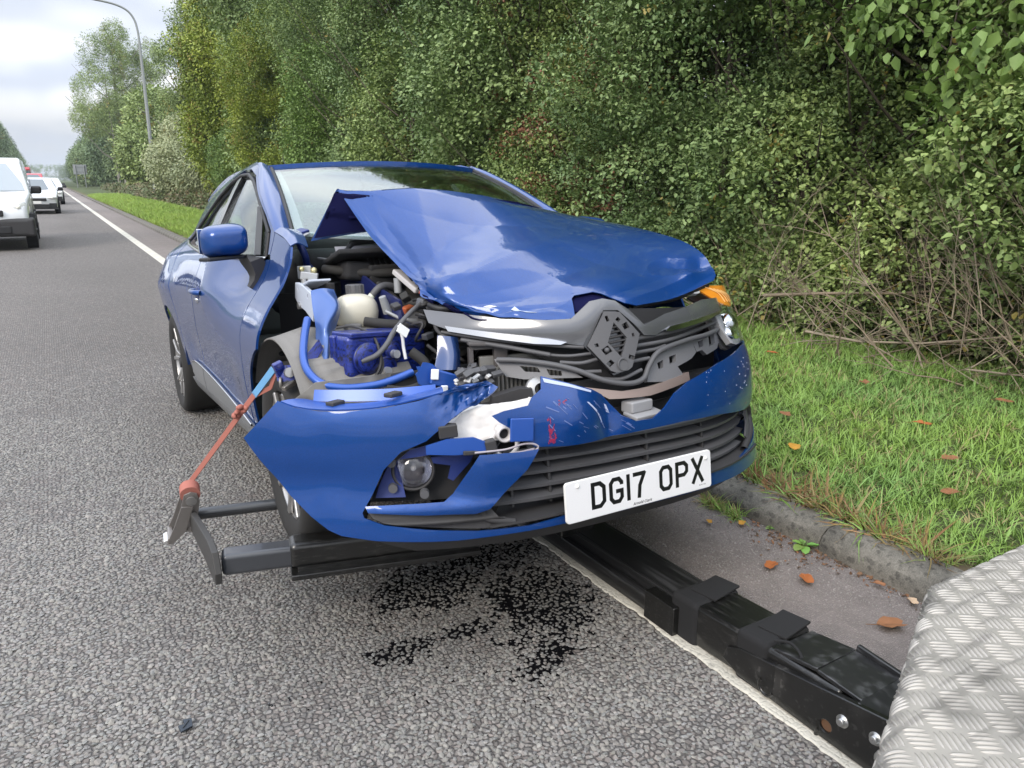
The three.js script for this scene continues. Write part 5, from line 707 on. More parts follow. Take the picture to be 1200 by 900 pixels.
// number plate
{
  const W = 1024, H = 224, cv = document.createElement('canvas'); cv.width = W; cv.height = H; const c = cv.getContext('2d');
  c.fillStyle = '#e4e4e6'; c.fillRect(0, 0, W, H); c.fillStyle = '#121214'; c.strokeStyle = '#121214'; c.lineWidth = 24; c.lineCap = 'butt'; c.lineJoin = 'miter';
  // strokes of the standard plate characters in a 98 x 154 cell
  const G = { D: [[[12, 0], [12, 154]], [[0, 12], [60, 12], [86, 36], [86, 118], [60, 142], [0, 142]]], G: [[[86, 48], [86, 34], [68, 12], [30, 12], [12, 34], [12, 120], [30, 142], [68, 142], [86, 120], [86, 82], [46, 82]]], 1: [[[12, 0], [12, 154]]], 7: [[[0, 12], [88, 12]], [[84, 4], [46, 80], [38, 154]]], O: [[[30, 12], [12, 34], [12, 120], [30, 142], [68, 142], [86, 120], [86, 34], [68, 12], [24, 12]]], P: [[[12, 0], [12, 154]], [[0, 12], [66, 12], [86, 32], [86, 66], [66, 84], [12, 84]]], X: [[[10, -2], [88, 156]], [[88, -2], [10, 156]]] };
  let x = 160; for (const ch of 'DG17 OPX') { if (ch === ' ') { x += 66; continue; } for (const l of G[ch]) { c.beginPath(); l.forEach(([a, b], i) => (i ? c.lineTo(x + a, 26 + b) : c.moveTo(x + a, 26 + b))); c.stroke(); } x += ch === '1' ? 46 : 120; }
  c.font = 'italic bold 22px sans-serif'; c.fillStyle = '#18181c'; c.fillText('Arnold Clark', 440, 216); c.font = '10px sans-serif'; c.fillText('BS AU 145d', 930, 204);
  const t = new THREE.CanvasTexture(cv); t.colorSpace = THREE.SRGBColorSpace; t.magFilter = THREE.LinearFilter; t.anisotropy = 8;
  const s = new THREE.Shape(); const w = 0.26, h = 0.0555, r = 0.009; s.moveTo(-w + r, -h); s.lineTo(w - r, -h); s.absarc(w - r, -h + r, r, -Math.PI / 2, 0); s.lineTo(w, h - r); s.absarc(w - r, h - r, r, 0, Math.PI / 2); s.lineTo(-w + r, h); s.absarc(-w + r, h - r, r, Math.PI / 2, Math.PI); s.lineTo(-w, -h + r); s.absarc(-w + r, -h + r, r, Math.PI, 1.5 * Math.PI);
  const back = new THREE.ExtrudeGeometry(s, { depth: 0.006, bevelEnabled: true, bevelSize: 0.002, bevelThickness: 0.001, bevelSegments: 2 }), face = new THREE.ShapeGeometry(s, 6), uv = face.attributes.uv, p = face.attributes.position; for (let i = 0; i < p.count; i++) uv.setXY(i, (p.getX(i) + w) / (2 * w), (p.getY(i) + h) / (2 * h)); face.translate(0, 0, 0.0078);
  const np = part(car, 'number_plate', back, std([0.8, 0.8, 0.78], 0.4), { label: 'white front number plate with black characters' }); const fc = part(np, 'plate_face', face, new THREE.MeshPhysicalMaterial({ map: t, roughness: 0.35, clearcoat: 0.5, clearcoatRoughness: 0.12 }));
  part(np, 'plate_screw', [place(new THREE.SphereGeometry(0.006, 12, 8), -0.222, 0.043, 0.0075), place(new THREE.SphereGeometry(0.006, 12, 8), 0.24, 0.035, 0.0075)], std([0.8, 0.8, 0.78], 0.4));
  np.position.set(-0.045, 0.2845, 3.472); np.rotation.set(-0.05, -0.02, 0.012);
  part(car, 'plate_carrier', [rbox(0.4, 0.06, 0.06, 0.01, -0.04, 0.28, 3.43)], plasticD);
}
// upper grille
const gZ = spline([[-0.5, 2.83], [-0.42, 2.93], [-0.3, 3.08], [-0.15, 3.215], [0, 3.295], [0.2, 3.29], [0.4, 3.23], [0.6, 3.125], [0.7, 3.04], [0.8, 2.92]]);
const gAt = (d = 0) => (x, y) => { const e = 1e-3, m = (gZ(x + e) - gZ(x - e)) / (2 * e), l = Math.hypot(1, m); return [x - (m / l) * d, y, gZ(x) - 0.25 * (y - 0.68) + d / l]; };
const grille = new THREE.Group(); grille.name = 'upper_grille'; grille.userData.label = 'broken dark upper grille with bare diamond badge mount'; car.add(grille);
{
  const gloss = phy([0.12, 0.123, 0.135], 0.22, { clearcoat: 1, clearcoatRoughness: 0.08, metalness: 0.3 });
  const bulge = (fn) => (x, y) => fn(x, y);
  part(grille, 'grille_beam', panel([[-0.43, 0.782], [-0.273, 0.756], [-0.166, 0.748], [-0.106, 0.75], [-0.053, 0.798], [-0.018, 0.805], [0.018, 0.796], [0.062, 0.764], [0.106, 0.718], [0.205, 0.742], [0.45, 0.764], [0.60, 0.757], [0.635, 0.735], [0.62, 0.702], [0.45, 0.700], [0.191, 0.694], [0.156, 0.682], [0.106, 0.686], [0.075, 0.718], [0.022, 0.768], [-0.022, 0.771], [-0.08, 0.668], [-0.152, 0.682], [-0.278, 0.703], [-0.385, 0.724], [-0.42, 0.742]], (x, y) => { const mid = 0.722 + 0.065 * gauss(x, 0, 0.065), w = 0.014 * Math.exp(-(((y - mid) / 0.045) ** 2)); return gAt(w + 0.004)(x, y); }, { th: 0.02, L: 0.014 }), gloss);
  part(grille, 'chrome_strip', [panel([[-0.385, 0.733], [-0.275, 0.712], [-0.165, 0.694], [-0.125, 0.683], [-0.14, 0.676], [-0.20, 0.680], [-0.278, 0.694], [-0.38, 0.717]], gAt(0.020), { th: 0.008, L: 0.02 }), panel([[0.19, 0.690], [0.22, 0.703], [0.45, 0.712], [0.61, 0.714], [0.625, 0.706], [0.45, 0.697], [0.22, 0.688]], gAt(0.020), { th: 0.008, L: 0.02 })], chrome);
  const hole = (cx, cy, w, h, a) => [[-w, -h], [w, -h], [w, h], [-w, h]].map(([x, y]) => [cx + x * Math.cos(a) - y * Math.sin(a), cy + x * Math.sin(a) + y * Math.cos(a)]);
  const dia = part(grille, 'badge_mount', panel([[-0.022, 0.768], [0.020, 0.764], [0.075, 0.695], [0.032, 0.602], [0.018, 0.594], [-0.016, 0.590], [-0.03, 0.597], [-0.078, 0.671]], gAt(0.028), { th: 0.012, L: 0.02, holes: [[[-0.002, 0.735], [0.030, 0.688], [0.004, 0.633], [-0.026, 0.678]], hole(-0.045, 0.722, 0.010, 0.007, 0.5), hole(-0.018, 0.747, 0.004, 0.008, 0.2), hole(0.012, 0.742, 0.006, 0.006, 0.7), hole(0.032, 0.722, 0.009, 0.009, 0.4), hole(0.052, 0.694, 0.004, 0.005, 0.2), hole(-0.055, 0.672, 0.005, 0.005, 0.2), hole(-0.032, 0.656, 0.011, 0.010, 0.5), hole(-0.028, 0.618, 0.009, 0.007, 0.7), hole(0.035, 0.630, 0.009, 0.006, -0.4)] }), plasticG);
  part(dia, 'mount_rib', range(0, 6, 1).map((i) => { const y = 0.65 + i * 0.014; return beam(gAt(0.020)(-0.03, y - 0.004), gAt(0.020)(0.03, y + 0.004), 0.012, 0.005, 0.002); }), plasticD);
  part(dia, 'mount_boss', [place(lathe([[0.014, 0], [0.018, 0.003], [0.020, 0]], 24), ...gAt(0.029)(0.005, 0.612), 80), place(new THREE.SphereGeometry(0.008, 12, 8), ...gAt(0.026)(-0.031, 0.656))], plasticG);
  part(grille, 'badge_surround', panel([[-0.026, 0.776], [0.024, 0.772], [0.084, 0.695], [0.036, 0.594], [-0.02, 0.580], [-0.087, 0.671]], gAt(0.010), { th: 0.02, L: 0.03 }), blackGloss);
  const rod = (pts, d, r, mat = plasticG) => part(grille, 'grille_bar', tube(pts.map(([x, y]) => gAt(d)(x, y)), r, pts.length * 8, 8), mat);
  rod([[-0.40, 0.712], [-0.3, 0.692], [-0.16, 0.672], [-0.085, 0.664]], 0.0, 0.006); rod([[-0.36, 0.690], [-0.26, 0.668], [-0.17, 0.645]], 0.004, 0.007); rod([[-0.20, 0.648], [-0.13, 0.640], [-0.07, 0.645]], 0, 0.005); rod([[-0.15, 0.622], [-0.10, 0.618], [-0.055, 0.628]], 0, 0.006); rod([[-0.10, 0.592], [-0.05, 0.592]], 0, 0.006); rod([[-0.08, 0.575], [0.0, 0.566], [0.08, 0.585]], 0.002, 0.006);
  rod([[0.075, 0.676], [0.3, 0.684], [0.62, 0.692]], 0, 0.0065); rod([[0.065, 0.655], [0.25, 0.660], [0.60, 0.672]], 0, 0.0065); rod([[0.058, 0.636], [0.15, 0.638], [0.20, 0.644]], 0, 0.006); rod([[0.05, 0.612], [0.12, 0.615]], 0, 0.006);
  part(grille, 'grille_rim', [tube([[-0.29, 0.632], [-0.24, 0.630], [-0.17, 0.618], [-0.11, 0.598], [-0.05, 0.568], [0.02, 0.552], [0.075, 0.560], [0.105, 0.595], [0.16, 0.632], [0.30, 0.648], [0.45, 0.648], [0.66, 0.648]].map(([x, y]) => gAt(0.010)(x, y)), 0.0085, 90, 10)], plasticG);
  part(grille, 'grille_core', panel([[-0.42, 0.70], [-0.25, 0.65], [-0.10, 0.58], [0.03, 0.545], [0.12, 0.57], [0.2, 0.63], [0.68, 0.64], [0.70, 0.72], [0, 0.77], [-0.3, 0.74]], gAt(-0.06), { th: 0.006, L: 0.08 }), darkIn);
  const web = (pts, holes, d = -0.004) => panel(pts, gAt(d), { th: 0.014, L: 0.03, holes });
  part(grille, 'grille_bracket', [web([[0.10, 0.545], [0.115, 0.585], [0.165, 0.620], [0.30, 0.638], [0.36, 0.636], [0.375, 0.60], [0.34, 0.585], [0.25, 0.572], [0.28, 0.535], [0.27, 0.525]], [[[0.155, 0.595], [0.185, 0.602], [0.18, 0.578], [0.158, 0.575]], [[0.215, 0.607], [0.252, 0.61], [0.245, 0.588], [0.212, 0.584]], [[0.13, 0.54], [0.135, 0.566], [0.215, 0.575], [0.235, 0.535]]]), web([[0.36, 0.636], [0.66, 0.645], [0.66, 0.60], [0.58, 0.598], [0.56, 0.585], [0.45, 0.58], [0.42, 0.60], [0.38, 0.60]], [[[0.49, 0.635], [0.55, 0.637], [0.545, 0.605], [0.485, 0.602]], [[0.40, 0.63], [0.44, 0.632], [0.435, 0.612], [0.40, 0.61]]])], std([0.17, 0.17, 0.18], 0.5));
  part(grille, 'grille_bracket', [web([[-0.30, 0.632], [-0.24, 0.628], [-0.165, 0.612], [-0.12, 0.592], [-0.10, 0.575], [-0.16, 0.575], [-0.24, 0.572], [-0.28, 0.58]], [[[-0.245, 0.612], [-0.205, 0.607], [-0.20, 0.593], [-0.235, 0.595]], [[-0.185, 0.602], [-0.15, 0.596], [-0.15, 0.582], [-0.18, 0.584]]])], std([0.17, 0.17, 0.18], 0.5));
  part(grille, 'cross_rail', [panel([[-0.10, 0.548], [0.0, 0.530], [0.10, 0.532], [0.30, 0.548], [0.30, 0.522], [0.1, 0.505], [-0.04, 0.51]], gAt(0.0), { th: 0.02, L: 0.04 })], std([0.30, 0.235, 0.21], 0.5, { metalness: 0.3 }));
  part(grille, 'sensor_box', [rbox(0.09, 0.035, 0.05, 0.006, 0.06, 0.478, 3.33, 0, 6), rbox(0.12, 0.012, 0.06, 0.004, 0.07, 0.455, 3.35, 10, 6)], std([0.30, 0.30, 0.31], 0.6));
  part(grille, 'grille_shell', [rbox(0.5, 0.12, 0.02, 0.006, 0.05, 0.50, 3.24)], darkIn);
}
// nearside headlamp
{
  const hz = spline([[0.50, 3.16], [0.62, 3.14], [0.70, 3.10], [0.76, 3.04], [0.81, 2.94], [0.85, 2.78]]), hl = (d) => (x, y) => { const e = 1e-3, m = (hz(x + e) - hz(x - e)) / (2 * e), l = Math.hypot(1, m, 0.55); return [x - (m / l) * d, y + (0.55 / l) * d, hz(x) + 0.05 - 0.55 * (y - 0.60) + d / l]; };
  const out = [[0.52, 0.782], [0.555, 0.796], [0.64, 0.790], [0.74, 0.782], [0.81, 0.755], [0.835, 0.70], [0.82, 0.62], [0.76, 0.585], [0.645, 0.590], [0.61, 0.60], [0.584, 0.652], [0.577, 0.70], [0.60, 0.735]];
  const lampM = part(car, 'headlamp', panel(out, hl(-0.045), { th: 0.01, L: 0.03 }), std([0.16, 0.16, 0.17], 0.35, { metalness: 0.5 }), { label: 'nearside headlamp' });
  part(lampM, 'lamp_lens', panel(out, hl(0.004), { th: 0.003, L: 0.025 }), phy([0.95, 0.96, 0.97], 0.03, { transmission: 1, thickness: 0, ior: 1.5 }));
  part(lampM, 'indicator', panel([[0.525, 0.783], [0.556, 0.798], [0.64, 0.793], [0.74, 0.785], [0.80, 0.757], [0.77, 0.73], [0.69, 0.715], [0.635, 0.728], [0.60, 0.74]], hl(0.007), { th: 0.006, L: 0.02 }), phy([0.95, 0.36, 0.03], 0.2, { clearcoat: 1, transmission: 0.25, thickness: 0 }), { label: 'amber indicator' });
  for (let i = 0; i < 5; i++) part(lampM, 'indicator_rib', tube([hl(0.008)(0.56 + i * 0.022, 0.792 - i * 0.004), hl(0.009)(0.62 + i * 0.024, 0.768 - i * 0.004), hl(0.008)(0.65 + i * 0.026, 0.735 - i * 0.002)], 0.0018, 14, 5), phy([1.0, 0.62, 0.25], 0.2));
  part(lampM, 'lamp_reflector', place(new THREE.SphereGeometry(0.045, 20, 14), ...hl(-0.035)(0.70, 0.665)), std([0.75, 0.75, 0.76], 0.1, { metalness: 1 })); part(lampM, 'lamp_reflector', place(new THREE.SphereGeometry(0.028, 20, 14), ...hl(-0.022)(0.63, 0.635)), std([0.75, 0.75, 0.76], 0.1, { metalness: 1 }));
  part(lampM, 'lamp_bezel', panel([[0.645, 0.594], [0.61, 0.603], [0.584, 0.652], [0.578, 0.70], [0.60, 0.735], [0.615, 0.70], [0.612, 0.655], [0.645, 0.612], [0.75, 0.60], [0.76, 0.589]], hl(-0.008), { th: 0.02, L: 0.03 }), std([0.32, 0.32, 0.33], 0.35));
  part(lampM, 'lamp_eyelid', panel([[0.49, 0.775], [0.515, 0.80], [0.55, 0.797], [0.522, 0.775]], hl(0.006), { th: 0.02, L: 0.02 }), std([0.7, 0.7, 0.7], 0.5));
}
// ------------------------------------------------------------------ exposed engine bay behind the missing driver side headlamp
const bay = new THREE.Group(); bay.name = 'engine_bay'; bay.userData.label = 'exposed engine bay where the driver side headlamp is missing'; car.add(bay);
{
  const hose = (pts, r, mat = rubber, name = 'hose') => part(bay, name, tube(pts, r, pts.length * 8, 8), mat);
  const blueD = phy([0.012, 0.032, 0.30], 0.42, { metalness: 0.2, clearcoat: 0.6, clearcoatRoughness: 0.25, map: grimeMap }), silver = std([0.52, 0.53, 0.56], 0.45, { metalness: 0.5 }), paleBlue = phy([0.06, 0.12, 0.33], 0.35, { metalness: 0.3, clearcoat: 0.4 }), _pb = phy([0.12, 0.21, 0.46], 0.4, { clearcoat: 0.5, flatShading: false });
  // dusty wheel arch liner: a half barrel over the wheel with a flared front
  const lin = part(bay, 'arch_liner', panel([[2, 0], [150, 0], [150, 0.15], [128, 0.86], [120, 1], [0, 1], [-4, 0.55], [0, 0.12]], (a, t) => { const w = rad(a), r = 0.380 + 0.018 * Math.sin(Math.PI * clamp(t)) + 0.012 * gauss(t, 0.3, 0.06) + 0.05 * ss(-a, 0, 40) + 0.006 * noise(a * 0.05, t * 4); return [lerp(-0.835, -0.47, t) - 0.02 * ss(-a, -5, 30), 0.315 + Math.sin(w) * r, FA + Math.cos(w) * r]; }, { th: 0.005, L: 6 }), dusty);
  // (angles are in degrees, so the outline above is cut in steps of 6)
  const onLin = (a, t, d) => { const w = rad(a), r = 0.398 + d; return [lerp(-0.835, -0.47, t), 0.315 + Math.sin(w) * r, FA + Math.cos(w) * r]; };
  part(lin, 'liner_boss', [rbox(0.09, 0.05, 0.07, 0.012, ...onLin(66, 0.62, 0.005), -20, 0, 0), rbox(0.05, 0.03, 0.05, 0.008, ...onLin(80, 0.68, 0.01))], std([0.11, 0.108, 0.105], 0.8));
  part(lin, 'liner_hole', [place(new THREE.CylinderGeometry(0.017, 0.017, 0.006, 20), -0.795, 0.535, 2.862, 68, -4), place(new THREE.CylinderGeometry(0.011, 0.011, 0.006, 16), -0.80, 0.49, 2.868, 80, -4)], darkIn);
  part(lin, 'liner_ring', place(new THREE.TorusGeometry(0.024, 0.006, 8, 24), -0.795, 0.535, 2.86, -22, -4), dusty);
  part(lin, 'front_liner', panel([[-0.86, 0.56], [-0.80, 0.60], [-0.55, 0.60], [-0.45, 0.58], [-0.45, 0.40], [-0.86, 0.40]], (x, y) => [x, y, 2.90 + 0.10 * (0.6 - y) + 0.03 * Math.sin((x + 0.86) * 9) + 0.02 * noise(x * 12, y * 12)], { th: 0.006, L: 0.03 }), dusty);
  part(bay, 'inner_arch', [panel([[-0.20, 0.0], [1, 0], [1, 1], [-0.2, 1]], (a, t) => [lerp(-0.70, -0.56, t), 0.46 + 0.36 * a, 2.17 + 0.16 * t], { th: 0.01, L: 0.2 })], darkIn);
  part(bay, 'inner_wing', panel([[2.12, 0.45], [2.12, 0.93], [2.32, 0.92], [2.55, 0.84], [2.70, 0.80], [2.75, 0.62], [2.70, 0.45]], (z, y) => [-0.445 - 0.02 * Math.sin(z * 6), y, z], { th: 0.01, L: 0.06 }), phy([0.008, 0.014, 0.09], 0.5, { clearcoat: 0.4 }));
  part(bay, 'wing_cavity', [rbox(0.02, 0.36, 0.4, 0.005, -0.58, 0.68, 2.25), rbox(0.16, 0.03, 0.2, 0.01, -0.68, 0.62, 2.24)], darkIn);
  // upper rail: light primer bracket with holes, bent blue panel hanging from it
  const br = part(bay, 'wing_rail', [extrude([[2.40, 0.815], [2.42, 0.868], [2.50, 0.862], [2.60, 0.838], [2.625, 0.80], [2.60, 0.745], [2.52, 0.775], [2.44, 0.79]], 0.012, 0.002, [[[2.445, 0.84], [2.455, 0.84], [2.455, 0.852], [2.445, 0.852]], [[2.555, 0.82], [2.567, 0.82], [2.567, 0.832], [2.555, 0.832]]]).rotateY(-Math.PI / 2).translate(-0.688, 0, 0), rbox(0.075, 0.008, 0.18, 0.003, -0.66, 0.862, 2.49, -10)], std([0.46, 0.50, 0.58], 0.5));
  part(br, 'rail_bolt', [cyl(0.012, 0.012, 0.02, 6, -0.675, 0.87, 2.44), cyl(0.012, 0.012, 0.02, 12, -0.70, 0.79, 2.46, 0, 0, 90)], steelM);
  part(bay, 'bent_panel', panel([[0, 0], [1, 0], [1, 1], [0, 1]], gridSurf([[[-0.70, 0.845, 2.60], [-0.665, 0.85, 2.61], [-0.625, 0.845, 2.60]], [[-0.708, 0.79, 2.635], [-0.645, 0.80, 2.675], [-0.615, 0.785, 2.62]], [[-0.715, 0.735, 2.68], [-0.690, 0.742, 2.72], [-0.640, 0.735, 2.65]], [[-0.73, 0.68, 2.72], [-0.70, 0.70, 2.74], [-0.675, 0.70, 2.70]], [[-0.745, 0.62, 2.80], [-0.73, 0.63, 2.81], [-0.715, 0.63, 2.79]]]), { th: 0.003, L: 0.06 }), paleBlue, { label: 'pale creased steel panel bent off the inner wing' });
  const arm = part(bay, 'lamp_support_arm', [panel([[0, 0], [1, 0], [1, 1], [0, 1]], gridSurf([[[-0.735, 0.705, 2.765], [-0.725, 0.675, 2.77]], [[-0.775, 0.668, 2.775], [-0.765, 0.628, 2.785]], [[-0.815, 0.640, 2.775], [-0.805, 0.600, 2.79]], [[-0.850, 0.635, 2.765], [-0.842, 0.588, 2.78]], [[-0.872, 0.632, 2.755], [-0.870, 0.59, 2.765]]]), { th: 0.004, L: 0.06 }), rbox(0.03, 0.05, 0.02, 0.004, -0.862, 0.625, 2.765, 10, 10, 20)], blueD); part(arm, 'arm_bolt', [cyl(0.015, 0.015, 0.02, 20, -0.842, 0.618, 2.80, 80, 0, 0)], steelM);
  part(bay, 'strap_shackle', [place(new THREE.TorusGeometry(0.014, 0.005, 8, 16), -0.862, 0.585, 2.77, 0, 70), rbox(0.045, 0.016, 0.02, 0.004, -0.842, 0.575, 2.78, 0, 20, 20)], std([0.3, 0.28, 0.26], 0.5, { metalness: 0.8 }));
  // blue tube of the lower lamp panel
  hose([[-0.735, 0.76, 2.66], [-0.765, 0.715, 2.72], [-0.795, 0.66, 2.80], [-0.800, 0.622, 2.86], [-0.775, 0.590, 2.91], [-0.72, 0.575, 2.94], [-0.64, 0.575, 2.96], [-0.58, 0.583, 2.96], [-0.51, 0.600, 2.96]], 0.0125, paintRaw, 'lamp_panel_tube');
  // painted chassis member with fixings
  const mem = part(bay, 'side_member', [rbox(0.30, 0.135, 0.10, 0.018, -0.55, 0.645, 2.80, 0, 14, -3), rbox(0.05, 0.115, 0.03, 0.008, -0.685, 0.66, 2.80, 0, 14, 0), place(lathe([[0.03, 0], [0.048, 0.004], [0.05, 0.022], [0.02, 0.026], [0.001, 0.026]], 28), -0.625, 0.645, 2.865, 90, 14), place(lathe([[0.03, 0], [0.036, 0.006], [0.02, 0.012], [0.001, 0.012]], 24), -0.525, 0.655, 2.845, 90, 14), place(lathe([[0.03, 0], [0.042, 0.006], [0.034, 0.014], [0.001, 0.014]], 24), -0.555, 0.605, 2.85, 90, 14), rbox(0.02, 0.10, 0.02, 0.006, -0.655, 0.65, 2.855, 0, 14), rbox(0.28, 0.018, 0.11, 0.006, -0.55, 0.712, 2.80, 0, 14, -3)], blueD, { label: 'bright blue painted chassis member with bolts' });
  [[-0.602, 0.627, 2.862], [-0.588, 0.625, 2.862], [-0.526, 0.648, 2.866], [-0.558, 0.598, 2.868]].map(([x, y, z], i) => place(new THREE.CylinderGeometry(i === 1 ? 0.009 : 0.013, i === 1 ? 0.009 : 0.013, 0.022, i === 1 ? 6 : 18), x, y, z, 90, 14)).forEach((g) => part(mem, 'member_bolt', g, silver));
  part(mem, 'member_washer', [place(new THREE.CylinderGeometry(0.034, 0.034, 0.006, 24), -0.558, 0.598, 2.861, 90, 14)], plasticD);
  part(mem, 'member_slot', [rbox(0.018, 0.012, 0.006, 0.002, -0.672, 0.632, 2.822, 0, 14), rbox(0.018, 0.012, 0.006, 0.002, -0.672, 0.672, 2.822, 0, 14)], phy([0.3, 0.03, 0.05], 0.4));
  part(bay, 'bonnet_stay', tube([[-0.505, 0.735, 2.86], [-0.502, 0.70, 2.875], [-0.500, 0.665, 2.875], [-0.497, 0.63, 2.88]], 0.0055, 20, 8), std([0.75, 0.76, 0.78], 0.5));
  // expansion tank
  const tank = part(bay, 'coolant_tank', (() => { const g = new THREE.SphereGeometry(1, 36, 24), p = g.attributes.position, q = (v, k) => Math.sign(v) * Math.abs(v) ** k; for (let i = 0; i < p.count; i++) { const x = q(p.getX(i), 0.78), y = q(p.getY(i), 0.75), z = q(p.getZ(i), 0.78); const seam = 1 + 0.05 * gauss(p.getY(i), 0.05, 0.05); p.setXYZ(i, x * 0.074 * seam, y * 0.062, z * 0.07 * seam); } g.computeVertexNormals(); return place(g, -0.54, 0.762, 2.56); })(), phy([0.74, 0.70, 0.58], 0.45, { transmission: 0.25, thickness: 0, clearcoat: 0.3 }), { label: 'cream translucent coolant expansion tank' });
  part(tank, 'tank_cap', [lathe([[0.001, 0.02], [0.026, 0.02], [0.03, 0.016], [0.03, -0.02], [0.024, -0.026]], 20).translate(-0.527, 0.835, 2.53), ...Array.from({ length: 10 }, (_, i) => rbox(0.006, 0.034, 0.006, 0.002, -0.527 + Math.cos(i * 0.628) * 0.03, 0.836, 2.53 + Math.sin(i * 0.628) * 0.03))], plasticG);
  part(tank, 'tank_neck', [bar([-0.49, 0.80, 2.56], [-0.475, 0.818, 2.565], 0.012, 0.012, 14)], std([0.62, 0.66, 0.55], 0.5));
  hose([[-0.478, 0.815, 2.565], [-0.455, 0.838, 2.57], [-0.42, 0.845, 2.56], [-0.38, 0.83, 2.56], [-0.35, 0.79, 2.60]], 0.0125, plasticG); hose([[-0.43, 0.85, 2.5], [-0.40, 0.80, 2.58], [-0.36, 0.73, 2.68], [-0.37, 0.66, 2.76]], 0.011);
  // wiper trough, scuttle seal and heater duct below the windscreen
  part(bay, 'scuttle', [rbox(1.15, 0.02, 0.22, 0.008, 0.02, 0.945, 2.36, -12), rbox(1.0, 0.08, 0.03, 0.01, 0.06, 0.875, 2.44), rbox(0.10, 0.07, 0.14, 0.02, -0.47, 0.895, 2.36, 0, 0, -6)], darkIn); part(bay, 'scuttle_seal', tube([[-0.56, 0.905, 2.30], [-0.50, 0.895, 2.39], [-0.42, 0.885, 2.445], [-0.30, 0.887, 2.475], [-0.18, 0.905, 2.485], [0.0, 0.93, 2.49]], 0.017, 40, 10), rubber);
  part(bay, 'air_grille', [panel([[-0.46, 0], [-0.05, 0], [-0.05, 1], [-0.42, 1]], (x, t) => [x, 0.90 + 0.055 * t, 2.44 - 0.12 * t + 0.03 * (x + 0.2)], { th: 0.004, L: 0.08 }), ...range(0, 17, 1).map((i) => beam([-0.43 + i * 0.022, 0.908, 2.435], [-0.41 + i * 0.022, 0.955, 2.335], 0.005, 0.008, 0.001))], plasticD);
  const wip = part(bay, 'wiper_arm', [tube([[-0.50, 0.95, 2.27], [-0.455, 0.968, 2.26], [-0.43, 0.992, 2.255], [-0.38, 1.003, 2.265], [-0.2, 1.008, 2.32], [0.15, 1.02, 2.37]], 0.014, 40, 8)], blackTrim); part(wip, 'wiper_pivot', [cyl(0.022, 0.026, 0.03, 18, -0.50, 0.945, 2.275)], plasticG); part(wip, 'wiper_link', beam([-0.56, 0.945, 2.24], [-0.40, 0.905, 2.40], 0.026, 0.008, 0.003), plasticG);
  part(bay, 'scuttle_edge', [panel([[-0.5, 0], [0.1, 0], [0.1, 1], [-0.5, 1]], (x, t) => [x, 0.955 + 0.03 * t, 2.275 + 0.25 * (0.25 - (x - 0.0) ** 2) * 0.6 - 0.02 * t], { th: 0.003, L: 0.1 })], std([0.42, 0.40, 0.42], 0.7));
  part(bay, 'hinge_bracket', [rbox(0.05, 0.045, 0.008, 0.003, -0.655, 0.90, 2.38, 0, -30), rbox(0.06, 0.03, 0.04, 0.004, -0.645, 0.885, 2.40, 0, -20, -10), rbox(0.05, 0.006, 0.03, 0.002, -0.60, 1.03, 2.20, 0, 30, 20)], std([0.40, 0.41, 0.42], 0.5, { metalness: 0.4 })); part(bay, 'hinge_bolt', [place(new THREE.SphereGeometry(0.012, 14, 10), -0.63, 0.905, 2.41), place(new THREE.SphereGeometry(0.010, 14, 10), -0.67, 0.912, 2.40), place(new THREE.SphereGeometry(0.012, 14, 10), -0.628, 1.02, 2.25)], std([0.55, 0.50, 0.28], 0.4, { metalness: 0.8 }));
  // engine lumps, harness and pipes
  part(bay, 'engine_block', [rbox(0.7, 0.30, 0.36, 0.03, 0.05, 0.72, 2.55), rbox(0.16, 0.10, 0.14, 0.02, -0.30, 0.76, 2.62, 0, 20, 10), rbox(0.10, 0.16, 0.1, 0.02, -0.36, 0.66, 2.70, 0, 30, 0), rbox(0.6, 0.3, 0.3, 0.05, 0.0, 0.50, 2.60), rbox(0.2, 0.05, 0.2, 0.02, -0.24, 0.82, 2.66, 10, 10, -10), cyl(0.05, 0.05, 0.10, 20, -0.30, 0.66, 2.80, 90), cyl(0.035, 0.045, 0.09, 16, -0.38, 0.72, 2.72, 30, 0, 30)], std([0.03, 0.029, 0.028], 0.6));
  part(bay, 'battery_cover', [rbox(0.20, 0.02, 0.16, 0.006, -0.30, 0.852, 2.64, 24, 8, -6)], std([0.52, 0.50, 0.50], 0.5)); part(bay, 'orange_bracket', [rbox(0.13, 0.018, 0.05, 0.004, -0.315, 0.82, 2.69, 20, 12, -14), rbox(0.045, 0.03, 0.03, 0.006, -0.405, 0.765, 2.70, 10, 20, 8)], std([0.42, 0.10, 0.03], 0.6)); part(bay, 'pipe_union', [cyl(0.014, 0.014, 0.05, 14, -0.395, 0.845, 2.60), cyl(0.012, 0.016, 0.06, 14, -0.462, 0.785, 2.64, 10, 0, 20), bar([-0.47, 0.765, 2.66], [-0.425, 0.735, 2.69], 0.006, 0.006, 8)], std([0.36, 0.37, 0.38], 0.5, { metalness: 0.3 }));
  part(bay, 'connector', [rbox(0.06, 0.03, 0.035, 0.008, -0.375, 0.79, 2.78, 10, 20, -12), rbox(0.05, 0.026, 0.03, 0.006, -0.335, 0.765, 2.80, 0, -20, -30), rbox(0.035, 0.02, 0.025, 0.004, -0.40, 0.69, 2.84, 0, 20, 10)], std([0.10, 0.105, 0.12], 0.5));
  const cable = (pts, r = 0.0055, m = plasticD) => part(bay, 'cable', tube(pts, r, pts.length * 8, 7), m);
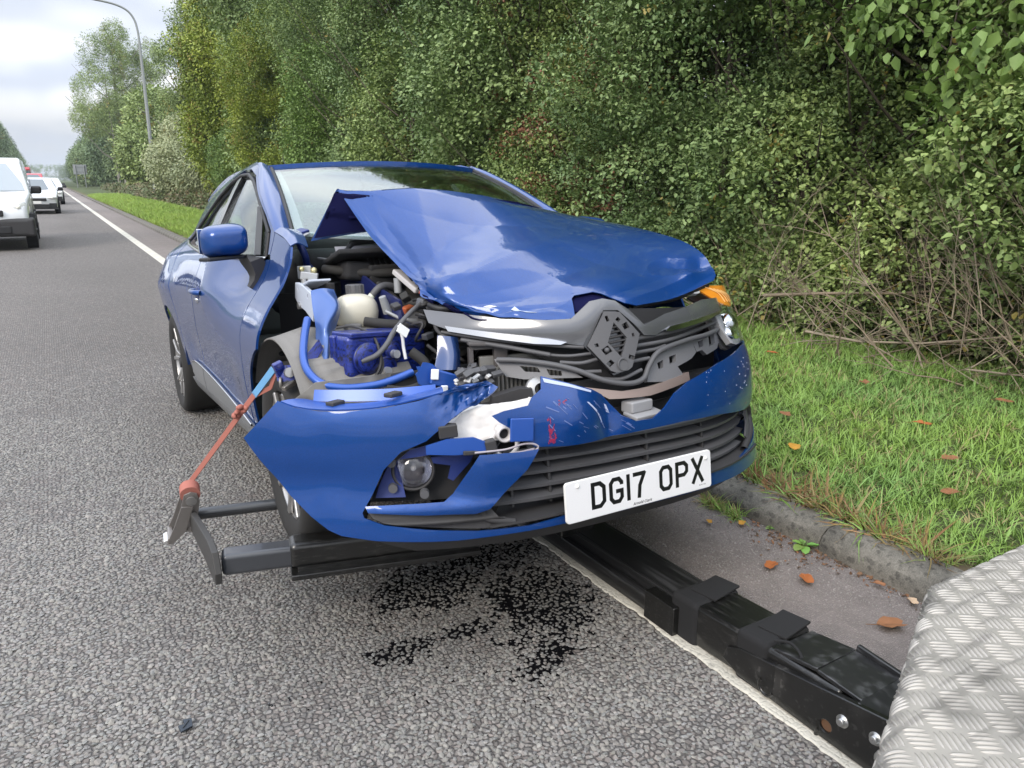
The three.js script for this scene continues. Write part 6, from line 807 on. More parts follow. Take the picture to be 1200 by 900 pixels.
  cable([[-0.645, 0.640, 2.89], [-0.60, 0.655, 2.90], [-0.56, 0.685, 2.89], [-0.52, 0.72, 2.86], [-0.45, 0.765, 2.82], [-0.39, 0.795, 2.79]], 0.0085, plasticG); cable([[-0.385, 0.795, 2.80], [-0.375, 0.75, 2.84], [-0.385, 0.715, 2.88], [-0.37, 0.69, 2.92], [-0.33, 0.68, 2.95], [-0.29, 0.70, 2.95], [-0.255, 0.735, 2.93]], 0.0075, plasticG); cable([[-0.66, 0.73, 2.72], [-0.62, 0.735, 2.77], [-0.59, 0.71, 2.85], [-0.585, 0.66, 2.89], [-0.59, 0.62, 2.90], [-0.615, 0.58, 2.90]], 0.0045); cable([[-0.585, 0.66, 2.892], [-0.58, 0.62, 2.895], [-0.60, 0.585, 2.90], [-0.605, 0.55, 2.92]], 0.005); cable([[-0.43, 0.67, 2.90], [-0.40, 0.63, 2.93], [-0.43, 0.60, 2.95], [-0.40, 0.575, 2.98]], 0.006);
  cable([[-0.60, 0.565, 2.97], [-0.55, 0.558, 2.99], [-0.50, 0.57, 3.0], [-0.47, 0.59, 2.98]], 0.009, rubber); hose([[-0.56, 0.74, 2.70], [-0.50, 0.73, 2.74], [-0.42, 0.725, 2.78], [-0.30, 0.72, 2.80]], 0.016); hose([[-0.50, 0.66, 2.93], [-0.47, 0.63, 2.95], [-0.46, 0.605, 2.96]], 0.016);
  part(bay, 'wire_tag', [rbox(0.040, 0.030, 0.003, 0.001, -0.505, 0.722, 2.892, -10, 12, -38)], std([0.80, 0.80, 0.78], 0.6), { label: 'white tag wrapped round a cable' });
  const R = rng(71); for (let i = 0; i < 40; i++) { const x = -0.46 + 0.30 * R(), y = 0.60 + 0.20 * R(), z = 2.68 + 0.16 * R(); cable([[x, y, z], [x + 0.05 * (R() - 0.3), y + 0.05 * (R() - 0.5), z + 0.06], [x + 0.1 * R(), y + 0.09 * (R() - 0.6), z + 0.03], [x + 0.12, y - 0.06 * R(), z - 0.04]], 0.003 + 0.004 * R()); }
  for (let i = 0; i < 22; i++) { const x = -0.47 + 0.28 * R(), y = 0.60 + 0.22 * R(), z = 2.66 + 0.2 * R(), k = R(); part(bay, k < 0.5 ? 'connector' : 'pipe_union', k < 0.5 ? rbox(0.02 + 0.03 * R(), 0.015 + 0.02 * R(), 0.02 + 0.02 * R(), 0.004, x, y, z, 60 * R(), 90 * R(), 60 * R()) : cyl(0.006 + 0.008 * R(), 0.008 + 0.008 * R(), 0.03 + 0.05 * R(), 12, x, y, z, 90 * R(), 0, 90 * R()), [plasticD, plasticG, steelM, blackTrim, rubber][Math.floor(R() * 5)]); }
  // wrecked lamp mount and radiator support below the grille
  part(bay, 'lamp_mount', [panel([[0, 0], [1, 0], [1, 1], [0, 1]], gridSurf([[[-0.425, 0.705, 2.97], [-0.395, 0.700, 2.99], [-0.365, 0.695, 2.98]], [[-0.435, 0.655, 2.985], [-0.40, 0.650, 3.02], [-0.365, 0.645, 2.99]], [[-0.455, 0.605, 3.0], [-0.415, 0.605, 3.04], [-0.372, 0.60, 3.0]]]), { th: 0.004, L: 0.1 })], phy([0.02, 0.05, 0.16], 0.25, { clearcoat: 0.8 })); part(bay, 'lamp_mount', [panel(arc(-0.485, 0.597, 0.043, 0, 345, 22).map(([x, y], i) => { const k = 0.72 + 0.36 * noise(i * 0.9, 4); return [-0.485 + (x + 0.485) * k, 0.597 + (y - 0.597) * k]; }), (x, y) => [x, y, 3.02 + 0.15 * (x + 0.48)], { th: 0.006, L: 0.03 }), rbox(0.11, 0.05, 0.02, 0.006, -0.43, 0.575, 3.04, 0, -10, -20)], paintRaw); part(bay, 'lamp_clip', [rbox(0.024, 0.032, 0.008, 0.003, -0.475, 0.600, 3.045, -5, -10, -8), rbox(0.02, 0.022, 0.012, 0.003, -0.500, 0.553, 3.06, 0, 0, 5), rbox(0.02, 0.022, 0.012, 0.003, -0.458, 0.557, 3.07, 0, 0, -5)], std([0.72, 0.74, 0.76], 0.45));
  const frameBox = (cx, cy, cz, w, h, t) => [rbox(w, t, 0.04, 0.003, cx, cy + h / 2, cz, 0, -18), rbox(w, t, 0.04, 0.003, cx, cy - h / 2, cz, 0, -18), rbox(t, h, 0.04, 0.003, cx - w / 2 * 0.95, cy, cz - w / 2 * 0.31, 0, -18), rbox(t * 3, h, 0.04, 0.003, cx + w / 2 * 0.8, cy, cz + w / 2 * 0.27, 0, -18)];
  part(bay, 'radiator_bracket', [...frameBox(-0.295, 0.628, 3.04, 0.10, 0.075, 0.014), rbox(0.10, 0.014, 0.03, 0.003, -0.285, 0.578, 3.05, 0, -18), rbox(0.16, 0.012, 0.05, 0.004, -0.28, 0.676, 3.06, 0, -18, -3)], std([0.085, 0.078, 0.078], 0.6));
  part(bay, 'radiator', [...range(0, 15, 1).map((i) => rbox(0.006, 0.10, 0.03, 0.001, -0.285 + i * 0.013, 0.555, 3.08 + i * 0.004)), rbox(0.26, 0.15, 0.02, 0.004, -0.19, 0.56, 3.06, 0, -16)], std([0.30, 0.295, 0.28], 0.5, { metalness: 0.5 })); part(bay, 'radiator_cowl', [panel([[-0.36, 0.50], [-0.355, 0.535], [-0.28, 0.555], [-0.245, 0.553], [-0.24, 0.515], [-0.30, 0.50]], (x, y) => [x, y, 3.20 + 0.4 * (x + 0.3)], { th: 0.05, L: 0.05 })], plasticD); part(bay, 'electric_fan', [place(lathe([[0.02, 0.01], [0.04, 0.006], [0.046, -0.004], [0.036, -0.02]], 26), -0.205, 0.540, 3.20, 70, -10)], std([0.40, 0.40, 0.40], 0.4, { metalness: 0.6 }));
  const sh = []; for (let i = 0; i < 26; i++) { const x = -0.43 + 0.13 * R(), y = 0.565 + 0.05 * R(), z = 3.05 + 0.09 * R(); sh.push(rbox(0.015 + 0.03 * R(), 0.008 + 0.014 * R(), 0.02, 0.002, x, y, z, 40 * R(), 60 * R() - 30, 60 * R() - 30)); } part(bay, 'shattered_plastic', sh, std([0.07, 0.07, 0.075], 0.5), { kind: 'stuff' });
  part(bay, 'shattered_plastic', range(0, 8, 1).map(() => rbox(0.012 + 0.02 * R(), 0.006, 0.012, 0.002, -0.44 + 0.13 * R(), 0.575 + 0.03 * R(), 3.10 + 0.05 * R(), 40 * R(), 60 * R(), 60 * R())), std([0.55, 0.55, 0.55], 0.4), { kind: 'stuff' });
  part(bay, 'undertray', [rbox(1.3, 0.02, 1.0, 0.01, 0, 0.33, 2.72), rbox(1.2, 0.14, 0.08, 0.02, 0.05, 0.44, 3.14), rbox(0.9, 0.36, 0.04, 0.01, 0.25, 0.54, 3.0), rbox(0.3, 0.3, 0.04, 0.01, -0.42, 0.45, 2.94)], darkIn);
}

// ------------------------------------------------------------------ recovery truck: tread plate deck corner, underlift boom, wheel lifting frame
const truck = thing('recovery_truck', 'recovery truck with aluminium tread plate deck, black boom and wheel lifting frame', 'recovery truck', [1.6, 0, -0.3]);
{
  const W = (x, y, z) => [x - 1.6, y, z + 0.3];       // world to truck space
  const dustB = tex(256, 256, (u, v) => { const n = fbm(u * 7, v * 7, 12, 4), m = fbm(u * 40, v * 40, 2, 2), k = 0.075 + 0.10 * ss(n, 0.5, 0.8) + 0.10 * ss(m, 0.7, 0.82); return [k * 1.02, k, k * 0.97]; }); dustB.repeat.set(2.3, 2.3);
  const blk = phy([1, 1, 1], 0.3, { map: dustB, clearcoat: 0.5, clearcoatRoughness: 0.25 }), wornMap = tex(256, 256, (u, v) => { const n = fbm(u * 9, v * 5, 2, 4), k = 0.14 + 0.17 * ss(n, 0.4, 0.85); return [k, k, k * 1.02]; }); wornMap.repeat.set(0.9, 0.9);
  const worn = new THREE.MeshPhysicalMaterial({ map: wornMap, roughness: 0.34, metalness: 0.2, clearcoat: 0.35, clearcoatRoughness: 0.3 }), fabric = std([0.013, 0.013, 0.014], 0.95), zinc = std([0.50, 0.50, 0.49], 0.35, { metalness: 0.9 });
  // deck: sheet bent over a rounded edge
  const Y = 0.85, out = [[1.043, -0.5385], [0.633, -0.352], [0.40, -0.245], [0.35, -0.16], [0.35, 2.2], [2.75, 2.2], [2.75, -0.5385]], r = 0.024;
  const aluMap = tex(512, 512, (u, v) => { const n = fbm(u * 5, v * 5, 2, 4), m = fbm(u * 5, v * 60, 7, 3), k = 0.655 - 0.16 * ss(n, 0.5, 0.75) - 0.08 * ss(m, 0.55, 0.75); return [k * 1.03, k, k * 0.955]; }); aluMap.repeat.set(1.6, 1.6);
  const alu = new THREE.MeshPhysicalMaterial({ map: aluMap, roughness: 0.5, metalness: 0.6 });
  const off = (d) => out.map((p, i) => { const a = out[(i + out.length - 1) % out.length], b = out[(i + 1) % out.length], n = (u, v) => { const l = Math.hypot(v[0] - u[0], v[1] - u[1]); return [-(v[1] - u[1]) / l, (v[0] - u[0]) / l]; }, n1 = n(a, p), n2 = n(p, b), m = [n1[0] + n2[0], n1[1] + n2[1]], q = m[0] * n1[0] + m[1] * n1[1]; return [p[0] + (m[0] / q) * d, p[1] + (m[1] / q) * d]; });
  const rings = [[0.6, Y], ...range(0, 8, 1).map((i) => [r - r * Math.sin((i / 8) * Math.PI / 2), Y - r + r * Math.cos((i / 8) * Math.PI / 2)]), [0, Y - 0.16], [0.012, Y - 0.16]], pos = [], idx = [];
  const sgn = (() => { const t = off(0.1); return Math.hypot(t[0][0] - 1.8, t[0][1] - 0.8) < Math.hypot(out[0][0] - 1.8, out[0][1] - 0.8) ? 1 : -1; })();
  const loops = rings.map(([d, y]) => off(sgn * d).map(([x, z]) => W(x, y, z))), n = out.length;
  loops[0] = loops[1].map((p) => p); 
  const centre = W(1.7, Y, 0.9);
  const tri = (a, b, c) => pos.push(...a, ...b, ...c);
  for (let i = 0; i < n; i++) tri(loops[1][i], centre, loops[1][(i + 1) % n]);
  for (let k = 1; k < loops.length - 1; k++) for (let i = 0; i < n; i++) { const j = (i + 1) % n; tri(loops[k][i], loops[k][j], loops[k + 1][i]); tri(loops[k][j], loops[k + 1][j], loops[k + 1][i]); }
  let g = new THREE.BufferGeometry(); g.setAttribute('position', new THREE.Float32BufferAttribute(pos, 3)); g.computeVertexNormals(); g = toCreasedNormals(g, 0.9); const planUv = (q) => { const P = q.attributes.position, u = new Float32Array(P.count * 2); for (let i = 0; i < P.count; i++) { u[i * 2] = P.getX(i); u[i * 2 + 1] = P.getZ(i); } q.setAttribute('uv', new THREE.BufferAttribute(u, 2)); }; planUv(g);
  const deck = part(truck, 'deck_plate', g, alu, { label: 'silver aluminium five bar tread plate deck with rounded edge' });
  // raised bars of the tread, turning over the rounded edge
  const e0 = out[0], e1 = out[1], ed = [(e1[0] - e0[0]), (e1[1] - e0[1])], el = Math.hypot(...ed), eu = [ed[0] / el, ed[1] / el], inn = (() => { const q = [-eu[1], eu[0]]; return q[0] * (1.7 - e0[0]) + q[1] * (0.9 - e0[1]) > 0 ? q : [-q[0], -q[1]]; })();
  const bars = [], lens = (ax, az, len) => { const m = 8, P = [], w = 0.0029; for (let i = 0; i <= m; i++) { const t = (i / m) * 2 - 1, hw = w * Math.sqrt(Math.max(0, 1 - t * t * 0.98)), h = 0.0019 * (1 - t * t * t * t); P.push([t * len / 2, hw, h]); } return { P, ax, az }; };
  const bend = (x, z, h) => { // flat plate coordinates to the bent sheet: distance from both visible edges
    const dA = (x - e0[0]) * inn[0] + (z - e0[1]) * inn[1], dB = z - e0[1]; let p = [x, Y + h, z];
    const fold = (d, dir) => { const s = r - d + 0; if (s <= 0) return; const a = Math.min(s / r, 1.9), ang = Math.min(a, Math.PI / 2), ext = Math.max(0, s - r * Math.PI / 2); const o = r * Math.sin(ang) + h * Math.sin(ang) - s, dn = r - r * Math.cos(ang) + ext; p = [p[0] - dir[0] * o, Y - dn + h * Math.cos(ang), p[2] - dir[1] * o]; };
    if (dA < r && dA <= dB) fold(dA, inn); else if (dB < r) fold(dB, [0, 1]); return p;
  };
  const R = rng(12), s = 0.0335, ca = Math.cos(0.62), sa = Math.sin(0.62);
  for (let i = -40; i < 60; i++) for (let j = -40; j < 60; j++) {
    const gx = i * s, gz = j * s, cx = 1.10 + gx * ca - gz * sa, cz = -0.2 + gx * sa + gz * ca; if (cx > 1.95 || cz > 0.55 || cx < 0.3) continue;
    const dA = (cx - e0[0]) * inn[0] + (cz - e0[1]) * inn[1], dB = cz - e0[1]; if (dA < -0.05 || dB < -0.05) continue;
    const flipd = (i + j) & 1, dir = flipd ? [ca, sa] : [-sa, ca], nrm = [-dir[1], dir[0]];
    for (let k = -2; k <= 2; k++) {
      const ox = cx + nrm[0] * k * 0.0068, oz = cz + nrm[1] * k * 0.0068, len = 0.030 * (Math.abs(k) === 2 ? 0.86 : 1), m = 6, vv = [];
      for (let q = 0; q <= m; q++) { const t = (q / m) * 2 - 1, hw = 0.0026 * Math.sqrt(Math.max(0, 1 - t * t)), h = 0.0017 * (1 - t * t) ** 0.6; for (const [sw, hh] of [[-1, -0.0003], [-0.45, h], [0.45, h], [1, -0.0003]]) vv.push(W(...bend(ox + dir[0] * t * len / 2 + nrm[0] * sw * hw, oz + dir[1] * t * len / 2 + nrm[1] * sw * hw, hh))); }
      for (let q = 0; q < m; q++) for (let w = 0; w < 3; w++) { const a = vv[q * 4 + w], b = vv[q * 4 + w + 1], c = vv[q * 4 + w + 4], d = vv[q * 4 + w + 5]; bars.push(...a, ...b, ...c, ...b, ...d, ...c); }
    }
  }
  let bg = new THREE.BufferGeometry(); bg.setAttribute('position', new THREE.Float32BufferAttribute(bars, 3)); bg = mergeVertices(bg, 1e-6); bg.computeVertexNormals(); planUv(bg);
  part(deck, 'tread_bar', bg, alu, { kind: 'stuff', label: 'raised five bar tread pattern' });
  part(truck, 'deck_frame', [rbox(2.2, 0.12, 2.3, 0.01, ...W(1.65, 0.76, 1.0)), rbox(0.9, 0.35, 0.16, 0.02, ...W(1.75, 0.52, 0.1)), rbox(0.14, 0.3, 2.2, 0.01, ...W(1.3, 0.55, 1.1)), rbox(0.14, 0.3, 2.2, 0.01, ...W(2.0, 0.55, 1.1))], blk);
  const B = (x, y, z) => W(x + 0.062, y - 0.042, z);
  // boom: inner beam, sleeves, fabric wraps, cheek plates
  const inner = part(truck, 'boom_beam', [beam(B(1.585, 0.112, -2.75), B(1.595, 0.112, -1.4), 0.135, 0.09, 0.006), beam(B(1.505, 0.080, -2.6), B(1.508, 0.085, -1.62), 0.03, 0.06, 0.004)], worn, { label: 'scratched inner boom beam' });
  part(inner, 'beam_rail', [beam(B(1.66, 0.150, -2.5), B(1.668, 0.152, -1.5), 0.012, 0.008, 0.002), beam(B(1.515, 0.150, -2.5), B(1.525, 0.152, -1.5), 0.012, 0.008, 0.002)], worn);
  part(truck, 'boom_sleeve', [beam(B(1.592, 0.11, -1.60), B(1.600, 0.135, -0.98), 0.175, 0.14, 0.014), rbox(0.05, 0.10, 0.14, 0.004, ...B(1.497, 0.10, -1.62))], blk);
  const wrap = (z, y, len, x = 1.594) => { const w = part(truck, 'boom_wrap', [rbox(0.196, 0.163, len, 0.02, ...B(x, y, z), -2)], fabric, { label: 'black fabric sleeve strapped round the boom' }); part(w, 'wrap_flap', [rbox(0.13, 0.008, len * 0.8, 0.003, ...B(x + 0.03, y + 0.086, z + 0.01), -2, 8, 2)], fabric); };
  wrap(-1.535, 0.108, 0.12); wrap(-1.265, 0.124, 0.115, 1.597);
  part(truck, 'boom_top_plate', [beam(B(1.60, 0.196, -1.20), B(1.602, 0.216, -1.06), 0.165, 0.012, 0.003), beam(B(1.602, 0.215, -1.06), B(1.605, 0.205, -0.93), 0.17, 0.012, 0.003), beam(B(1.605, 0.205, -0.935), B(1.612, 0.17, -0.75), 0.20, 0.012, 0.003), beam(B(1.685, 0.225, -1.06), B(1.70, 0.19, -0.78), 0.014, 0.03, 0.004)], worn);
  const cheek = (x, th) => extrude([[-1.345, 0.128], [-1.30, 0.150], [-0.80, 0.228], [-0.30, 0.26], [-0.30, 0.052], [-0.55, 0.052], [-0.86, 0.052], [-1.10, 0.055], [-1.30, 0.062], [-1.36, 0.085]].map(([z, y]) => [z + 0.3, y]), th, 0.003, [arc(-1.0 + 0.3, 0.095, 0.017, 0, 345, 20)]).rotateY(-Math.PI / 2).translate(x - 1.6 + 0.062, -0.042, 0);
  const ck = part(truck, 'cheek_plate', cheek(1.512, 0.014), blk); part(truck, 'cheek_plate', cheek(1.708, 0.014), blk);
  [place(lathe([[0.001, 0.014], [0.009, 0.014], [0.011, 0.011], [0.011, 0.004], [0.017, 0.003], [0.017, 0]], 24), ...B(1.495, 0.142, -0.955), 0, 0, 90), place(lathe([[0.001, 0.014], [0.009, 0.014], [0.011, 0.011], [0.011, 0.004], [0.017, 0.003], [0.017, 0]], 24), ...B(1.495, 0.155, -0.865), 0, 0, 90), place(lathe([[0.001, 0.018], [0.02, 0.016], [0.028, 0.01], [0.03, 0]], 24), ...B(1.495, 0.115, -0.83), 0, 0, 90)].forEach((g) => part(ck, 'cheek_bolt', g, zinc));
  [place(new THREE.TorusGeometry(0.024, 0.006, 8, 28, 3.6), ...B(1.498, 0.085, -1.195), 0, -90, 140), place(new THREE.TorusGeometry(0.026, 0.006, 8, 28, 3.6), ...B(1.498, 0.055, -1.0), 0, -90, 140)].forEach((g) => part(ck, 'cheek_boss', g, blk)); part(ck, 'cheek_hole', [place(new THREE.CylinderGeometry(0.018, 0.018, 0.01, 20), ...B(1.507, 0.095, -1.0), 0, 0, 90)], std([0.12, 0.06, 0.03], 0.8));
  part(truck, 'strap_tail', [tube([B(1.53, 0.215, -1.21), B(1.55, 0.222, -1.17), B(1.535, 0.212, -1.12), B(1.515, 0.17, -1.10)], 0.005, 20, 6)], fabric);
  // wheel lifting frame
  const cyaw = rad(11.5), F = (u, y, v) => { const x = 1.56 + u * Math.cos(cyaw) + v * Math.sin(cyaw) * -1, z = -2.27 + u * Math.sin(cyaw) + v * Math.cos(cyaw); return W(x, y, z); };
  part(truck, 'cross_tube', [beam(F(-0.5, 0.225, -0.02), F(0.5, 0.225, -0.02), 0.10, 0.09, 0.008), rbox(0.16, 0.12, 0.3, 0.01, ...F(0.02, 0.165, -0.02))], blk); 
  const fb = part(truck, 'front_wheel_bar', [beam(F(-1.02, 0.306, 0.32), F(-0.42, 0.290, 0.32), 0.088, 0.084, 0.020)], blk, { label: 'black lifting bar in front of the driver side wheel' });
  part(fb, 'bar_flange', [beam(F(-1.02, 0.246, 0.335), F(-0.42, 0.234, 0.335), 0.10, 0.018, 0.004), beam(F(-1.0, 0.262, 0.352), F(-0.42, 0.25, 0.352), 0.012, 0.05, 0.003)], blk);
  part(fb, 'end_collar', [beam(F(-1.215, 0.305, 0.32), F(-1.0, 0.300, 0.32), 0.070, 0.070, 0.016)], phy([0.045, 0.048, 0.055], 0.32, { clearcoat: 0.5 }));
  for (const [a, b] of [[-1.315, -0.40], [0.36, 0.50]]) part(truck, 'rear_wheel_bar', [bar(F(a, 0.268, -0.15), F(b, 0.268, -0.15), 0.021, 0.021, 16)], phy([0.03, 0.032, 0.036], 0.32, { clearcoat: 0.5 }));
  part(truck, 'end_plate', extrude([[-2.145, 0.262], [-2.135, 0.30], [-2.16, 0.358], [-2.24, 0.366], [-2.55, 0.325], [-2.74, 0.292], [-2.79, 0.27], [-2.77, 0.238], [-2.6, 0.24], [-2.3, 0.262], [-2.2, 0.256]].map(([z, y]) => [z + 0.3, y]), 0.014, 0.003).rotateY(-Math.PI / 2).translate(0.292 - 1.6, 0, 0), std([0.06, 0.058, 0.056], 0.6, { metalness: 0.3 }));
  part(truck, 'frame_arm', [beam(F(-0.45, 0.28, 0.36), F(-0.42, 0.25, -0.2), 0.07, 0.08, 0.006)], blk); part(truck, 'frame_arm', [beam(F(0.36, 0.24, 0.10), F(0.36, 0.24, -0.2), 0.07, 0.08, 0.006)], blk);
}
// ratchet strap from the end plate up to the car
{
  const A = [0.289, 0.392, -2.66], B = [0.532, 0.845, -2.335];
  const strap = thing('ratchet_strap', 'faded red ratchet strap tying the car corner to the lifting frame', 'ratchet strap', A), L = (x, y, z) => [x - A[0], y - A[1], z - A[2]];
  const mix = (t) => A.map((v, i) => lerp(v, B[i], t)), web = (pts, w, mat, name, lab) => { const g = []; for (let i = 0; i < pts.length - 1; i++) g.push(beam(L(...pts[i]), L(...pts[i + 1]), w, 0.0035, 0.001, [0.86, 0.1, -0.45])); return part(strap, name, g, mat, lab ? { label: lab } : {}); };
  const red = std([0.36, 0.13, 0.10], 0.9), blu = std([0.13, 0.32, 0.55], 0.7), stl = std([0.30, 0.28, 0.265], 0.5, { metalness: 0.75 });
  web([mix(0), mix(0.3), mix(0.6), mix(0.80)], 0.018, red, 'webbing'); web([mix(0.79), mix(0.9), mix(1.0)], 0.022, blu, 'webbing', 'pale blue end loop of the strap'); web([mix(0.78), [0.525, 0.78, -2.36], [0.54, 0.84, -2.33]], 0.014, red, 'webbing');
  part(strap, 'knot', range(0, 9, 1).map((i) => place(new THREE.SphereGeometry(0.010, 10, 8).scale(1.3, 0.8, 0.9), ...L(...mix(0.62 + 0.009 * i)), 30 * i, 50 * i).translate(0.010 * Math.sin(i * 2.3) - 0.010, 0.006 * Math.cos(i * 1.7), 0)), red);
  const rt = new THREE.Group(); rt.name = 'ratchet'; rt.position.set(-0.012, -0.062, 0.05); rt.scale.setScalar(0.9); rt.rotation.order = 'YXZ'; rt.rotation.set(0.3, -0.12, -0.12); strap.add(rt);
  const side = () => extrude([[-0.022, -0.10], [0.02, -0.095], [0.03, -0.03], [0.034, 0.05], [0.022, 0.085], [0, 0.092], [-0.022, 0.08], [-0.03, 0.03], [-0.03, -0.06]], 0.004, 0.001, [arc(0.004, 0.055, 0.013, 0, 340, 16)]);
  part(rt, 'ratchet_frame', [side().translate(0, 0, 0.026), side().translate(0, 0, -0.030)], stl); part(rt, 'ratchet_handle', [extrude([[-0.03, 0.03], [0.012, 0.03], [-0.01, -0.09], [-0.055, -0.15], [-0.07, -0.13], [-0.05, -0.06]], 0.004, 0.001).translate(0, 0, 0.034), extrude([[-0.03, 0.03], [0.012, 0.03], [-0.01, -0.09], [-0.055, -0.15], [-0.07, -0.13], [-0.05, -0.06]], 0.004, 0.001).translate(0, 0, -0.038), rbox(0.02, 0.03, 0.075, 0.004, -0.062, -0.135, 0)], stl);
  part(rt, 'ratchet_spool', [cyl(0.014, 0.014, 0.075, 18, 0.004, 0.055, 0, 90), cyl(0.020, 0.020, 0.006, 14, 0.004, 0.055, 0.036, 90)], steelM); part(rt, 'ratchet_pawl', [rbox(0.034, 0.012, 0.05, 0.003, 0.006, 0.012, 0, 0, 0, 25), cyl(0.012, 0.012, 0.07, 16, 0.008, -0.085, 0, 90), rbox(0.012, 0.05, 0.008, 0.002, 0.0, 0.0, 0.034, 0, 0, -20)], stl); part(rt, 'spooled_webbing', [cyl(0.036, 0.036, 0.046, 24, 0.0, 0.075, 0, 90)], red); part(rt, 'handle_tip', [rbox(0.018, 0.022, 0.05, 0.004, -0.075, -0.15, 0, 0, 0, 20)], std([0.75, 0.75, 0.74], 0.3, { metalness: 0.8 }));
}

// ------------------------------------------------------------------ oncoming traffic
function vehicle(name, label, category, [x, z], o) {  // z = front; the vehicle faces the camera
  const v = thing(name, label, category, [x, 0, z], 0, undefined), w = o.w, hw = w / 2, prof = o.prof, taper = o.taper ?? 0.16, belt = o.belt;
  const shape = new THREE.Shape(); prof.forEach(([a, b], i) => (i ? shape.lineTo(a, b) : shape.moveTo(a, b)));
  const g0 = new THREE.ExtrudeGeometry(shape, { depth: w - 0.16, bevelEnabled: true, bevelSize: 0.06, bevelThickness: 0.08, bevelSegments: 4, bevelOffset: -0.06, steps: 6 });
  const p = g0.attributes.position, L = o.len;
  for (let i = 0; i < p.count; i++) { let a = p.getX(i), y = p.getY(i), s = (p.getZ(i) - (w - 0.16) / 2) / hw; const k = hw * (1 - taper * clamp((y - belt) / 0.6) - 0.10 * gauss(-a, 0, 0.35) * 1 - 0.06 * gauss(-a, -L, 0.3)); const front = 0.10 * s * s * clamp(1.4 + a); p.setXYZ(i, s * k, y, a - front); }
  g0.computeVertexNormals(); const body = part(v, 'body', toCreasedNormals(g0, 0.6), o.paint);
  const atX = (y) => hw * (1 - taper * clamp((y - belt) / 0.6));
  for (const sg of [-1, 1]) for (const win of o.wins) part(v, 'side_window', panel(win, (a, y) => [sg * (atX(y) + 0.006), y, a], { th: 0.02, L: 0.3, flip: sg > 0 }), o.glass);
  part(v, 'windscreen', panel(o.screen, (s, t) => [s * atX(lerp(o.s0[1], o.s1[1], t)) , lerp(o.s0[1], o.s1[1], t) + 0.012, lerp(o.s0[0], o.s1[0], t) + 0.02 - 0.10 * s * s], { th: 0.02, L: 0.2, flip: false }), o.glass);
  for (const [a, r] of o.wheels) for (const sg of [-1, 1]) { const wh = new THREE.Group(); wh.name = numbered('wheel'); wh.position.set(sg * (hw - 0.09), r, a); v.add(wh); part(wh, 'tyre', place(lathe([[r * 0.66, -0.1], [r * 0.95, -0.1], [r, -0.07], [r, 0.07], [r * 0.95, 0.1], [r * 0.66, 0.1]], 28), 0, 0, 0, 0, 0, 90), rubber); part(wh, 'rim', [place(new THREE.CylinderGeometry(r * 0.66, r * 0.66, 0.15, 28), 0, 0, 0, 0, 0, 90), ...range(0, 4, 1).map((i) => beam([sg * 0.08, 0, 0], [sg * 0.085, Math.cos(i * 1.257) * r * 0.6, Math.sin(i * 1.257) * r * 0.6], 0.06, 0.02, 0.005))], o.rim ?? plasticG); part(v, 'wheel_arch', place(new THREE.CylinderGeometry(r * 1.16, r * 1.16, 0.20, 28), sg * (hw - 0.095), r * 1.02, a, 0, 0, 90), darkIn); }
  for (const sg of [-1, 1]) { const m = part(v, 'door_mirror', rbox(0.20, 0.16, 0.12, 0.05, sg * (hw + 0.10), o.mir[1], o.mir[0]), o.mirMat ?? blackTrim); part(m, 'mirror_foot', rbox(0.12, 0.05, 0.06, 0.02, sg * (hw - 0.02), o.mir[1] - 0.06, o.mir[0]), blackTrim); const h = part(v, 'headlamp', place(new THREE.SphereGeometry(1, 20, 14).scale(...o.lamp.s), sg * o.lamp.x, o.lamp.y, o.lamp.z, 0, sg * 24), phy([0.85, 0.86, 0.84], 0.08, { clearcoat: 1 })); part(h, 'lamp_bulb', place(new THREE.SphereGeometry(0.05, 12, 8), sg * o.lamp.x, o.lamp.y, o.lamp.z + o.lamp.s[2] * 0.8), phy([0.98, 0.97, 0.88], 0.1)); }
  for (const b of o.extra ?? []) part(v, b[0], b[1], b[2]);
  return v;
}
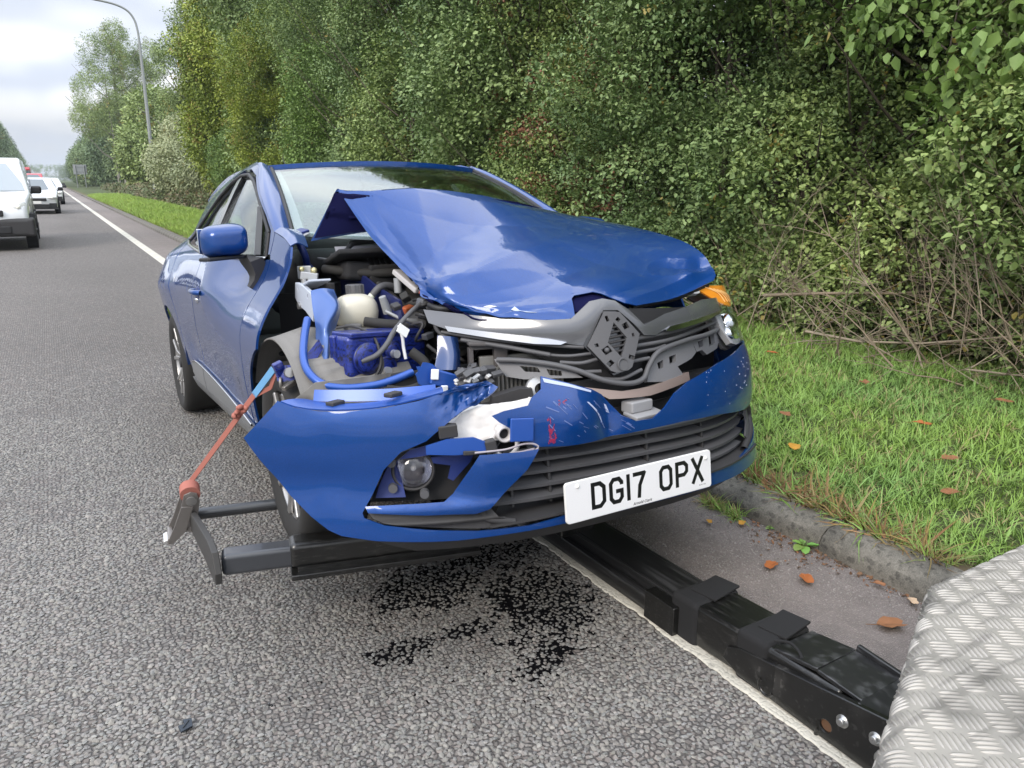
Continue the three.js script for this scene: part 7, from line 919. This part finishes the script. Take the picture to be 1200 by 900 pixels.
{
  const white = phy([0.74, 0.76, 0.78], 0.35, { clearcoat: 0.8, clearcoatRoughness: 0.08 }), silver = phy([0.66, 0.67, 0.69], 0.32, { metalness: 0.25, clearcoat: 0.9 }), tint = phy([0.10, 0.125, 0.135], 0.06, { clearcoat: 1 }), tintL = phy([0.30, 0.34, 0.37], 0.08, { clearcoat: 1 }), red = phy([0.45, 0.02, 0.03], 0.35, { clearcoat: 0.8 });
  vehicle('white_van', 'white panel van with black bumper at the left edge of the picture', 'van', [-1.22, -18.25], { w: 1.80, len: 4.4, taper: 0.13, belt: 1.15, paint: white, glass: tintL,
    prof: [[0, 0.30], [0.02, 0.62], [-0.04, 0.86], [-0.22, 1.02], [-0.75, 1.14], [-1.55, 1.76], [-1.85, 1.84], [-4.25, 1.84], [-4.40, 1.6], [-4.40, 0.30]], wins: [[[-1.20, 1.14], [-1.62, 1.60], [-1.80, 1.66], [-2.25, 1.66], [-2.25, 1.12]]], screen: [[-0.9, 0.06], [0.9, 0.06], [0.86, 0.94], [-0.86, 0.94]], s0: [-0.72, 1.12], s1: [-1.52, 1.74], wheels: [[-0.93, 0.32], [-3.66, 0.32]], mir: [-1.25, 1.18], lamp: { x: 0.66, y: 0.86, z: -0.20, s: [0.17, 0.13, 0.10] },
    extra: [['front_bumper', [rbox(1.74, 0.36, 0.30, 0.08, 0, 0.46, -0.12), rbox(0.16, 0.36, 0.7, 0.06, 0.83, 0.46, -0.32), rbox(0.16, 0.36, 0.7, 0.06, -0.83, 0.46, -0.32)], plasticD], ['front_grille', [rbox(0.8, 0.12, 0.06, 0.02, 0, 0.74, 0.0), rbox(1.0, 0.14, 0.05, 0.02, 0, 0.42, 0.03)], blackTrim], ['side_moulding', [rbox(0.03, 0.13, 1.1, 0.01, 0.895, 0.62, -2.3), rbox(0.03, 0.13, 1.1, 0.01, -0.895, 0.62, -2.3)], plasticG], ['door_seam', [rbox(0.008, 1.1, 0.012, 0.002, 0.893, 0.85, -2.3), rbox(0.008, 1.1, 0.012, 0.002, 0.893, 0.85, -1.15)], blackTrim], ['number_plate', rbox(0.52, 0.11, 0.01, 0.004, 0, 0.38, 0.055), std([0.75, 0.75, 0.72], 0.5)], ['wiper', [beam([-0.5, 1.16, -0.72], [0.1, 1.2, -0.82], 0.02, 0.02, 0.004)], blackTrim]] });
  const hatch = (name, label, pos, pt, extra = []) => vehicle(name, label, 'car', pos, { w: 1.80, len: 4.3, taper: 0.24, belt: 0.90, paint: pt, glass: tint, prof: [[0, 0.24], [0.03, 0.50], [-0.04, 0.70], [-0.35, 0.84], [-1.15, 0.95], [-1.95, 1.40], [-2.5, 1.46], [-3.5, 1.38], [-4.1, 1.02], [-4.28, 0.8], [-4.28, 0.26]], wins: [[[-1.42, 0.95], [-1.98, 1.30], [-2.5, 1.37], [-3.3, 1.30], [-3.65, 1.02]]], screen: [[-0.9, 0.04], [0.9, 0.04], [0.84, 0.95], [-0.84, 0.95]], s0: [-1.14, 0.94], s1: [-1.94, 1.39], wheels: [[-0.88, 0.32], [-3.5, 0.32]], mir: [-1.45, 0.99], mirMat: blackTrim, rim: alloy, lamp: { x: 0.66, y: 0.66, z: -0.12, s: [0.2, 0.075, 0.12] },
    extra: [['front_grille', [rbox(0.9, 0.12, 0.05, 0.03, 0, 0.58, 0.02), rbox(1.1, 0.16, 0.05, 0.03, 0, 0.32, 0.03), rbox(0.28, 0.2, 0.06, 0.04, 0.66, 0.34, -0.03), rbox(0.28, 0.2, 0.06, 0.04, -0.66, 0.34, -0.03)], blackTrim], ['number_plate', rbox(0.52, 0.11, 0.01, 0.004, 0, 0.47, 0.055), std([0.8, 0.8, 0.78], 0.5)], ['front_splitter', rbox(1.7, 0.05, 0.2, 0.02, 0, 0.22, -0.05), blackTrim], ...extra] });
  hatch('silver_hatchback', 'silver hatchback with black lower grille following the white van', [-0.55, -37.0], silver);
  hatch('white_car', 'white car following close behind the silver hatchback', [-0.15, -50.5], white);
  hatch('white_car', 'farther white car near the edge line in the distant queue', [0.15, -72], white);
  vehicle('red_van', 'small red van far down the queue of traffic', 'van', [-1.2, -98], { w: 1.9, len: 4.6, taper: 0.1, belt: 1.15, paint: red, glass: tint, prof: [[0, 0.30], [0.02, 0.7], [-0.2, 1.02], [-0.75, 1.14], [-1.5, 1.86], [-1.85, 1.95], [-4.5, 1.95], [-4.6, 0.30]], wins: [[[-1.2, 1.16], [-1.62, 1.66], [-2.2, 1.7], [-2.2, 1.14]]], screen: [[-0.9, 0.06], [0.9, 0.06], [0.86, 0.94], [-0.86, 0.94]], s0: [-0.72, 1.12], s1: [-1.48, 1.84], wheels: [[-0.9, 0.32], [-3.6, 0.32]], mir: [-1.25, 1.18], lamp: { x: 0.68, y: 0.86, z: -0.2, s: [0.17, 0.12, 0.1] } });
  vehicle('red_lorry', 'red lorry at the far end of the queue', 'lorry', [-3.2, -150], { w: 2.4, len: 9, taper: 0.04, belt: 1.6, paint: red, glass: tint, prof: [[0, 0.4], [0, 2.9], [-0.3, 3.2], [-9, 3.2], [-9, 0.5]], wins: [[[-0.3, 1.7], [-0.3, 2.6], [-1.4, 2.6], [-1.4, 1.7]]], screen: [[-0.9, 0], [0.9, 0], [0.9, 1], [-0.9, 1]], s0: [0.03, 1.7], s1: [0.02, 2.7], wheels: [[-1.3, 0.48], [-7, 0.48]], mir: [-0.3, 2.1], lamp: { x: 0.9, y: 0.8, z: 0.0, s: [0.2, 0.12, 0.08] } });
}

renderer.render(scene, camera);
